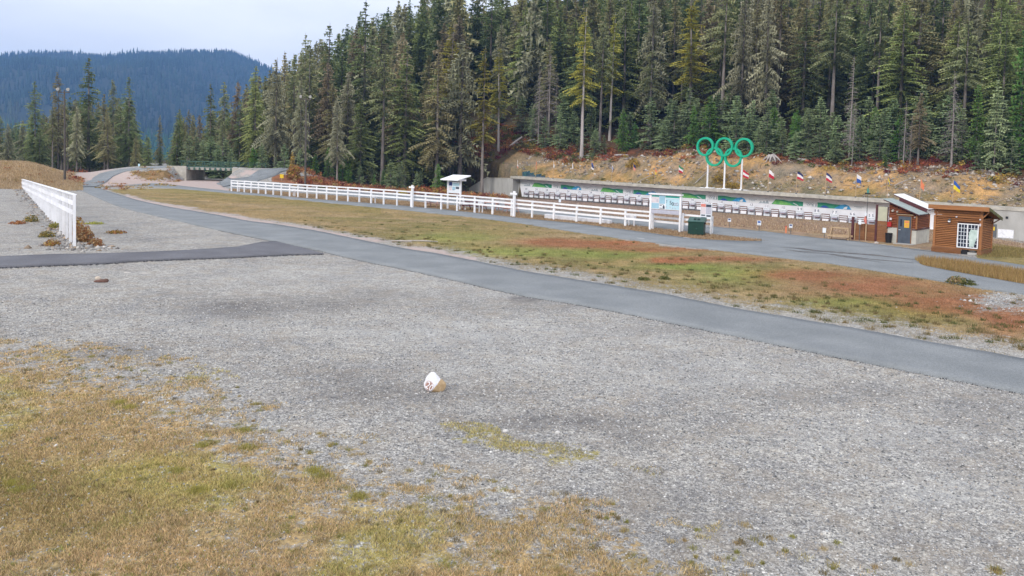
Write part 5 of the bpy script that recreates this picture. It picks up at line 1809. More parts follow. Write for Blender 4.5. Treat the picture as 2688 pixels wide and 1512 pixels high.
def hut_small():
    base = G(2403, 642)
    rz = R_(-42)
    W, D = 1.95, 3.1
    zL, zR = 3.0, 2.22
    r = thing('range_hut', 'red-brown sided hut with slate blue door, pale stone base and metal lean-to roof', 'hut', (base[0], base[1], T1(*base[:2])), rz)
    x0, x1 = -W, 0.0
    zw = 1.12
    # masonry base left and right of door
    dx0, dx1, dz = -1.24, -0.36, 2.0
    bm = MB(); bm.box(x0, dx0-0.06, 0, 0.15, -0.15, zw); bm.build('base_wall', M['stucco'], r)
    bm = MB(); bm.box(dx1+0.06, x1-0.02, 0, 0.15, -0.15, zw); bm.build('base_wall', M['stucco'], r)
    bm = MB(); bm.box(x1-0.018, x1+0.02, 0.0, D, -0.2, zw-0.02); bm.build('base_wall', M['stucco'], r)
    bm = MB(); bm.box(x1-0.1, x1+0.055, D-0.25, D+0.02, -0.2, zw-0.015); bm.build('base_pier', M['stucco'], r)
    bm = MB(); bm.prism([(x0+0.02, zw), (x1-0.02, zw), (x1-0.02, zR-0.05), (x0+0.02, zL-0.1)], 0.05, D); bm.build('core_wall', M['gap'], r)
    # siding with the sloping top: boards get shorter as they rise
    z = zw
    while z < zL-0.2:
        ze = z+0.12
        xr = x1-0.06
        if ze > zR-0.08:
            xr = x0+(x1-x0)*(1-(ze-(zR-0.08))/(zL-zR))
        if xr-x0 > 0.2:
            boards(r, x0+0.02, xr, z, ze, 0.12, 0.03, 0.05, M['redcedar'], hole=(dx0-0.08, dx1+0.08, 0, dz+0.1))
        z = ze
    boards(r, 0.07, D-0.05, zw, zR-0.12, 0.12, -0.03, 0.05, M['redcedar'], axis='y')
    for x, y in ((x1, 0), (x1, D)):
        bm = MB(); bm.box(x-0.05, x+0.05, y-0.05, y+0.05, zw-0.01, zR-0.1); bm.build('corner_post', M['cedar'], r)
    bm = MB(); bm.box(x1-0.05, x1+0.07, -0.06, D+0.06, zw-0.09, zw-0.012); bm.build('trim_board', M['maroon'], r)
    bm = MB(); bm.box(dx1+0.08, x1+0.07, -0.06, -0.005, zw-0.09, zw-0.012); bm.build('trim_board', M['maroon'], r)
    # door
    dr = MB(); dr.box(dx0, dx1, -0.03, 0.02, 0.02, dz); door = dr.build('door', M['door'], r)
    bm = MB(); bm.box(dx0-0.06, dx0-0.002, -0.05, 0.03, 0, dz+0.06); bm.box(dx1+0.002, dx1+0.06, -0.05, 0.03, 0, dz+0.06); bm.box(dx0-0.001, dx1+0.001, -0.05, 0.03, dz+0.002, dz+0.06)
    bm.build('door_frame', M['brownwood'], r)
    bm = MB(); bm.box(dx0-0.14, dx1+0.14, -0.1, -0.052, dz+0.1, dz+0.15); bm.build('lintel_board', M['pine'], r)
    bm = MB(); bm.box(dx0+0.14, dx0+0.26, -0.04, -0.031, 1.25, 1.78); bm.build('door_window', M['glass'], door)
    bm = MB(); bm.box(dx0+0.42, dx0+0.76, -0.04, -0.031, 1.18, 1.7); sg = bm.build('door_sign', M['yellow'], door)
    bm = MB(); bm.box(dx0+0.45, dx0+0.73, -0.046, -0.041, 1.52, 1.66)
    for q in range(3):
        bm.box(dx0+0.46, dx0+0.72, -0.046, -0.041, 1.24+q*0.09, 1.28+q*0.09)
    bm.build('sign_print', M['flag_orange'], door)
    bm = MB(); bm.tube([(dx0+0.08, -0.03, 1.0), (dx0+0.08, -0.1, 1.0), (dx0+0.2, -0.1, 1.0)], 0.02, 6); bm.build('handle', M['white_old'], door)
    bm = MB(); bm.box(dx0-0.1, dx1+0.4, -0.75, -0.02, -0.12, 0.03); bm.build('door_step', M['concrete'], r)
    # lamps, meter box, red box
    for x, z, rd in ((x0+0.30, 2.38, 0.085), (x0+0.62, 2.33, 0.065), (x1-0.1, 1.98, 0.045)):
        bm = MB(); bm.tube([(x, -0.02, z), (x, -0.16, z-0.02)], [rd, rd*0.9], 12); bm.build('lamp', M['concrete_pale'], r)
    bm = MB(); bm.box(x0+0.12, x0+0.26, -0.14, -0.022, 1.68, 1.84); bm.build('meter_box', M['print_pink'], r)
    bm = MB(); bm.box(x0+0.0, x0+0.26, -0.2, -0.024, 1.18, 1.52); bm.build('red_box', M['red'], r)
    # roof
    def zz(x):
        return zL-0.02+(zR-zL)*(x-x0)/(x1-x0)
    def sheet(xa, xb, ya, yb, off, th, m, nm):
        bm = MB()
        bm.add([(xa, ya, zz(xa)+off), (xb, ya, zz(xb)+off), (xb, yb, zz(xb)+off), (xa, yb, zz(xa)+off), (xa, ya, zz(xa)+off+th), (xb, ya, zz(xb)+off+th), (xb, yb, zz(xb)+off+th), (xa, yb, zz(xa)+off+th)],
               [(0, 3, 2, 1), (4, 5, 6, 7), (0, 1, 5, 4), (1, 2, 6, 5), (2, 3, 7, 6), (3, 0, 4, 7)])
        return bm.build(nm, m, r)
    sheet(x0-0.32, x1+0.22, -0.3, 1.9, 0.0, 0.08, M['maroon'], 'roof_deck')
    for k in range(5):
        sheet(x0-0.34, x1+0.24, -0.33+k*0.45, -0.33+k*0.45+0.43, 0.083, 0.035, M['metalroof'], 'roof_sheet')
    sheet(x0-0.32, x1+0.22, 2.0, 4.4, 0.32, 0.08, M['maroon'], 'rear_roof_deck')
    for k in range(5):
        sheet(x0-0.30, x1+0.24, 1.98+k*0.49, 1.98+k*0.49+0.47, 0.403, 0.035, M['white'], 'rear_roof_sheet')
    sheet(x0+0.1, x1+0.12, 1.95, 2.0, -0.1, 0.42, M['maroon'], 'step_board')
    # timber screen joined on at the left
    bm = MB(); bm.box(x0-0.05, x0+0.0, -0.12, -0.02, 1.0, 2.6); bm.build('trim_board', M['maroon'], r)
    return base, rz
hb, hrz = hut_small()

def screen():
    e = np.array([math.cos(R_(-42)), math.sin(R_(-42))])
    base = hb[:2]-e*2.0
    r = thing('timber_screen', 'stepped brown timber screen fence with cream panel joined to the hut with the slate door', 'fence', (base[0], base[1], T1(*base)), R_(-42))
    # tall part
    for k in range(5):
        bm = MB(); bm.box(-0.72, -0.02, -0.02, 0.02, 0.0+k*0.31+0.003, 0.31+k*0.31-0.003); bm.build('board', M['brownwood'], r)
    bm = MB(); bm.box(-0.7, -0.04, -0.035, 0.015, 1.57, 2.62); bm.build('cream_panel', M['cream'], r)
    bm = MB(); bm.box(-0.86, -0.725, -0.08, 0.06, -0.1, 2.75); bm.build('post', M['maroon'], r)
    # lower part in two bays
    for (a, b) in ((-1.62, -0.87), (-2.4, -1.7)):
        for k in range(4):
            bm = MB(); bm.box(a, b, -0.02, 0.02, 0.0+k*0.31+0.003, 0.31+k*0.31-0.003); bm.build('board', M['brownwood'], r)
    bm = MB(); bm.box(-1.69, -1.63, -0.08, 0.04, -0.1, 1.26); bm.build('post', M['brownwood'], r)
    bm = MB(); bm.box(-2.58, -2.41, -0.1, 0.06, -0.1, 1.72); bm.build('post', M['maroon'], r)
    bm = MB(); bm.box(-2.34, -2.28, -0.1, -0.021, -0.1, 1.3); bm.build('post', M['pine'], r)
    bm = MB(); bm.beam((-2.6, 0.15, 0.25), (-3.1, 0.3, -0.05), 0.05, 0.05); bm.build('prop', M['maroon'], r)
    # windsock mast
    p = base+e*(-1.42)+np.array([-math.sin(R_(42)), -math.cos(R_(42))])*0.3
    m = thing('windsock_mast', 'thin grey mast with green pennant and red cloth in front of the timber screen', 'mast', (p[0], p[1], T1(*p)), R_(-42))
    zt_ = 4.1
    bm = MB(); bm.tube([(0, 0, -0.05), (0, 0, 1.3)], 0.045, 8); bm.build('lower_mast', M['pine'], m)
    bm = MB(); bm.tube([(0, 0, 1.3), (0.02, 0, zt_)], [0.03, 0.02], 8); bm.build('mast', M['grey_metal'], m)
    bm = MB(); bm.add([(0.02, 0, 4.05), (0.09, 0.02, 3.75), (0.05, -0.02, 3.45), (-0.08, 0.02, 3.55), (-0.05, 0, 3.9)], [(0, 1, 2, 3, 4)]); bm.add([(0.02, 0.01, 4.05), (0.09, 0.03, 3.75), (0.05, -0.01, 3.45), (-0.08, 0.03, 3.55), (-0.05, 0.01, 3.9)], [(4, 3, 2, 1, 0)]); bm.build('pennant', M['panel_teal'], m)
    bm = MB(); bm.box(-0.2, 0.2, -0.03, 0.03, 3.5, 3.6); bm.build('crossbar', M['dark'], m)
    bm = MB(); bm.tube([(-0.05, -0.07, 1.85), (-0.07, -0.09, 1.6), (0.0, -0.08, 1.3)], [0.07, 0.12, 0.06], 8); bm.build('red_cloth', M['print_red'], m)
    bm = MB(); bm.box(-0.12, 0.02, -0.08, -0.03, 1.9, 2.1); bm.build('white_plate', M['panel_white'], m)
    # bin by the door
    q = hb[:2]-e*1.78-np.array([math.sin(R_(42)), math.cos(R_(42))])*0.3
    b = thing('round_bin', 'black round rubbish bin beside the slate blue door', 'bin', (q[0], q[1], T1(*q)), 0)
    bm = MB(); bm.tube([(0, 0, 0.0), (0, 0, 0.66)], [0.2, 0.24], 16); bm.build('body', M['dark'], b)
    bm = MB(); bm.tube([(0, 0, 0.662), (0, 0, 0.72)], [0.26, 0.26], 16); bm.build('rim', M['dark'], b)
screen()

# ------------------------------------------------------------------ causeway bridge
def bridge():
    Y = 149.0
    def at(px, py):
        r = ray(px, py)
        s = Y/r[1]
        return CAM+r*s
    xl, xr = at(491, 470)[0], at(611, 470)[0]
    zt_ = at(550, 437.5)[2]
    zbot = T1((xl+xr)/2, Y)
    c = (xl+xr)/2
    r = thing('causeway_bridge', 'small concrete underpass bridge with green girders and railing carrying the far path', 'bridge', (c, Y, 0), 0)
    hw = (xr-xl)/2
    Lw = at(440, 440)[0]-c
    Rw = at(662, 440)[0]-c
    zi = zt_
    bm = MB(); bm.prism([(Lw, zi-1.3), (Lw, zi+0.0), (-hw, zi), (-hw, zbot-0.5), (-hw-0.5, zbot-0.5)], -0.4, 0.2); bm.build('wing_wall', M['concrete_pale'], r)
    bm = MB(); bm.prism([(Rw, zi-0.9), (Rw, zi-0.15), (hw, zi-0.1), (hw, zbot-0.5), (hw+1.2, zbot-0.5)], -0.4, 0.2); bm.build('wing_wall', M['concrete_pale'], r)
    for s in (-1, 1):
        bm = MB(); bm.box(s*hw-(0.35 if s < 0 else 0)+0.001*s, s*hw+(0.35 if s > 0 else 0)+0.001*s, 0.2, 8.5, zbot-0.5, zi-0.5); bm.build('abutment', M['concrete_pale'], r)
        bm = MB(); bm.box(s*(hw-0.05)-0.05, s*(hw-0.05)+0.05, 0.2, 8.0, zbot-0.3, zi-0.55); 
    bm = MB(); bm.box(-hw+0.001, hw-0.001, 0.0, 8.5, zi-0.34, zi-0.12); bm.build('deck', M['concrete'], r)
    bm = MB(); bm.box(-hw+0.3, hw+0.0, 0.1, 0.45, zi-0.62, zi-0.341); bm.build('girder', M['concrete_pale'], r)
    for k in range(9):
        x = -hw+0.35+k*(2*hw-0.7)/8
        bm = MB(); bm.prism([(x-0.2, zi-0.62), (x+0.2, zi-0.62), (x+0.12, zi-0.2), (x-0.12, zi-0.2)], -0.02, 0.09); bm.build('girder_bracket', M['bridge_green'], r)
    a, b = at(472, 430)[0]-c, at(629, 430)[0]-c
    for k, (z, h) in enumerate(((0.98, 0.15), (0.62, 0.05), (0.3, 0.05))):
        bm = MB(); bm.box(a, b, -0.05, 0.05, zi+z-h, zi+z); bm.build('rail', M['bridge_green'], r)
    bm = MB(); bm.box(-hw-0.02, hw+0.02, -0.08, 0.0-0.001, zi-0.13, zi+0.06); bm.build('edge_beam', M['bridge_green'], r)
    n = 9
    for k in range(n):
        x = a+0.3+(b-a-0.6)*k/(n-1)
        bm = MB(); bm.box(x-0.06, x+0.06, 0.051, 0.15, zi-0.1, zi+0.82); bm.build('rail_post', M['bridge_green'], r)
    for k in range(3):
        bm = MB(); bm.box(a+1.5, b+2.5, 7.6, 7.7, zi+0.25+k*0.25, zi+0.3+k*0.25); bm.build('far_rail', M['bridge_green'], r)
    for k in range(8):
        x = a+1.6+(b-a+0.8)*k/7
        bm = MB(); bm.box(x-0.05, x+0.05, 7.701, 7.8, zi-0.1, zi+0.85); bm.build('rail_post', M['bridge_green'], r)
bridge()

# ------------------------------------------------------------------ light poles and far signs
def light_pole(px, ybase, ytop, depth, label, zb=None):
    r0 = ray(px, ybase)
    s = depth/r0[1]
    x, y = (CAM+r0*s)[:2]
    z0 = T1(x, y)
    r = thing('light_pole', label, 'light pole', (x, y, z0), 0, 'tall floodlight poles')
    rt = ray(px, ytop)
    zt_ = (CAM+rt*(depth/rt[1]))[2]-z0
    bm = MB(); bm.tube([(0, 0, -0.3), (0.02, 0, zt_*0.5), (0, 0, zt_)], [0.17, 0.14, 0.1], 10); bm.build('pole', M['pole'], r)
    bm = MB(); bm.box(-0.85, 0.85, -0.16, -0.1, zt_-0.35, zt_-0.22); bm.build('crossarm', M['pole'], r)
    for sx in (-0.72, 0.72):
        bm = MB(); bm.tube([(sx, -0.13, zt_-0.2), (sx, -0.13, zt_)], 0.04, 6); bm.build('lamp_bracket', M['grey_metal'], r)
        bm = MB(); bm.tube([(sx, -0.1, zt_+0.22), (sx, -0.25, zt_+0.18), (sx, -0.5, zt_+0.08)], [0.08, 0.17, 0.22], 12); bm.build('floodlight', M['concrete'], r)
light_pole(170, 458, 237, 116, 'tall dark light pole with two floodlights on the grassy mound at the left')
light_pole(801, 486, 256, 126, 'tall dark light pole with two floodlights behind the far part of the fence')

def simple_sign(px, yb_, yt_, wpx, m, label, name='trail_sign', post=M['pine'], cat='sign'):
    p = TG(px, yb_)
    r = thing(name, label, cat, p, 0)
    k = F/p[1]
    h = (yb_-yt_)/k
    w = wpx/k
    bm = MB(); bm.tube([(0, 0.03, -0.15), (0, 0.03, h*0.8)], 0.04, 6); bm.build('post', post, r)
    bm = MB(); bm.box(-w/2, w/2, -0.02, 0.0, h*0.4, h); bm.build('plate', m, r)
simple_sign(739.5, 474, 457.5, 9.5, M['yellow'], 'small square yellow sign on the verge right of the looping path')
simple_sign(365, 441, 430, 5, M['panel_blue'], 'small pale blue and white trail sign at the crest left of the bridge')
simple_sign(1002, 478, 461, 9, M['white_old'], 'small pale grey-green utility box in the rust shrubs', name='utility_box', cat='box')

# ------------------------------------------------------------------ stones
def rock_mesh(name, rad, seed, sub=2, flat=0.75, jag=0.28):
    import bmesh
    b = bmesh.new()
    bmesh.ops.create_icosphere(b, subdivisions=sub, radius=1.0)
    rs = random.Random(seed)
    planes = [(Vector((rs.gauss(0, 1), rs.gauss(0, 1), rs.gauss(0, 1))).normalized(), rs.uniform(0.62, 0.95)) for _ in range(9)]
    for v in b.verts:
        for n_, d in planes:
            q = v.co.dot(n_)
            if q > d:
                v.co -= n_*(q-d)
        v.co *= 1+rs.uniform(-0.03, 0.03)
        v.co = Vector((v.co.x*rad[0], v.co.y*rad[1], v.co.z*rad[2]))
    me = bpy.data.meshes.new(name)
    b.to_mesh(me)
    b.free()
    return me

def painted_rock():
    p = G(1141, 1030)
    p = np.array([p[0], p[1]+0.12, 0])
    import bmesh
    b = bmesh.new()
    bmesh.ops.create_icosphere(b, subdivisions=4, radius=1.0)
    k = F/p[1]
    W = 60/k
    Hh = 50/k*1.04
    from mathutils import noise as mn
    OUT = [(0.0, 0.30), (0.05, 0.56), (0.17, 0.83), (0.31, 0.99), (0.44, 1.0), (0.55, 0.86), (0.68, 0.66), (0.84, 0.57), (0.97, 0.41), (0.97, 0.22), (0.86, 0.03), (0.5, -0.03), (0.24, 0.0), (0.08, 0.1)]
    cx_, cz_ = 0.46, 0.42
    an = np.array([math.atan2(b_-cz_, a_-cx_) for a_, b_ in OUT])
    ra = np.array([math.hypot((a_-cx_), (b_-cz_)) for a_, b_ in OUT])
    o_ = np.argsort(an)
    an, ra = an[o_], ra[o_]
    an = np.concatenate([an-2*math.pi, an, an+2*math.pi]); ra = np.tile(ra, 3)
    for v in b.verts:
        x, y, z = v.co
        rr = float(np.interp(math.atan2(z, x), an, ra))
        q = math.sqrt(x*x+z*z)
        v.co = Vector(((cx_-0.5)*W+W*rr*x, y*0.18, Hh*(cz_+rr*z)))
        v.co.x += 0
    for v in b.verts:
        for n_, d in ((Vector((-0.5, -0.85, 0.1)).normalized(), 0.165), (Vector((0.55, -0.8, 0.1)).normalized(), 0.155), (Vector((0.5, -0.6, 0.6)).normalized(), 0.235), (Vector((-0.2, -0.6, 0.8)).normalized(), 0.36)):
            q = v.co.dot(n_)
            if q > d:
                v.co -= n_*(q-d)*0.9
        v.co += Vector((1, 1, 1))*0.004*mn.noise(v.co*25)
    me = bpy.data.meshes.new('painted_rock')
    b.to_mesh(me)
    b.free()
    m, n, l, bs = newmat('half_painted_rock')
    bs.inputs['Roughness'].default_value = 0.75
    t = n.new('ShaderNodeTexCoord')
    sp = n.new('ShaderNodeSeparateXYZ')
    l.new(t.outputs['Object'], sp.inputs[0])
    # slanted border between whitewash and bare tan stone
    ma = n.new('ShaderNodeMath'); ma.operation = 'MULTIPLY_ADD'
    ma.inputs[1].default_value = -0.75
    l.new(sp.outputs[2], ma.inputs[0])
    l.new(sp.outputs[0], ma.inputs[2])
    nn = n.new('ShaderNodeTexNoise'); nn.inputs['Scale'].default_value = 22; nn.inputs['Detail'].default_value = 5
    l.new(t.outputs['Object'], nn.inputs['Vector'])
    mb = n.new('ShaderNodeMath'); mb.operation = 'MULTIPLY_ADD'; mb.inputs[1].default_value = 0.06
    l.new(nn.outputs['Fac'], mb.inputs[0]); l.new(ma.outputs[0], mb.inputs[2])
    rr = n.new('ShaderNodeMapRange'); rr.inputs['From Min'].default_value = -0.075; rr.inputs['From Max'].default_value = -0.062
    l.new(mb.outputs[0], rr.inputs['Value'])
    rc = n.new('ShaderNodeValToRGB')
    rc.color_ramp.elements[0].position = 0.35; rc.color_ramp.elements[0].color = (0.36, 0.235, 0.115, 1)
    rc.color_ramp.elements[1].position = 0.65; rc.color_ramp.elements[1].color = (0.52, 0.385, 0.235, 1)
    n3 = n.new('ShaderNodeTexNoise'); n3.inputs['Scale'].default_value = 14; n3.inputs['Detail'].default_value = 8; n3.inputs['Roughness'].default_value = 0.7
    l.new(t.outputs['Object'], n3.inputs['Vector']); l.new(n3.outputs['Fac'], rc.inputs['Fac'])
    wc = n.new('ShaderNodeValToRGB')
    wc.color_ramp.elements[0].position = 0.3; wc.color_ramp.elements[0].color = (0.62, 0.62, 0.68, 1)
    wc.color_ramp.elements[1].position = 0.6; wc.color_ramp.elements[1].color = (0.84, 0.83, 0.87, 1)
    l.new(n3.outputs['Fac'], wc.inputs['Fac'])
    mx_ = n.new('ShaderNodeMix'); mx_.data_type = 'RGBA'
    l.new(rr.outputs[0], mx_.inputs[0]); l.new(wc.outputs[0], mx_.inputs[6]); l.new(rc.outputs[0], mx_.inputs[7])
    # brown backing patch low on the left where the white figures stand
    d1 = n.new('ShaderNodeVectorMath'); d1.operation = 'DISTANCE'
    d1.inputs[1].default_value = (-W*0.29, -0.14, Hh*0.33)
    mp_ = n.new('ShaderNodeMapping'); mp_.inputs['Scale'].default_value = (1, 1, 1.0)
    l.new(t.outputs['Object'], d1.inputs[0])
    r3 = n.new('ShaderNodeMapRange'); r3.inputs['From Min'].default_value = 0.15; r3.inputs['From Max'].default_value = 0.10
    l.new(d1.outputs['Value'], r3.inputs['Value'])
    m2 = n.new('ShaderNodeMix'); m2.data_type = 'RGBA'
    l.new(r3.outputs[0], m2.inputs[0]); l.new(mx_.outputs[2], m2.inputs[6]); m2.inputs[7].default_value = (0.34, 0.19, 0.16, 1)
    l.new(m2.outputs[2], bs.inputs['Base Color'])
    bp = n.new('ShaderNodeBump'); bp.inputs['Strength'].default_value = 0.6; bp.inputs['Distance'].default_value = 0.01
    l.new(n3.outputs['Fac'], bp.inputs['Height']); l.new(bp.outputs[0], bs.inputs['Normal'])
    me.materials.append(m)
    r = thing('painted_rock', 'rock half painted white with the figures 20 lying on the gravel', 'rock', (p[0], p[1], -0.01), 0)
    o = mobj('stone', me, r)
    me.polygons.foreach_set('use_smooth', [True]*len(me.polygons))
    # figures wrapped on the surface
    from mathutils.bvhtree import BVHTree
    bvh = BVHTree.FromPolygons([v.co for v in me.vertices], [tuple(pp.vertices) for pp in me.polygons])
    tm = text_mesh('20', 0.25, M['white'])
    tm.update()
    import bmesh as bmm
    b2 = bmm.new(); b2.from_mesh(tm)
    bmm.ops.subdivide_edges(b2, edges=b2.edges[:], cuts=1)
    c, s = math.cos(-0.5), math.sin(-0.5)
    for v in b2.verts:
        x, z, dep_ = v.co.x*0.72, v.co.y, v.co.z
        xx, zz_ = x*c-z*s, x*s+z*c
        px_, pz_ = xx-W*0.31, zz_+Hh*0.16
        hit = bvh.ray_cast(Vector((px_, -1.2, pz_)), Vector((0, 1, 0)))
        if hit[0] is not None:
            v.co = hit[0]-Vector((0, 1, 0))*(0.012 if dep_ > 0 else -0.002)
        else:
            v.co = Vector((px_, 0, pz_))
    b2.to_mesh(tm); b2.free()
    mobj('painted_figures', tm, r)
painted_rock()

def rock_thing(px, py, rad, label, c=(0.5, 0.5, 0.5), seed=1, name='rock'):
    p = TG(px, py)
    me = rock_mesh(name, rad, seed)
    me.materials.append(mat('stone_'+str(seed), c, tuple(q*0.7 for q in c), scale=6, rough=0.9, bump=0.4))
    o = mobj(name, me)
    o.location = (p[0], p[1]+rad[1]*0.5, p[2]+rad[2]*0.3)
    tag(o, label, 'rock')
    return o
rock_thing(262, 741, (0.30, 0.2, 0.10), 'flat brown clod of earth near the left edge of the lot', (0.17, 0.09, 0.07), 21)
rock_thing(256, 733, (0.12, 0.1, 0.12), 'small cream stone sitting on the brown clod', (0.7, 0.6, 0.5), 22)
rock_thing(277, 739, (0.12, 0.1, 0.09), 'small dark brown stone at the right of the brown clod', (0.14, 0.08, 0.06), 23)
rock_thing(333, 716.5, (0.2, 0.11, 0.03), 'thin pale slab lying on the gravel left of the other slab', (0.62, 0.58, 0.54), 24)
rock_thing(378, 718, (0.2, 0.1, 0.025), 'thin pale slab lying on the gravel right of the brown clod', (0.6, 0.56, 0.53), 25)
rock_thing(1055, 494, (0.9, 0.6, 0.8), 'pale boulder with a yellow shrub before it at the forest edge', (0.62, 0.57, 0.52), 26)
rock_thing(1327, 1134, (0.06, 0.05, 0.04), 'small white stone on the mossy patch, left of two', (0.7, 0.68, 0.66), 27)
rock_thing(1464, 1138, (0.055, 0.05, 0.04), 'small white stone on the mossy patch, right of two', (0.7, 0.68, 0.66), 28)
rock_thing(2302, 640, (0.17, 0.14, 0.13), 'round pale stone at the foot of the timber screen', (0.5, 0.44, 0.4), 29)
rock_thing(470, 472, (0.7, 0.4, 0.45), 'grey boulder at the foot of the left bridge wing', (0.35, 0.34, 0.34), 30)
for k, (px, py, L_, w, rz) in enumerate(((1053, 635, 1.3, .13, 0.1), (1108, 634.5, 2.0, .1, -0.05))):
    p = TG(px, py)
    bm = MB(); bm.tube([(-L_/2, 0, 0.04), (0, 0.05, 0.06), (L_/2, 0, 0.04)], [w*0.4, w*0.5, w*0.35], 6)
    o = bm.build('bleached_board', M['bark_pale'])
    o.location = p
    o.rotation_euler = (0, 0, rz)
    tag(o, ('short bleached stick lying in the turf near the path' , 'longer bleached stick lying in the turf near the path')[k], 'stick')
# ------------------------------------------------------------------ conifers
KINDS = {
 # name: dark tone, light tone, crown base, radius, droop, density, tip hang, trunk r
 'dark':   dict(c0=(0.036, 0.048, 0.022), c1=(0.080, 0.094, 0.042), cb=0.06, R=0.135, droop=0.36, dens=1.15, hang=0.4),
 'mid':    dict(c0=(0.048, 0.060, 0.025), c1=(0.110, 0.122, 0.048), cb=0.12, R=0.13, droop=0.34, dens=1.05, hang=0.45),
 'olive':  dict(c0=(0.068, 0.064, 0.034), c1=(0.150, 0.138, 0.075), cb=0.20, R=0.115, droop=0.4, dens=0.95, hang=0.6),
 'lichen': dict(c0=(0.115, 0.115, 0.075), c1=(0.27, 0.265, 0.185), cb=0.22, R=0.115, droop=0.5, dens=0.85, hang=1.0),
 'brown':  dict(c0=(0.105, 0.085, 0.055), c1=(0.19, 0.155, 0.105), cb=0.25, R=0.11, droop=0.45, dens=0.85, hang=0.8),
 'yellow': dict(c0=(0.13, 0.135, 0.028), c1=(0.27, 0.24, 0.055), cb=0.38, R=0.10, droop=0.3, dens=0.95, hang=0.4),
 'bright': dict(c0=(0.045, 0.095, 0.024), c1=(0.10, 0.17, 0.045), cb=0.03, R=0.19, droop=0.3, dens=1.2, hang=0.35),
 'young':  dict(c0=(0.046, 0.062, 0.034), c1=(0.12, 0.145, 0.082), cb=0.02, R=0.22, droop=0.22, dens=1.25, hang=0.25),
 'sparse': dict(c0=(0.05, 0.06, 0.03), c1=(0.11, 0.11, 0.06), cb=0.5, R=0.10, droop=0.4, dens=0.8, hang=0.7),
}
def crown(kind, h, seed, r_mul=1.0, cb=None, gap=0.25, top_sparse=0.0):
    K = KINDS[kind]
    g = np.random.default_rng(seed)
    cb = K['cb'] if cb is None else cb
    R = K['R']*1.1*h*r_mul
    V, Fc, Cc = [], [], []
    z = cb*h
    step = 0.42 if h > 14 else 0.30
    phase = g.random()*6.28
    km = 0.85 if kind == 'lichen' else 0.95 if kind == 'yellow' else 0.95 if kind == 'brown' else 1.4 if kind == 'olive' else 1.05 if kind == 'bright' else 1.75
    c0, c1 = np.array(K['c0'])*2.0*km, np.array(K['c1'])*2.15*km
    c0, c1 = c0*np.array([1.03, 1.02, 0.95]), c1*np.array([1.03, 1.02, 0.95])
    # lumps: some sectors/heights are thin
    lump = g.random((12, 6))
    while z < h*0.985:
        f = (z-cb*h)/(h-cb*h)             # 0 bottom .. 1 top
        prof = (1-f)**0.75*(0.62+0.38*min(1, f*5+0.25)) + 0.03
        L0 = R*prof
        nb = int(round((6.8 if f < 0.85 else 4.4)*K['dens']))
        tier = 0.75+0.5*g.random()
        for b in range(nb):
            az = phase+g.random()*6.28
            lu = lump[min(11, int(f*12)), int((az % 6.28)/6.28*6) % 6]
            if lu < gap and g.random() < 0.75:
                continue
            L = L0*tier*(0.65+0.6*g.random())*(0.75+0.5*lu)
            if g.random() < 0.06:
                L *= 1.35
            L = max(L, 0.22)
            up = 0.25*f-0.02+0.12*(g.random()-0.5)
            dr = K['droop']*(0.7+0.6*g.random())*(1.15-0.5*f)
            ca, sa = math.cos(az), math.sin(az)
            bt = 0.75+0.5*g.random()
            n = max(2, int(L/0.36))
            for i in range(n):
                s = (i+0.6)/n
                if s < 0.18 and L > 1.5:
                    continue
                r = L*s
                zz = z+L*(up*s-dr*s*s)
                px, py = ca*r, sa*r
                wdt = (0.5+0.28*L)*(1.1-0.75*s)*0.62
                for sd in (-1, 1):
                    # a spray: triangle from the spine sideways, hanging
                    q = 0.8+0.5*g.random()
                    ox, oy = -sa*sd*wdt*q+ca*0.35*wdt, ca*sd*wdt*q+sa*0.35*wdt
                    hg = -wdt*(0.25+K['hang']*g.random())
                    w = 0.17+0.10*g.random()
                    p1 = (px-ca*w, py-sa*w, zz+0.03)
                    p2 = (px+ca*w*1.2, py+sa*w*1.2, zz-0.02)
                    p3 = (px+ox, py+oy, zz+hg)
                    V += [p1, p2, p3]
                    k = len(V)
                    Fc.append((k-3, k-2, k-1))
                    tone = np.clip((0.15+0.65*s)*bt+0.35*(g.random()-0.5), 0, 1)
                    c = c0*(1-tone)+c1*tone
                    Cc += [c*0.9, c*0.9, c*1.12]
                # hanging spray under the branch
                if g.random() < 0.35+0.5*K['hang']:
                    hl = (0.25+0.55*g.random())*(0.5+K['hang'])
                    V += [(px-ca*.12-sa*.05, py-sa*.12+ca*.05, zz), (px+ca*.16, py+sa*.16, zz), (px+(g.random()-.5)*.25, py+(g.random()-.5)*.25, zz-hl)]
                    k = len(V)
                    Fc.append((k-3, k-2, k-1))
                    tone = g.random()*0.8
                    c = c0*(1-tone)+c1*tone
                    Cc += [c, c, c]
        z += step*(0.7+0.6*g.random())
    # leader
    return np.array(V), np.array(Fc), np.array(Cc)

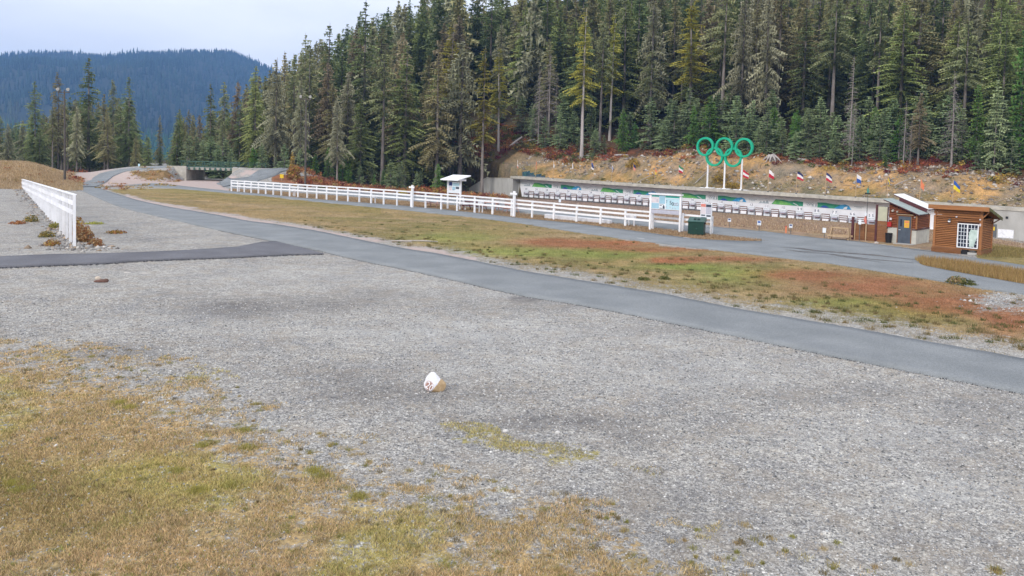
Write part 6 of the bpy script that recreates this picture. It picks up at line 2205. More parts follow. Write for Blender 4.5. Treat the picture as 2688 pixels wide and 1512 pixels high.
def trunk_mesh(h, seed, m, r0=None):
    g = random.Random(seed)
    bm = MB()
    r0 = r0 or (0.08+h*0.0105)
    n = 7
    bx, by = g.uniform(-.012, .012)*h, g.uniform(-.012, .012)*h
    pts = [(bx*(k/n)**2+g.uniform(-.01, .01), by*(k/n)**2, -1.2+(h+1.2-0.05)*k/n) for k in range(n+1)]
    rad = [r0*(1.25 if k == 0 else 1-0.93*k/n) for k in range(n+1)]
    bm.tube(pts, rad, 7, cap=False)
    me = bpy.data.meshes.new('trunk')
    me.from_pydata(bm.v, [], bm.f)
    me.polygons.foreach_set('use_smooth', [True]*len(me.polygons))
    me.materials.append(m)
    return me
def snag_mesh(h, seed, m, cb=0.25, R=0.1, curl=0.5, dens=1.0, twig=True, tone=None):
    g = random.Random(seed)
    bm = MB()
    z = cb*h
    while z < h*0.97:
        f = (z-cb*h)/(h*(1-cb))
        for b in range(3):
            if g.random() > dens:
                continue
            az = g.uniform(0, 6.28)
            L = max(0.25, R*h*((1-f)**0.7)*g.uniform(0.4, 1.25))
            dr = curl*g.uniform(0.4, 1.3)
            ca, sa = math.cos(az), math.sin(az)
            pts = [(ca*L*s, sa*L*s, z+L*(0.15*s-dr*s*s)) for s in (0, .35, .7, 1.0)]
            bm.tube(pts, [0.045, 0.035, 0.024, 0.01], 3, cap=False)
            if twig:
                for s in (0.35, 0.5, 0.65, 0.8, 0.92):
                    x, y, zz = ca*L*s, sa*L*s, z+L*(0.15*s-dr*s*s)
                    sd = g.choice((-1, 1))
                    l2 = L*0.28*g.uniform(.5, 1.2)
                    e = (x-sa*sd*l2+ca*l2*.5, y+ca*sd*l2+sa*l2*.5, zz-l2*g.uniform(0.2, 0.9))
                    bm.add([(x, y, zz+0.025), (x+ca*0.05, y+sa*0.05, zz-0.02), e], [(0, 1, 2)])
        z += g.uniform(0.22, 0.45)
    me = bpy.data.meshes.new('dead_branches')
    me.from_pydata(bm.v, [], bm.f)
    me.materials.append(m)
    return me
def mesh_from(V, Fc, Cc, name, m):
    o = bigmesh(name, V, Fc, m, colors=Cc)
    me = o.data
    bpy.data.objects.remove(o)
    return me

PROTO = {}
def proto(kind, h, seed, **kw):
    V, Fc, Cc = crown(kind, h, seed, **kw)
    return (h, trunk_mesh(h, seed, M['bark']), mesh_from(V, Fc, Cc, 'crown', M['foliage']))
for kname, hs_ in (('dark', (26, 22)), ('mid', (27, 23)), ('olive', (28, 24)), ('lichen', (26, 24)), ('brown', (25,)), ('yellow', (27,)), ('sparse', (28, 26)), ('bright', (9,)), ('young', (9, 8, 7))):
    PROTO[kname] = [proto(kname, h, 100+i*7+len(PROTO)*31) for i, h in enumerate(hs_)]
DESC = {'dark': 'dark green conifer', 'mid': 'mid green conifer', 'olive': 'olive green conifer', 'lichen': 'grey-green lichen-draped conifer', 'brown': 'brownish thinning conifer',
        'yellow': 'yellow-green topped conifer', 'sparse': 'conifer with a long bare trunk', 'bright': 'bright green bushy young conifer', 'young': 'small full-skirted young fir', 'snag': 'bare grey dead conifer'}
TREES = []
def plant(kind, x, y, h, label, group=None, wmul=1.0, trunk=None, name='conifer_tree', z=None, variant=None, lean=0.0):
    v = PROTO[kind][variant if variant is not None else rng.integers(len(PROTO[kind]))]
    z0 = T1(x, y) if z is None else z
    r = bpy.data.objects.new(name, None)
    COL.objects.link(r)
    r.location = (float(x), float(y), z0)
    s = h/v[0]
    r.scale = (s*wmul, s*wmul, s)
    r.rotation_euler = (lean, (rng.random()-0.5)*0.03, float(rng.random()*6.28))
    tag(r, label, 'tree', group)
    t = bpy.data.objects.new('trunk', v[1]); COL.objects.link(t); t.parent = r
    c = bpy.data.objects.new('crown' if kind != 'snag' else 'dead_branches', v[2]); COL.objects.link(c); c.parent = r
    if trunk:
        t.material_slots[0].link = 'OBJECT'
        t.material_slots[0].material = trunk
    TREES.append((x, y))
    return r
PROTO['snag'] = []
for sd, (h, cb, R, curl, dens) in enumerate(((22, 0.15, 0.12, 0.75, 1.0), (20, 0.35, 0.13, 0.5, 0.9), (18, 0.12, 0.11, 0.35, 1.0))):
    PROTO['snag'].append((h, trunk_mesh(h, 900+sd, M['deadwood'], 0.2), snag_mesh(h, 930+sd, M['deadwood'], cb, R, curl, dens)))
PROTO['snagtop'] = []

def pos_depth(px, D):
    r = ray(px, 440)
    p = CAM+r*(D/r[1])
    return p[0], p[1]
def h_for(x, y, ytop):
    """height so that the top of a tree at x, y is seen at pixel row ytop"""
    z0 = T1(x, y)
    lo, hi = 0.5, 80
    for _ in range(30):
        mid_ = (lo+hi)/2
        _, py, _ = proj(x, y, z0+mid_)
        if py > ytop:
            lo = mid_
        else:
            hi = mid_
    return lo
def special_d(kind, px, D, ytop, label, **kw):
    x, y = pos_depth(px, D)
    return plant(kind, x, y, h_for(x, y, ytop), label, **kw)
def special_v(kind, px, v, ytop, label, **kw):
    p = onv(px, 430, v)
    return plant(kind, p[0], p[1], h_for(p[0], p[1], ytop), label, **kw)

# trees one can single out
special_d('dark', 93, 176, 208, 'narrow dark conifer with a spindly top, first tall one from the left edge', wmul=0.95, variant=0)
special_d('olive', 153, 178, 184, 'tall mossy conifer right behind the left light pole', wmul=0.8, variant=0)
special_d('dark', 232, 182, 145, 'tallest dark conifer of the left tree line, reaching above the ridge', wmul=1.15, variant=1)
special_d('sparse', 297, 190, 203, 'thin sparse-crowned conifer between the two tallest on the left', wmul=0.8, variant=0)
special_d('dark', 338, 176, 196, 'tall dark pointed conifer at the right end of the left tree line', wmul=0.95, variant=0)
special_d('olive', 275, 176, 244, 'broad olive conifer just left of the dark pointed one', variant=1)
special_d('lichen', 201, 176, 276, 'pale lichen-draped conifer left of the tallest conifer', wmul=0.95, variant=0)
special_d('olive', 418, 200, 300, 'thin pale conifer standing alone in the gap before the mountain', wmul=0.7, variant=1)
special_d('mid', 473, 186, 283, 'left of two twin conifers above the bridge railing', wmul=1.0, variant=0)
special_d('olive', 494, 186, 284, 'right of two twin conifers above the bridge railing', wmul=0.9, variant=0)
special_d('dark', 552, 176, 215, 'tall dark ragged conifer above the middle of the bridge', wmul=0.95, variant=1)
special_d('sparse', 587, 180, 211, 'sparse bare-trunked conifer just right of the ragged dark one', wmul=0.9, variant=1)
special_d('brown', 622, 182, 208, 'brownish conifer at the right end of the bridge railing', wmul=0.9)
special_d('mid', 669, 176, 168, 'tall green conifer at the foot of the skyline, just right of the bridge', wmul=0.9, variant=0)
special_d('lichen', 722, 170, 150, 'tall lichen-grey conifer left of the right light pole', wmul=1.1, variant=0)
special_d('olive', 745, 178, 133, 'narrow-topped conifer breaking the skyline behind the lichen-grey one', wmul=0.8)
special_d('lichen', 788, 168, 200, 'lichen-grey drooping conifer right behind the right light pole', wmul=0.9, variant=1)
special_d('sparse', 798, 186, 86, 'thin-topped conifer on the skyline below the start of the slope', wmul=0.8)
special_d('dark', 858, 186, 58, 'skyline conifer with a bare spike at its top', wmul=0.9)
special_d('dark', 953, 190, -5, 'dark skyline conifer with tiered branches against the sky', wmul=1.0)
special_d('lichen', 885, 162, 248, 'pale lichen-draped small conifer in the front row left of the rust shrubs', wmul=0.9)
special_d('brown', 1047, 176, 75, 'pale brown dying conifer in the upper middle of the slope', wmul=1.0)
special_d('yellow', 1176, 182, 62, 'yellow-green crown showing behind the silvery conifer', wmul=1.2)
special_d('lichen', 1207, 172, 98, 'big silvery lichen-covered conifer above the kiosk', wmul=1.35, variant=1)
special_d('yellow', 1266, 171, 118, 'narrow yellow-green conifer left of the half-dead one', wmul=0.95)
special_v('yellow', 1307, 6, 120, 'half-dead conifer with yellow-green right side and bleached trunk', wmul=1.0, trunk=M['bark_pale'])
special_v('snag', 1438, 14, 138, 'tangled bare dead conifer with curling branches above the left flags', variant=1, wmul=1.4, name='dead_tree')
special_v('snag', 1411, 12, 175, 'brown half-bare dead conifer left of the tangled one', variant=0, wmul=1.1, name='dead_tree')
special_v('snag', 1456, 17, 190, 'thin dead conifer right of the tangled one', variant=2, name='dead_tree')
special_v('yellow', 1526, 10.5, 22, 'tall yellow-green conifer with a bright white bare lower trunk', wmul=1.0, trunk=M['bark_pale'])
special_v('yellow', 1598, 20, 30, 'tall conifer with yellow-green crown and long pale trunk, second from the white-trunked one', wmul=0.9, trunk=M['bark_pale'])
special_v('sparse', 1572, 17, 45, 'brown-trunked conifer between the two pale-trunked yellow ones', wmul=1.0)
special_v('lichen', 1703, 26, -30, 'lichen-draped tall conifer left of the yellow clumps', wmul=1.0)
special_v('yellow', 1808, 24, -20, 'conifer with wide yellow-green branch clumps above the rings', wmul=1.3)
special_v('sparse', 1890, 22, -60, 'tall brown-grey conifer straight above the rings with a bare trunk', wmul=1.2)
special_v('lichen', 1938, 20, -30, 'tall conifer hung with white lichen above the right ring', wmul=0.9, variant=0)
special_v('lichen', 2003, 21, -40, 'second white lichen-hung conifer right of the rings', wmul=0.95, variant=1)
special_v('sparse', 2178, 24, -40, 'thick-trunked conifer with its bare trunk showing above the young firs', wmul=1.2, variant=0)
special_v('snag', 2228, 15, 143, 'dead-topped grey conifer above the young firs', wmul=0.95, variant=2, name='dead_tree')
special_v('snag', 2236, 11, 262, 'slim bleached dead stem standing before the young firs right of centre', wmul=0.7, variant=1, name='dead_tree')
special_v('sparse', 2296, 24, -30, 'conifer with a bare trunk standing left of the brown dead tree', wmul=1.0, variant=1)
special_v('snag', 2371, 11.5, 262, 'brown dead conifer with skirt branches reaching the ground', wmul=1.2, variant=0, name='dead_tree')
special_v('snag', 2388, 12, 300, 'thin dead stem right beside the brown dead conifer', wmul=0.8, variant=2, name='dead_tree')
special_v('brown', 2409, 13, 240, 'yellow-brown topped young conifer right of the brown dead one', wmul=1.2)
special_v('snag', 2497, 12, 184, 'silver-grey dead conifer with long drooping bare branches above the huts', wmul=1.4, variant=0, name='dead_tree')
special_v('young', 2609, 12, 197, 'slim grey-green conifer near the right edge', wmul=0.55, variant=0)
special_v('bright', 2560, 14, 218, 'yellow-green young conifer right of the silver dead one', wmul=0.6)
special_v('bright', 2674, 15, 70, 'tall bright green conifer at the right edge', wmul=0.55)
special_v('bright', 2323, 9.5, 405, 'small bright green bush-like fir at the top of the bank', wmul=1.3)
special_v('bright', 1180, 1.5, 425, 'small fir just behind the kiosk roof', wmul=0.8)
special_v('bright', 1322, 2.0, 444, 'green shrub-like fir behind the wing of the target wall', wmul=1.4)

# skyline: nothing may rise above this line of treetops
SKX = [-400, 0, 30, 60, 120, 180, 260, 345, 360, 440, 455, 510, 540, 600, 640, 669, 720, 760, 800, 858, 900, 953, 1000, 1040, 1090, 1150, 3200]
SKY_ = [300, 300, 320, 300, 290, 250, 262, 250, 352, 350, 305, 300, 290, 275, 225, 195, 168, 150, 118, 92, 72, 22, 30, -5, -10, -60, -60]
def cap_h(x, y, h):
    z0 = T1(x, y)
    px, py, _ = proj(x, y, z0+h)
    lim = np.interp(px, SKX, SKY_)
    if py < lim:
        return h_for(x, y, lim+rng.random()**1.5*46)
    return h
def far_enough(x, y, d):
    for a, b in TREES:
        if (a-x)**2+(b-y)**2 < d*d:
            return False
    return True

cand = []
# left tree line behind mound and causeway
for _ in range(900):
    D = rng.uniform(168, 200)
    px = rng.uniform(-250, 1300)
    cand.append((*pos_depth(px, D), 'L', px))
n_left = 0
KL = ['dark']*4+['mid']*3+['olive']*4+['lichen']*1+['sparse']*2+['brown']
for x, y, kk, px in cand:
    if n_left >= 92:
        break
    t, v = tvof(x, y)
    if v > 4 or (px > 1190 and v < 2) or not far_enough(x, y, 4.3):
        continue
    if -77 < x < -38 and y < 172:
        continue
    if 355 < px < 445:
        kind, h = ('olive', 'mid')[rng.integers(2)], rng.uniform(8, 12)
    else:
        kind, h = KL[rng.integers(len(KL))], rng.uniform(16, 30)
    h = cap_h(x, y, h)
    if h < 3:
        continue
    where = 'left of the left light pole' if px < 170 else 'between the left light pole and the mountain gap' if px < 400 else 'in the tree line behind the bridge' if px < 655 else 'left of the right light pole' if px < 800 else 'in the forest behind the rust shrubs' if px < 1100 else 'in the forest behind the roofed kiosk'
    plant(kind, x, y, h, DESC[kind]+' '+where, DESC[kind]+'s '+where, wmul=rng.uniform(1.0, 1.45))
    n_left += 1
# hillside above the wall
KR = ['dark']*5+['mid']*6+['olive']*5+['lichen']*1+['sparse']*3
n_r = 0
for v0, v1, need, dmin, hmin, hmax in ((19, 34, 40, 4.0, 20, 31), (34, 52, 34, 4.8, 22, 32), (52, 80, 24, 5.2, 22, 34)):
    k = 0
    for _ in range(2500):
        if k >= need:
            break
        v = rng.uniform(v0, v1)
        t = rng.uniform(-38, 124)
        p = WV(t, v)
        px, py, _ = proj(p[0], p[1], 0)
        if px > 2850 or (t < -15 and v < 22):
            continue
        if not far_enough(p[0], p[1], dmin):
            continue
        kind = KR[rng.integers(len(KR))]
        h = cap_h(p[0], p[1], rng.uniform(hmin, hmax))
        if h < 6:
            continue
        nm = {46: 'front', 42: 'middle'}.get(need, 'upper')
        hw_ = ('low on the slope', 'halfway up the slope', 'high on the slope')[(v0 > 20)+(v0 > 40)]
        where = hw_+(' above the leftmost flags' if px < 1500 else ' left of the rings' if px < 1750 else ' above the rings' if px < 2000 else ' right of the rings' if px < 2290 else ' above the metal-roofed hut' if px < 2430 else ' above the wooden hut')
        plant(kind, p[0], p[1], h, DESC[kind]+' '+where, DESC[kind]+'s '+where, wmul=rng.uniform(1.0, 1.4))
        k += 1
# young firs at the edge of the bank, sparse at the left
k = 0
for _ in range(3000):
    if k >= 92:
        break
    v = rng.uniform(11.5, 21)
    t = rng.uniform(-26, 122)
    p = WV(t, v)
    px, py, _ = proj(p[0], p[1], 5)
    if px > 2800:
        continue
    pr_ = np.interp(px, [1250, 1350, 1500, 1650, 1900, 2800], [0.6, 0.25, 0.35, 0.8, 1, 1])
    if rng.random() > pr_ or not far_enough(p[0], p[1], 2.0):
        continue
    h = rng.uniform(4.5, 11.5)*(1 if v > 14 else 0.75)
    kind = 'young' if rng.random() < 0.85 else 'bright'
    where = 'on the bank top '+('behind the leftmost flags' if px < 1500 else 'left of the rings' if px < 1750 else 'behind the rings' if px < 1990 else 'right of the rings' if px < 2290 else 'above the metal-roofed hut' if px < 2430 else 'above the wooden hut')
    plant(kind, p[0], p[1], h, DESC[kind]+' '+where, DESC[kind]+'s '+where, wmul=rng.uniform(0.9, 1.25))
    k += 1
# understory firs at the foot of the left forest
k = 0
for _ in range(1500):
    if k >= 30:
        break
    px = rng.uniform(640, 1330)
    D = rng.uniform(161, 171)
    x, y = pos_depth(px, D)
    if tvof(x, y)[1] > 6 or (px > 1190 and tvof(x, y)[1] < 1.5) or not far_enough(x, y, 2.2):
        continue
    kind = 'young' if rng.random() < 0.6 else 'bright'
    plant(kind, x, y, rng.uniform(2.5, 7.5), DESC[kind]+' at the forest foot '+('left of the pale boulder' if px < 1055 else 'right of the pale boulder'), DESC[kind]+'s at the forest foot '+('left of the pale boulder' if px < 1055 else 'right of the pale boulder'), wmul=rng.uniform(0.8, 1.1))
    k += 1
for px_, D_, h_ in ((497, 164, 7), (515, 167, 8), (534, 163, 6), (553, 166, 8), (572, 164, 7), (592, 167, 8), (606, 163, 6)):
    x_, y_ = pos_depth(px_, D_)
    plant('young', x_, y_, h_, 'small full-skirted young fir seen through the underpass of the bridge', 'young firs behind the underpass', wmul=1.2)
print('trees', len(TREES))

# the rest of the hillside forest, further up and between, as one mass of instances built in one object
def far_forest():
    V, Fc, Cc = [], [], []
    pool = [crown(kd, 24, 500+i, gap=0.2)+(kd,) for i, kd in enumerate(('dark', 'mid', 'olive', 'brown', 'lichen'))]
    n, off = 0, 0
    for _ in range(9000):
        if n >= 330:
            break
        rq = rng.random()
        if rq < 0.74:
            v = rng.uniform(24, 130) if rq < 0.5 else rng.uniform(14, 80)
            t = rng.uniform(-60, 128) if rq < 0.5 else rng.uniform(-28, 26)
            p = WV(t, v)
            x, y = p[0], p[1]
        else:
            x, y = pos_depth(rng.uniform(-300, 1200), rng.uniform(196, 290))
        px, py, _ = proj(x, y, 0)
        if px > 2900 or px < -400 or not far_enough(x, y, 5.0) or (352 < px < 450):
            continue
        h = cap_h(x, y, rng.uniform(24, 36))
        if h < 6 or (px > 1190 and tvof(x, y)[1] < 3):
            continue
        v_, f_, c_, kd = pool[rng.choice(5, p=[.34, .3, .2, .09, .07])]
        keep = rng.random(len(f_)) < 0.42
        f_ = f_[keep]
        used = f_.ravel()
        vv = v_[used].copy()
        cc = c_[used]*rng.uniform(0.75, 1.25)
        a = rng.random()*6.28
        s = h/24
        # larger leaves make up for the thinned number
        tri = vv.reshape(-1, 3, 3)
        cen = tri.mean(1, keepdims=True)
        tri = cen+(tri-cen)*1.55
        vv = tri.reshape(-1, 3)
        X = (vv[:, 0]*math.cos(a)-vv[:, 1]*math.sin(a))*s*1.1+x
        Y = (vv[:, 0]*math.sin(a)+vv[:, 1]*math.cos(a))*s*1.1+y
        Z = vv[:, 2]*s+T1(x, y)
        V.append(np.stack([X, Y, Z], -1))
        Cc.append(cc)
        Fc.append(np.arange(len(vv)).reshape(-1, 3)+off)
        off += len(vv)
        TREES.append((x, y))
        n += 1
    V, Fc, Cc = np.concatenate(V), np.concatenate(Fc), np.concatenate(Cc)
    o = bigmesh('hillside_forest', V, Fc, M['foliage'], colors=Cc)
    tag(o, 'dense dark conifer forest filling the upper slope behind the front trees', 'forest', kind='stuff')
    print('far forest tris', len(Fc))
far_forest()

# ------------------------------------------------------------------ shrubs, ground cover and stones
def leafball(cx, cy, cz, r, h, n, cols, g, size=0.14):
    th = g.uniform(0, 6.283, n)
    u = g.random(n)**0.45
    el = np.arccos(g.random(n))
    X = cx+np.cos(th)*np.sin(el)*r*u
    Y = cy+np.sin(th)*np.sin(el)*r*u
    Z = cz+np.cos(el)*h*u
    C = np.stack([X, Y, Z], -1)
    tri = C[:, None]+g.normal(0, size, (n, 3, 3))
    pick = np.array(cols)[g.integers(len(cols), size=n)]*g.uniform(0.6, 1.35, (n, 1))
    return tri.reshape(-1, 3), np.repeat(pick, 3, 0)
RED = [(0.32, 0.09, 0.05), (0.38, 0.14, 0.06), (0.24, 0.07, 0.05)]
RUST = [(0.36, 0.15, 0.06), (0.30, 0.12, 0.055), (0.42, 0.22, 0.09)]
OCH = [(0.38, 0.27, 0.07), (0.45, 0.3, 0.06), (0.3, 0.22, 0.08)]
OLV = [(0.12, 0.13, 0.04), (0.17, 0.17, 0.055), (0.1, 0.12, 0.04)]
WINE = [(0.14, 0.035, 0.04), (0.18, 0.045, 0.045)]
STRAW = [(0.42, 0.3, 0.15), (0.36, 0.24, 0.12), (0.48, 0.35, 0.2)]
def shrub_mass(name, label, spots):
    V, C = [], []
    g = rng
    for (x, y, r, h, n, cols, size) in spots:
        v, c = leafball(x, y, T1(x, y)-0.05, r, h, n, cols, g, size)
        V.append(v); C.append(c)
    V, C = np.concatenate(V), np.concatenate(C)
    o = bigmesh(name, V, np.arange(len(V)).reshape(-1, 3), M['shrub'], colors=C)
    tag(o, label, 'shrubs', kind='stuff')
# on the bank top, among the first trees
sp = []
for _ in range(230):
    t, v = rng.uniform(-12, 112), rng.uniform(8.2, 15.5)
    p = WV(t, v)
    cols = (RED, RUST, RED, WINE, OCH, OLV)[rng.integers(6)]
    sp.append((p[0], p[1], rng.uniform(.5, 1.5), rng.uniform(.35, 1.0), 90, cols, 0.13))
for _ in range(150):
    t, v = rng.uniform(0, 110), rng.uniform(1.6, 8)
    p = WV(t, v)
    cols = (OLV, OCH, STRAW, OLV)[rng.integers(4)]
    sp.append((p[0], p[1], rng.uniform(.3, .8), rng.uniform(.15, .4), 45, cols, 0.08))
for _ in range(330):
    t, v = rng.uniform(-30, 6), rng.uniform(1.3, 17)
    if t > -12 and v < 7.5:
        continue
    p = WV(t, v)
    f = rng.random()
    cols = OLV if f < .3 else RUST if f < .6 else RED if f < .75 else WINE if f < .88 else OCH
    sp.append((p[0], p[1], rng.uniform(.7, 1.8), rng.uniform(.5, 1.5), 110, cols, 0.14))
shrub_mass('bank_shrubs', 'red, rust and ochre autumn shrubs along the top of the earth bank', sp)
sp = []
for _ in range(420):
    px, D = rng.uniform(765, 1330), rng.uniform(141, 160)
    x, y = pos_depth(px, D)
    if tvof(x, y)[1] > -6 and px > 1190:
        continue
    f = rng.random()
    cols = RUST if f < .45 else WINE if f < .6 else STRAW if f < .78 else OCH if f < .86 else RED
    sp.append((x, y, rng.uniform(.5, 1.1), rng.uniform(.5, 1.25), 60, cols, 0.11))
for px, D in ((1120, 147), (1150, 146), (1190, 149), (1165, 150), (1100, 149), (1180, 152)):
    for q in range(5):
        x, y = pos_depth(px+rng.uniform(-18, 18), D+rng.uniform(-2, 3))
        sp.append((x, y, 1.2, rng.uniform(1.0, 1.9), 90, (RUST, RED, OCH)[rng.integers(3)], 0.14))
shrub_mass('rust_shrubs', 'strip of rust, straw and wine-red autumn shrubs along the forest foot', sp)
sp = []
for _ in range(90):
    x, y = rng.uniform(-80, -50), rng.uniform(108, 128)
    sp.append((x, y, rng.uniform(.4, .9), rng.uniform(.2, .5), 40, (STRAW, RUST, STRAW, OCH)[rng.integers(4)], 0.09))
for _ in range(9):
    px, D = rng.uniform(165, 215), rng.uniform(118, 150)
    x, y = pos_depth(px, D)
    sp.append((x, y, 1.0, 0.8, 60, (RED, RED, RUST)[rng.integers(3)], 0.12))
for _ in range(50):
    px, D = rng.uniform(335, 470), rng.uniform(140, 148)
    x, y = pos_depth(px, D)
    sp.append((x, y, .6, .35, 30, (STRAW, RUST, OCH)[rng.integers(3)], 0.08))
shrub_mass('mound_growth', 'straw and rust growth on the mound and the causeway slope at the left', sp)
# forest floor growth on lower slope
def bush(px, py, r, h, cols, label, n=420, size=0.06, name='shrub', D=None):
    if D:
        x, y = pos_depth(px, D)
        z = T1(x, y)
    else:
        p = TG(px, py)
        x, y, z = p
    rt = thing(name, label, 'shrub', (x, y, z), 0)
    v, c = leafball(0, 0, 0, r, h, n, cols, rng, size)
    bigmesh('foliage', v, np.arange(len(v)).reshape(-1, 3), M['shrub'], rt, colors=c)
    bm = MB()
    for k in range(5):
        a = k*1.26+px
        bm.tube([(0, 0, -0.1), (math.cos(a)*r*0.5, math.sin(a)*r*0.5, h*0.55)], [0.02+0.01*h, 0.008], 4)
    bm.build('stems', M['bark'], rt)
bush(222, 634, 0.55, 1.0, RUST+STRAW, 'bushy orange-brown dry shrub at the right of the near fence post', 1300, 0.045)
bush(205, 618, 0.5, 1.2, RUST+OCH, 'taller orange shrub pressed against the near fence post', 1000, 0.045)
bush(252, 645, 0.45, 0.45, STRAW+RUST, 'low tan and rust shrub beside the orange one', 600, 0.04)
bush(137, 645, 0.45, 0.4, RUST+OCH, 'low straw-brown shrub left of the near fence post', 500, 0.04)
bush(124, 622, 0.5, 0.4, OCH+OLV, 'low dry shrub further along the left side of the fence', 500, 0.04)
bush(143, 600, 0.4, 0.45, [(0.3, 0.27, 0.06)], 'small olive yellow shrub against the left fence', 500, 0.04)
bush(82, 582, 0.6, 0.5, OCH+OLV, 'yellow-green dry weed clump left of the fence', 400, 0.05)
bush(48, 588, 0.6, 0.2, RUST, 'flat orange-brown weed patch at the far left', 300, 0.05)
bush(250, 588, 0.7, 0.12, [(0.42, 0.42, 0.1)], 'flat yellow-green moss cushion right of the near fence post', 300, 0.05)
bush(305, 612, 0.7, 0.16, RUST+OCH, 'flat orange weed patch between the fence and the path', 300, 0.05)
bush(770, 470, 1.3, 2.6, RUST+OCH, 'tall orange shrub just left of the right light pole', 1200, 0.13, D=146)
bush(767, 462, 0.5, 4.3, OCH, 'slim yellow sapling rising behind the orange shrub', 500, 0.12, D=148)
bush(1060, 498, 0.9, 0.8, [(0.5, 0.38, 0.05)], 'yellow shrub in front of the pale boulder', 500, 0.1, D=141)
bush(840, 480, 1.0, 0.8, OLV, 'small dark green bush behind the far fence rails', 400, 0.1, D=138)
bush(1662, 430, 1.6, 1.8, [(0.4, 0.24, 0.05)]+OCH, 'orange-yellow bush at the top of the bank left of the rings', 600, 0.14, D=onv(1728, 420, 9)[1])
bush(1925, 488, 1.6, 1.0, OCH, 'yellow bush behind the roof edge between the ring posts', 700, 0.12, D=onv(1925, 480, 2.4)[1])
bush(1893, 470, 1.5, 2.2, [(0.42, 0.27, 0.05)]+OCH, 'tall ochre bush behind the middle ring post', 700, 0.12, D=onv(1893, 470, 3.2)[1])
bush(2510, 745, 0.5, 0.4, OLV+STRAW, 'scruffy green and straw weed clump at the field corner by the right path', 500, 0.045)
bush(2540, 750, 0.45, 0.3, OLV, 'low green weed clump right of the scruffy one', 400, 0.04)
bush(1690, 735, 0.3, 0.16, OLV, 'dark green weed clump in the field near the path', 300, 0.03)
bush(1745, 733, 0.28, 0.14, OLV, 'second dark green weed clump further right in the field', 300, 0.03)

# stones on the bank
def stone_mass(name, label, pts, cols, kind='stuff', cat='stones'):
    """pts: x,y,r"""
    ico = []
    base = np.array([(0, 0, 1), (1, 0, 0), (0, 1, 0), (-1, 0, 0), (0, -1, 0), (0, 0, -1)], float)
    fb = np.array([(0, 1, 2), (0, 2, 3), (0, 3, 4), (0, 4, 1), (5, 2, 1), (5, 3, 2), (5, 4, 3), (5, 1, 4)])
    P = np.array(pts)
    n = len(P)
    z = T(P[:, 0], P[:, 1])
    V = base[None]*rng.uniform(0.6, 1.25, (n, 6, 1))
    a = rng.uniform(0, 6.28, n)
    ca, sa = np.cos(a)[:, None], np.sin(a)[:, None]
    sx = rng.uniform(0.75, 1.3, (n, 1)); sy = rng.uniform(0.6, 1.1, (n, 1)); sz = rng.uniform(0.45, 0.85, (n, 1))
    X, Y, Z = V[..., 0]*sx, V[..., 1]*sy, V[..., 2]*sz
    r = P[:, 2:3]
    W_ = np.stack([(X*ca-Y*sa)*r+P[:, :1], (X*sa+Y*ca)*r+P[:, 1:2], Z*r+z[:, None]+0.12*r], -1)
    q = (np.arange(n)*6)[:, None, None]
    Fc = (fb[None]+q).reshape(-1, 3)
    c = np.array(cols)[rng.integers(len(cols), size=n)]*rng.uniform(0.7, 1.3, (n, 1))
    o = bigmesh(name, W_.reshape(-1, 3), Fc, M['stones'], colors=np.repeat(c[:, None], 6, 1).reshape(-1, 3))
    tag(o, label, cat, kind=kind)
pts = []
for _ in range(9500):
    t, v = rng.uniform(-6, 118), 1.2+10.5*rng.random()**0.8
    p = WV(t, v)
    if fbm(np.array([t]), np.array([v*3]), 7, 71)[0] < 0.42:
        continue
    pts.append((p[0], p[1], 0.07+0.42*rng.random()**5))
for _ in range(700):
    t, v = rng.uniform(60, 118), rng.uniform(8.5, 12)
    p = WV(t, v)
    pts.append((p[0], p[1], 0.1+0.35*rng.random()**3))
stone_mass('bank_stones', 'loose grey and tan stones covering the earth bank', pts, [(0.33, 0.27, 0.21), (0.42, 0.36, 0.30), (0.24, 0.21, 0.19), (0.42, 0.28, 0.14), (0.5, 0.46, 0.42), (0.19, 0.16, 0.14)])
pts = []
for _ in range(5000):
    t, v = rng.uniform(-8, 100), rng.uniform(-58, -1.2)
    p = WV(t, v)
    pts.append((p[0], p[1], 0.05+0.1*rng.random()**2))
stone_mass('range_stones', 'coarse brown and violet-grey rubble on the range floor', pts, [(0.3, 0.21, 0.19), (0.36, 0.27, 0.23), (0.22, 0.16, 0.145), (0.42, 0.33, 0.26)])
pts = []
for f in rng.random(900):
    k = f**1.6
    x, y = a3[0]*(1-k)+b3[0]*k, a3[1]*(1-k)+b3[1]*k
    x += rng.normal(0, 0.55); y += rng.normal(0, 0.5)
    pts.append((x, y, 0.05+0.16*rng.random()**3))
for _ in range(120):
    x, y = a3[0]+rng.normal(0.5, 0.9), a3[1]+rng.normal(-0.3, 0.6)
    pts.append((x, y, 0.06+0.17*rng.random()**2))
stone_mass('fence_rubble', 'stones and rubble heaped along the foot of the left fence', pts, [(0.3, 0.29, 0.28), (0.42, 0.4, 0.38), (0.22, 0.2, 0.19), (0.35, 0.27, 0.2)])
pts = []
for _ in range(160):
    px, py = rng.normal(2635, 45), rng.normal(785, 14)
    p = G(px, py)
    pts.append((p[0], p[1], 0.03+0.07*rng.random()**2))
stone_mass('field_corner_stones', 'grey stones scattered in the right corner of the turf field', pts, [(0.36, 0.36, 0.37), (0.5, 0.5, 0.5), (0.25, 0.25, 0.26)])

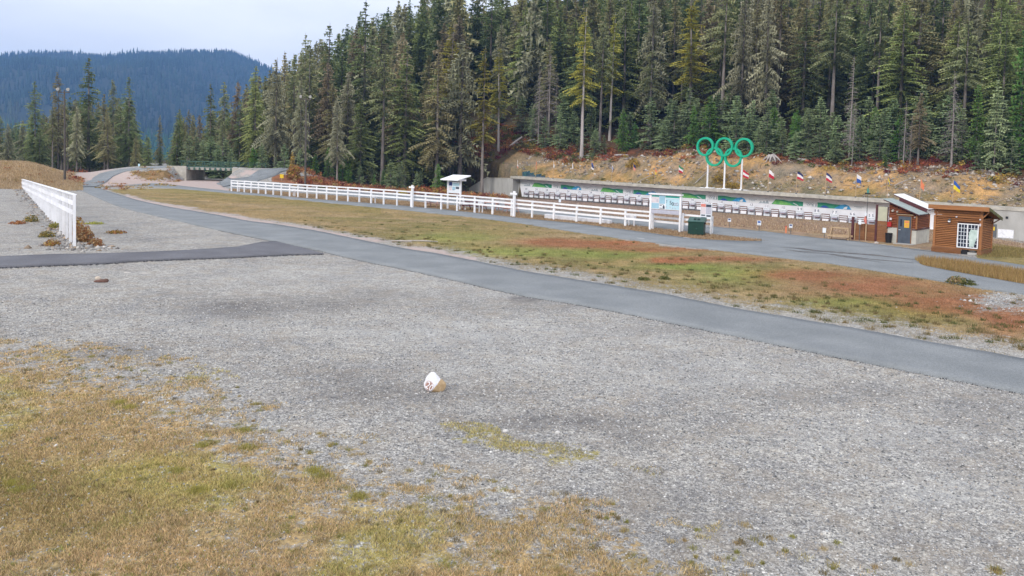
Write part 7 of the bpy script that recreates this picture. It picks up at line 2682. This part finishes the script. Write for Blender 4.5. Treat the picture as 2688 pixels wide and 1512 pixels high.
# logs, stump on the bank
def log(px, py, v, L_, rad, rz, tilt, label, name='log'):
    p = onv(px, py, v)
    z = T1(p[0], p[1])
    bm = MB()
    d = (math.cos(rz), math.sin(rz), math.sin(tilt))
    bm.tube([(-d[0]*L_/2, -d[1]*L_/2, -d[2]*L_/2), (0, 0, 0.08), (d[0]*L_/2, d[1]*L_/2, d[2]*L_/2)], [rad, rad*0.9, rad*0.6], 8)
    o = bm.build(name, M['bark_pale'])
    o.location = (p[0], p[1], z+rad*0.9+abs(math.sin(tilt))*L_*0.3)
    tag(o, label, 'log')
log(1380, 400, 11.5, 4.5, 0.22, ROT+0.3, 0.2, 'bleached log lying among red shrubs above the leftmost flags')
log(1352, 425, 9.5, 3.2, 0.26, ROT+1.2, 0.85, 'pale leaning stub of trunk at the left end of the bank')
log(1632, 388, 12.5, 3.4, 0.2, ROT, 0.02, 'pale log among red shrubs left of the rings')
log(1545, 400, 12, 5, 0.15, ROT, 0.0, 'thin white fallen trunk at the foot of the white-trunked conifer')
log(2104, 412, 12.0, 2.6, 0.24, ROT, 0.0, 'pale cut log end under the young firs right of the rings')
log(1687, 470, 2.5, 3.4, 0.09, ROT+0.1, 0.55, 'thin bleached branch on the bank above the eighth flag')
log(1742, 432, 6.5, 2.8, 0.10, ROT+0.1, 0.8, 'bleached branch on the bank left of the ninth flag')
log(1843, 468, 3.5, 3.2, 0.10, ROT+0.1, 1.2, 'upright bleached branch on the bank left of the left ring post')
log(2362, 470, 5, 2.5, 0.10, ROT-0.3, 0.5, 'bleached branch near the top of the bank above the metal roof')
def stump():
    p = onv(2025, 440, 9.8)
    z = T1(p[0], p[1])
    r = thing('tree_stump', 'weathered grey tree stump with splayed roots on the bank right of the rings', 'stump', (p[0], p[1], z), 0)
    bm = MB(); bm.tube([(0, 0, -0.4), (0, 0, 0.3), (0.15, 0, 0.9), (0.35, 0, 1.25)], [0.8, 0.55, 0.4, 0.12], 7); bm.build('bole', M['deadwood'], r)
    bm = MB()
    for k in range(11):
        a = k*0.6
        L_ = random.uniform(1.2, 2.2)
        bm.tube([(math.cos(a)*0.4, math.sin(a)*0.4, 0.9), (math.cos(a)*L_*0.6, math.sin(a)*L_*0.6, 0.45), (math.cos(a)*L_, math.sin(a)*L_, -0.3)], [0.25, 0.16, 0.05], 5)
    bm.build('roots', M['bark_pale'], r)
stump()
# dead sticks over the bank
bm = MB()
for _ in range(260):
    t, v = rng.uniform(20, 112), rng.uniform(2, 12.5)
    p = WV(t, v)
    z = T1(p[0], p[1])
    L_ = rng.uniform(0.6, 2.4)
    a, e = rng.uniform(0, 6.28), rng.uniform(-.1, .6)
    bm.tube([(p[0], p[1], z+0.03), (p[0]+math.cos(a)*L_, p[1]+math.sin(a)*L_, z+0.12+L_*math.sin(e)*0.5+0.2*L_*max(0, math.cos(a-0.8)))], [0.05, 0.02], 3)
o = bm.build('dead_sticks', M['deadwood'])
tag(o, 'grey dead sticks and roots strewn over the earth bank', 'sticks', kind='stuff')

# ------------------------------------------------------------------ grass blades, weeds, pebbles in the foreground
def blades(name, label, X, Y, hh, ww, col, lean=0.6, z_off=0.0):
    n = len(X)
    Z = T(X, Y)
    a = rng.uniform(0, 6.28, n)
    la = rng.uniform(0, 6.28, n)
    le = hh*lean*rng.random(n)
    V = np.empty((n, 3, 3))
    V[:, 0] = np.stack([X-np.cos(a)*ww/2, Y-np.sin(a)*ww/2, Z+z_off], -1)
    V[:, 1] = np.stack([X+np.cos(a)*ww/2, Y+np.sin(a)*ww/2, Z+z_off], -1)
    V[:, 2] = np.stack([X+np.cos(la)*le, Y+np.sin(la)*le, Z+hh], -1)
    C = np.repeat(col[:, None], 3, 1)
    o = bigmesh(name, V.reshape(-1, 3), np.arange(3*n).reshape(-1, 3), M['blades'], colors=C.reshape(-1, 3))
    tag(o, label, 'grass', kind='stuff')
def sample_px(n, x0, x1, d0, d1, power=1.0):
    """places spread over the ground between two distances"""
    u = rng.random(n)
    D = (d0**power+(d1**power-d0**power)*u)**(1/power)
    X = (rng.uniform(x0, x1, n)-CX)/F*D
    return X, D
# foreground turf
X, Y = sample_px(1700000, -150, 2850, 9.3, 36, 0.35)
Zg = T(X, Y)
C, g, pale, damp = zones(X, Y, Zg)
nz = 0.5*fbm(X, Y, 0.5, 81)+0.3*fbm(X, Y, 0.16, 82)+0.2*rng.random(len(X))
px, py, dep = proj(X, Y, Zg)
keep = (nz > 0.86-0.60*g) & (inpoly(px, py, FORE) | inpoly(px, py, ISLE) | (g > 0.3)) & ~inpoly(px, py, FIELD)
onpath = inpoly(px, py, MAIN_U+MAIN_L[::-1]) | inpoly(px, py, SIDE_U+SIDE_L[::-1])
keep &= ~onpath
X, Y, C = X[keep], Y[keep], C[keep]
n = len(X)
print('blades', n)
dist = np.hypot(X, Y)
tone = rng.uniform(0.45, 1.9, n)[:, None]
col = C*1.15*tone
br = rng.random(n)
col[br < 0.16] = np.array([0.40, 0.3, 0.16])*tone[br < 0.16]
gsel = (br > 0.9)
col[gsel] = np.array([0.17, 0.19, 0.05])*tone[gsel]
col *= 1.15
hh = rng.uniform(0.012, 0.06, n)*(0.4+1.2*fbm(X, Y, 0.45, 83))*1.0
ww = rng.uniform(0.005, 0.013, n)*np.clip(dist/12, 1, 2.2)
blades('dry_turf', 'thin dry tan grass and moss over the gravel in the foreground', X, Y, hh, ww, col, 1.4)
# brighter tufts
def tufts(name, label, cx, cy, rad, nb, hmin, hmax, cols, w=0.012):
    n = len(cx)
    X = np.repeat(cx, nb)+rng.normal(0, 1, n*nb)*np.repeat(rad, nb)*0.5
    Y = np.repeat(cy, nb)+rng.normal(0, 1, n*nb)*np.repeat(rad, nb)*0.5
    c = np.array(cols)[rng.integers(len(cols), size=n)]
    col = np.repeat(c, nb, 0)*rng.uniform(0.65, 1.4, (n*nb, 1))
    hh = rng.uniform(hmin, hmax, n*nb)
    blades(name, label, X, Y, hh, np.full(n*nb, w), col, 0.9)
k = 1500
X, Y = sample_px(k, -100, 2700, 9.4, 30, 0.4)
px, py, _ = proj(X, Y, 0*X)
kp = inpoly(px, py, FORE)
X, Y = X[kp], Y[kp]
tufts('yellow_tufts', 'small yellow-green grass tufts in the foreground turf', X, Y, rng.uniform(0.03, 0.13, len(X)), 60, 0.02, 0.065, [(0.36, 0.30, 0.11), (0.27, 0.25, 0.09), (0.42, 0.31, 0.16), (0.2, 0.16, 0.08), (0.45, 0.36, 0.2), (0.3, 0.29, 0.09)], 0.009)
ex = [G(a, b) for a, b in ((825, 1237), (845, 1252), (603, 1276), (523, 1289), (462, 1237), (310, 1058), (340, 1070), (650, 1177), (30, 1270), (60, 1285), (640, 1130), (530, 1170), (940, 1305))]
tufts('yellow_cushions', 'bright yellow-green grass cushions standing out of the foreground turf', np.array([p[0] for p in ex]), np.array([p[1] for p in ex]), np.full(len(ex), 0.17), 500, 0.03, 0.08, [(0.40, 0.36, 0.10), (0.36, 0.33, 0.10)], 0.008)
# the field
X, Y = sample_px(900000, 250, 2950, 19, 105, 0.25)
Zg = T(X, Y)
px, py, dep = proj(X, Y, Zg)
m = inpoly(px, py, FIELD) & ~inpoly(px, py, MAIN_U+MAIN_L[::-1]) & ~inpoly(px, py, FEN_U+FEN_L[::-1]) & ~inpoly(px, py, YARD_U+YARD_L[::-1]) & ~inpoly(px, py, LOW_U+LOW_L[::-1])
X, Y = X[m], Y[m]
C, g, _, _ = zones(X, Y, T(X, Y))
nz = 0.6*fbm(X, Y, 0.7, 84)+0.4*rng.random(len(X))
m = nz > 0.85-0.62*g
X, Y, C = X[m], Y[m], C[m]
n = len(X)
print('field blades', n)
dist = np.hypot(X, Y)
blades('field_turf', 'short tan, green and rust turf of the field between the paths', X, Y, rng.uniform(0.025, 0.07, n), 0.006*np.clip(dist/14, 1, 5), C*1.1*rng.uniform(0.6, 1.45, (n, 1)), 0.9)
k = 2600
X, Y = sample_px(k, 800, 2750, 22, 70, 0.2)
px, py, dep = proj(X, Y, 0*X)
fm = py-np.interp(px, [p[0] for p in MAIN_U], [p[1] for p in MAIN_U])
band = np.exp(-((fm+np.interp(px, [900, 1500, 2688], [18, 36, 75]))/np.interp(px, [900, 1500, 2688], [14, 24, 45]))**2)
m = inpoly(px, py, FIELD) & (rng.random(k) < 0.12+0.88*band) & (fm < -6)
X, Y = X[m], Y[m]
tufts('field_clumps', 'dark olive and dry grass clumps dotted over the field', X, Y, rng.uniform(0.08, 0.26, len(X)), 46, 0.04, 0.15, [(0.11, 0.12, 0.04), (0.14, 0.13, 0.05), (0.2, 0.16, 0.08), (0.24, 0.18, 0.09), (0.1, 0.12, 0.045)], 0.02)
# tall grass island, verge, edges
X, Y = sample_px(150000, 2300, 3000, 30, 60, 0.5)
px, py, dep = proj(X, Y, 0*X)
m = inpoly(px, py, ISLGR)
X, Y = X[m], Y[m]; n = len(X)
c = np.array([(0.40, 0.27, 0.12), (0.34, 0.22, 0.1), (0.3, 0.22, 0.08)])[rng.integers(3, size=n)]*rng.uniform(.6, 1.4, (n, 1))
blades('tall_grass', 'tall tan grass on the island between the two asphalt branches', X, Y, rng.uniform(0.12, 0.4, n), np.full(n, 0.025), c, 0.5)
X, Y = sample_px(220000, 560, 2060, 50, 125, 0.3)
px, py, dep = proj(X, Y, T(X, Y))
m = inpoly(px, py, VERGE)
X, Y = X[m], Y[m]; n = len(X)
c = np.array([(0.36, 0.25, 0.15), (0.3, 0.2, 0.11), (0.26, 0.16, 0.1), (0.4, 0.3, 0.19)])[rng.integers(4, size=n)]*rng.uniform(.6, 1.4, (n, 1))
blades('verge_grass', 'dry tan grass on the verge under the white fence', X, Y, rng.uniform(0.04, 0.14, n), np.full(n, 0.04), c, 0.9)
X, Y = sample_px(90000, -300, 330, 104, 140, 0.8)
px, py, dep = proj(X, Y, T(X, Y))
m = (X/Y < -0.525)
X, Y = X[m], Y[m]; n = len(X)
c = np.array([(0.5, 0.38, 0.24), (0.44, 0.32, 0.19), (0.56, 0.44, 0.3), (0.4, 0.27, 0.14)])[rng.integers(4, size=n)]*rng.uniform(.6, 1.4, (n, 1))
blades('mound_grass', 'dry straw grass on the mound at the left', X, Y, rng.uniform(0.15, 0.5, n), np.full(n, 0.05), c, 0.6)
X, Y = sample_px(60000, 2540, 3000, 52, 85, 0.8)
px, py, dep = proj(X, Y, T(X, Y))
m = inpoly(px, py, BEHINDR)
X, Y = X[m], Y[m]; n = len(X)
c = np.array([(0.3, 0.23, 0.1), (0.25, 0.21, 0.08)])[rng.integers(2, size=n)]*rng.uniform(.6, 1.4, (n, 1))
blades('grass_behind_hut', 'dry grass slope between the wooden hut and the concrete wall', X, Y, rng.uniform(0.05, 0.2, n), np.full(n, 0.03), c, 0.7)
# range floor: dry growth
X, Y = sample_px(90000, 1330, 2760, 60, 175, 0.2)
t_, v_ = tvof(X, Y)
m = (v_ > -62) & (v_ < -1.2) & (t_ > -3)
X, Y, t_ = X[m], Y[m], t_[m]
m = rng.random(len(X)) < np.where(t_ > 38, 1, 0.35)
X, Y = X[m], Y[m]; n = len(X)
c = np.array([(0.42, 0.31, 0.2), (0.36, 0.25, 0.16), (0.28, 0.18, 0.14), (0.48, 0.37, 0.26)])[rng.integers(4, size=n)]*rng.uniform(.6, 1.4, (n, 1))
blades('range_growth', 'sparse dry growth on the sloping range floor', X, Y, rng.uniform(0.05, 0.2, n), np.full(n, 0.06), c, 0.8)

# pebbles: real stones over the near gravel
k = 120000
X, Y = sample_px(k, -120, 2830, 9.3, 30, 0.15)
Zg = T(X, Y)
C, g, pale, damp = zones(X, Y, Zg)
px, py, dep = proj(X, Y, Zg)
onp = inpoly(px, py, MAIN_U+MAIN_L[::-1]) | inpoly(px, py, SIDE_U+SIDE_L[::-1]) | inpoly(px, py, FIELD)
m = (~onp) & (rng.random(k) > g*0.75)
X, Y, dm_ = X[m], Y[m], damp[m]
dist = np.hypot(X, Y)
pts = np.stack([X, Y, (0.007+0.016*rng.random(len(X))**3)*np.clip(dist/11, 1, 1.7)], -1)
print('pebbles', len(pts))
stone_mass('gravel_pebbles', 'loose grey and pale pebbles lying over the gravel lot', pts, [(0.30, 0.31, 0.33), (0.40, 0.40, 0.41), (0.22, 0.23, 0.25), (0.5, 0.49, 0.48), (0.14, 0.145, 0.15), (0.38, 0.34, 0.30), (0.27, 0.26, 0.25), (0.34, 0.335, 0.32), (0.56, 0.55, 0.54)])
P_ = mainB[rng.integers(len(mainB), size=2600)]
P_ = P_[np.hypot(P_[:, 0], P_[:, 1]) < 48]
q_ = P_+rng.normal(0, 0.16, P_.shape)
stone_mass('edge_gravel', 'loose gravel spilled along the near edge of the path', np.stack([q_[:, 0], q_[:, 1], 0.012+0.022*rng.random(len(q_))**2], -1), [(0.36, 0.35, 0.33), (0.46, 0.45, 0.43), (0.25, 0.25, 0.25)])
k = 500
X, Y = sample_px(k, -100, 2750, 9.5, 34, 0.4)
px, py, dep = proj(X, Y, 0*X)
m = ~(inpoly(px, py, MAIN_U+MAIN_L[::-1]) | inpoly(px, py, SIDE_U+SIDE_L[::-1]))
X, Y = X[m], Y[m]
stone_mass('pale_stones', 'scattered larger pale stones on turf and gravel', np.stack([X, Y, 0.018+0.03*rng.random(len(X))**3], -1), [(0.55, 0.54, 0.54), (0.62, 0.6, 0.58), (0.45, 0.46, 0.48)])
print('done')
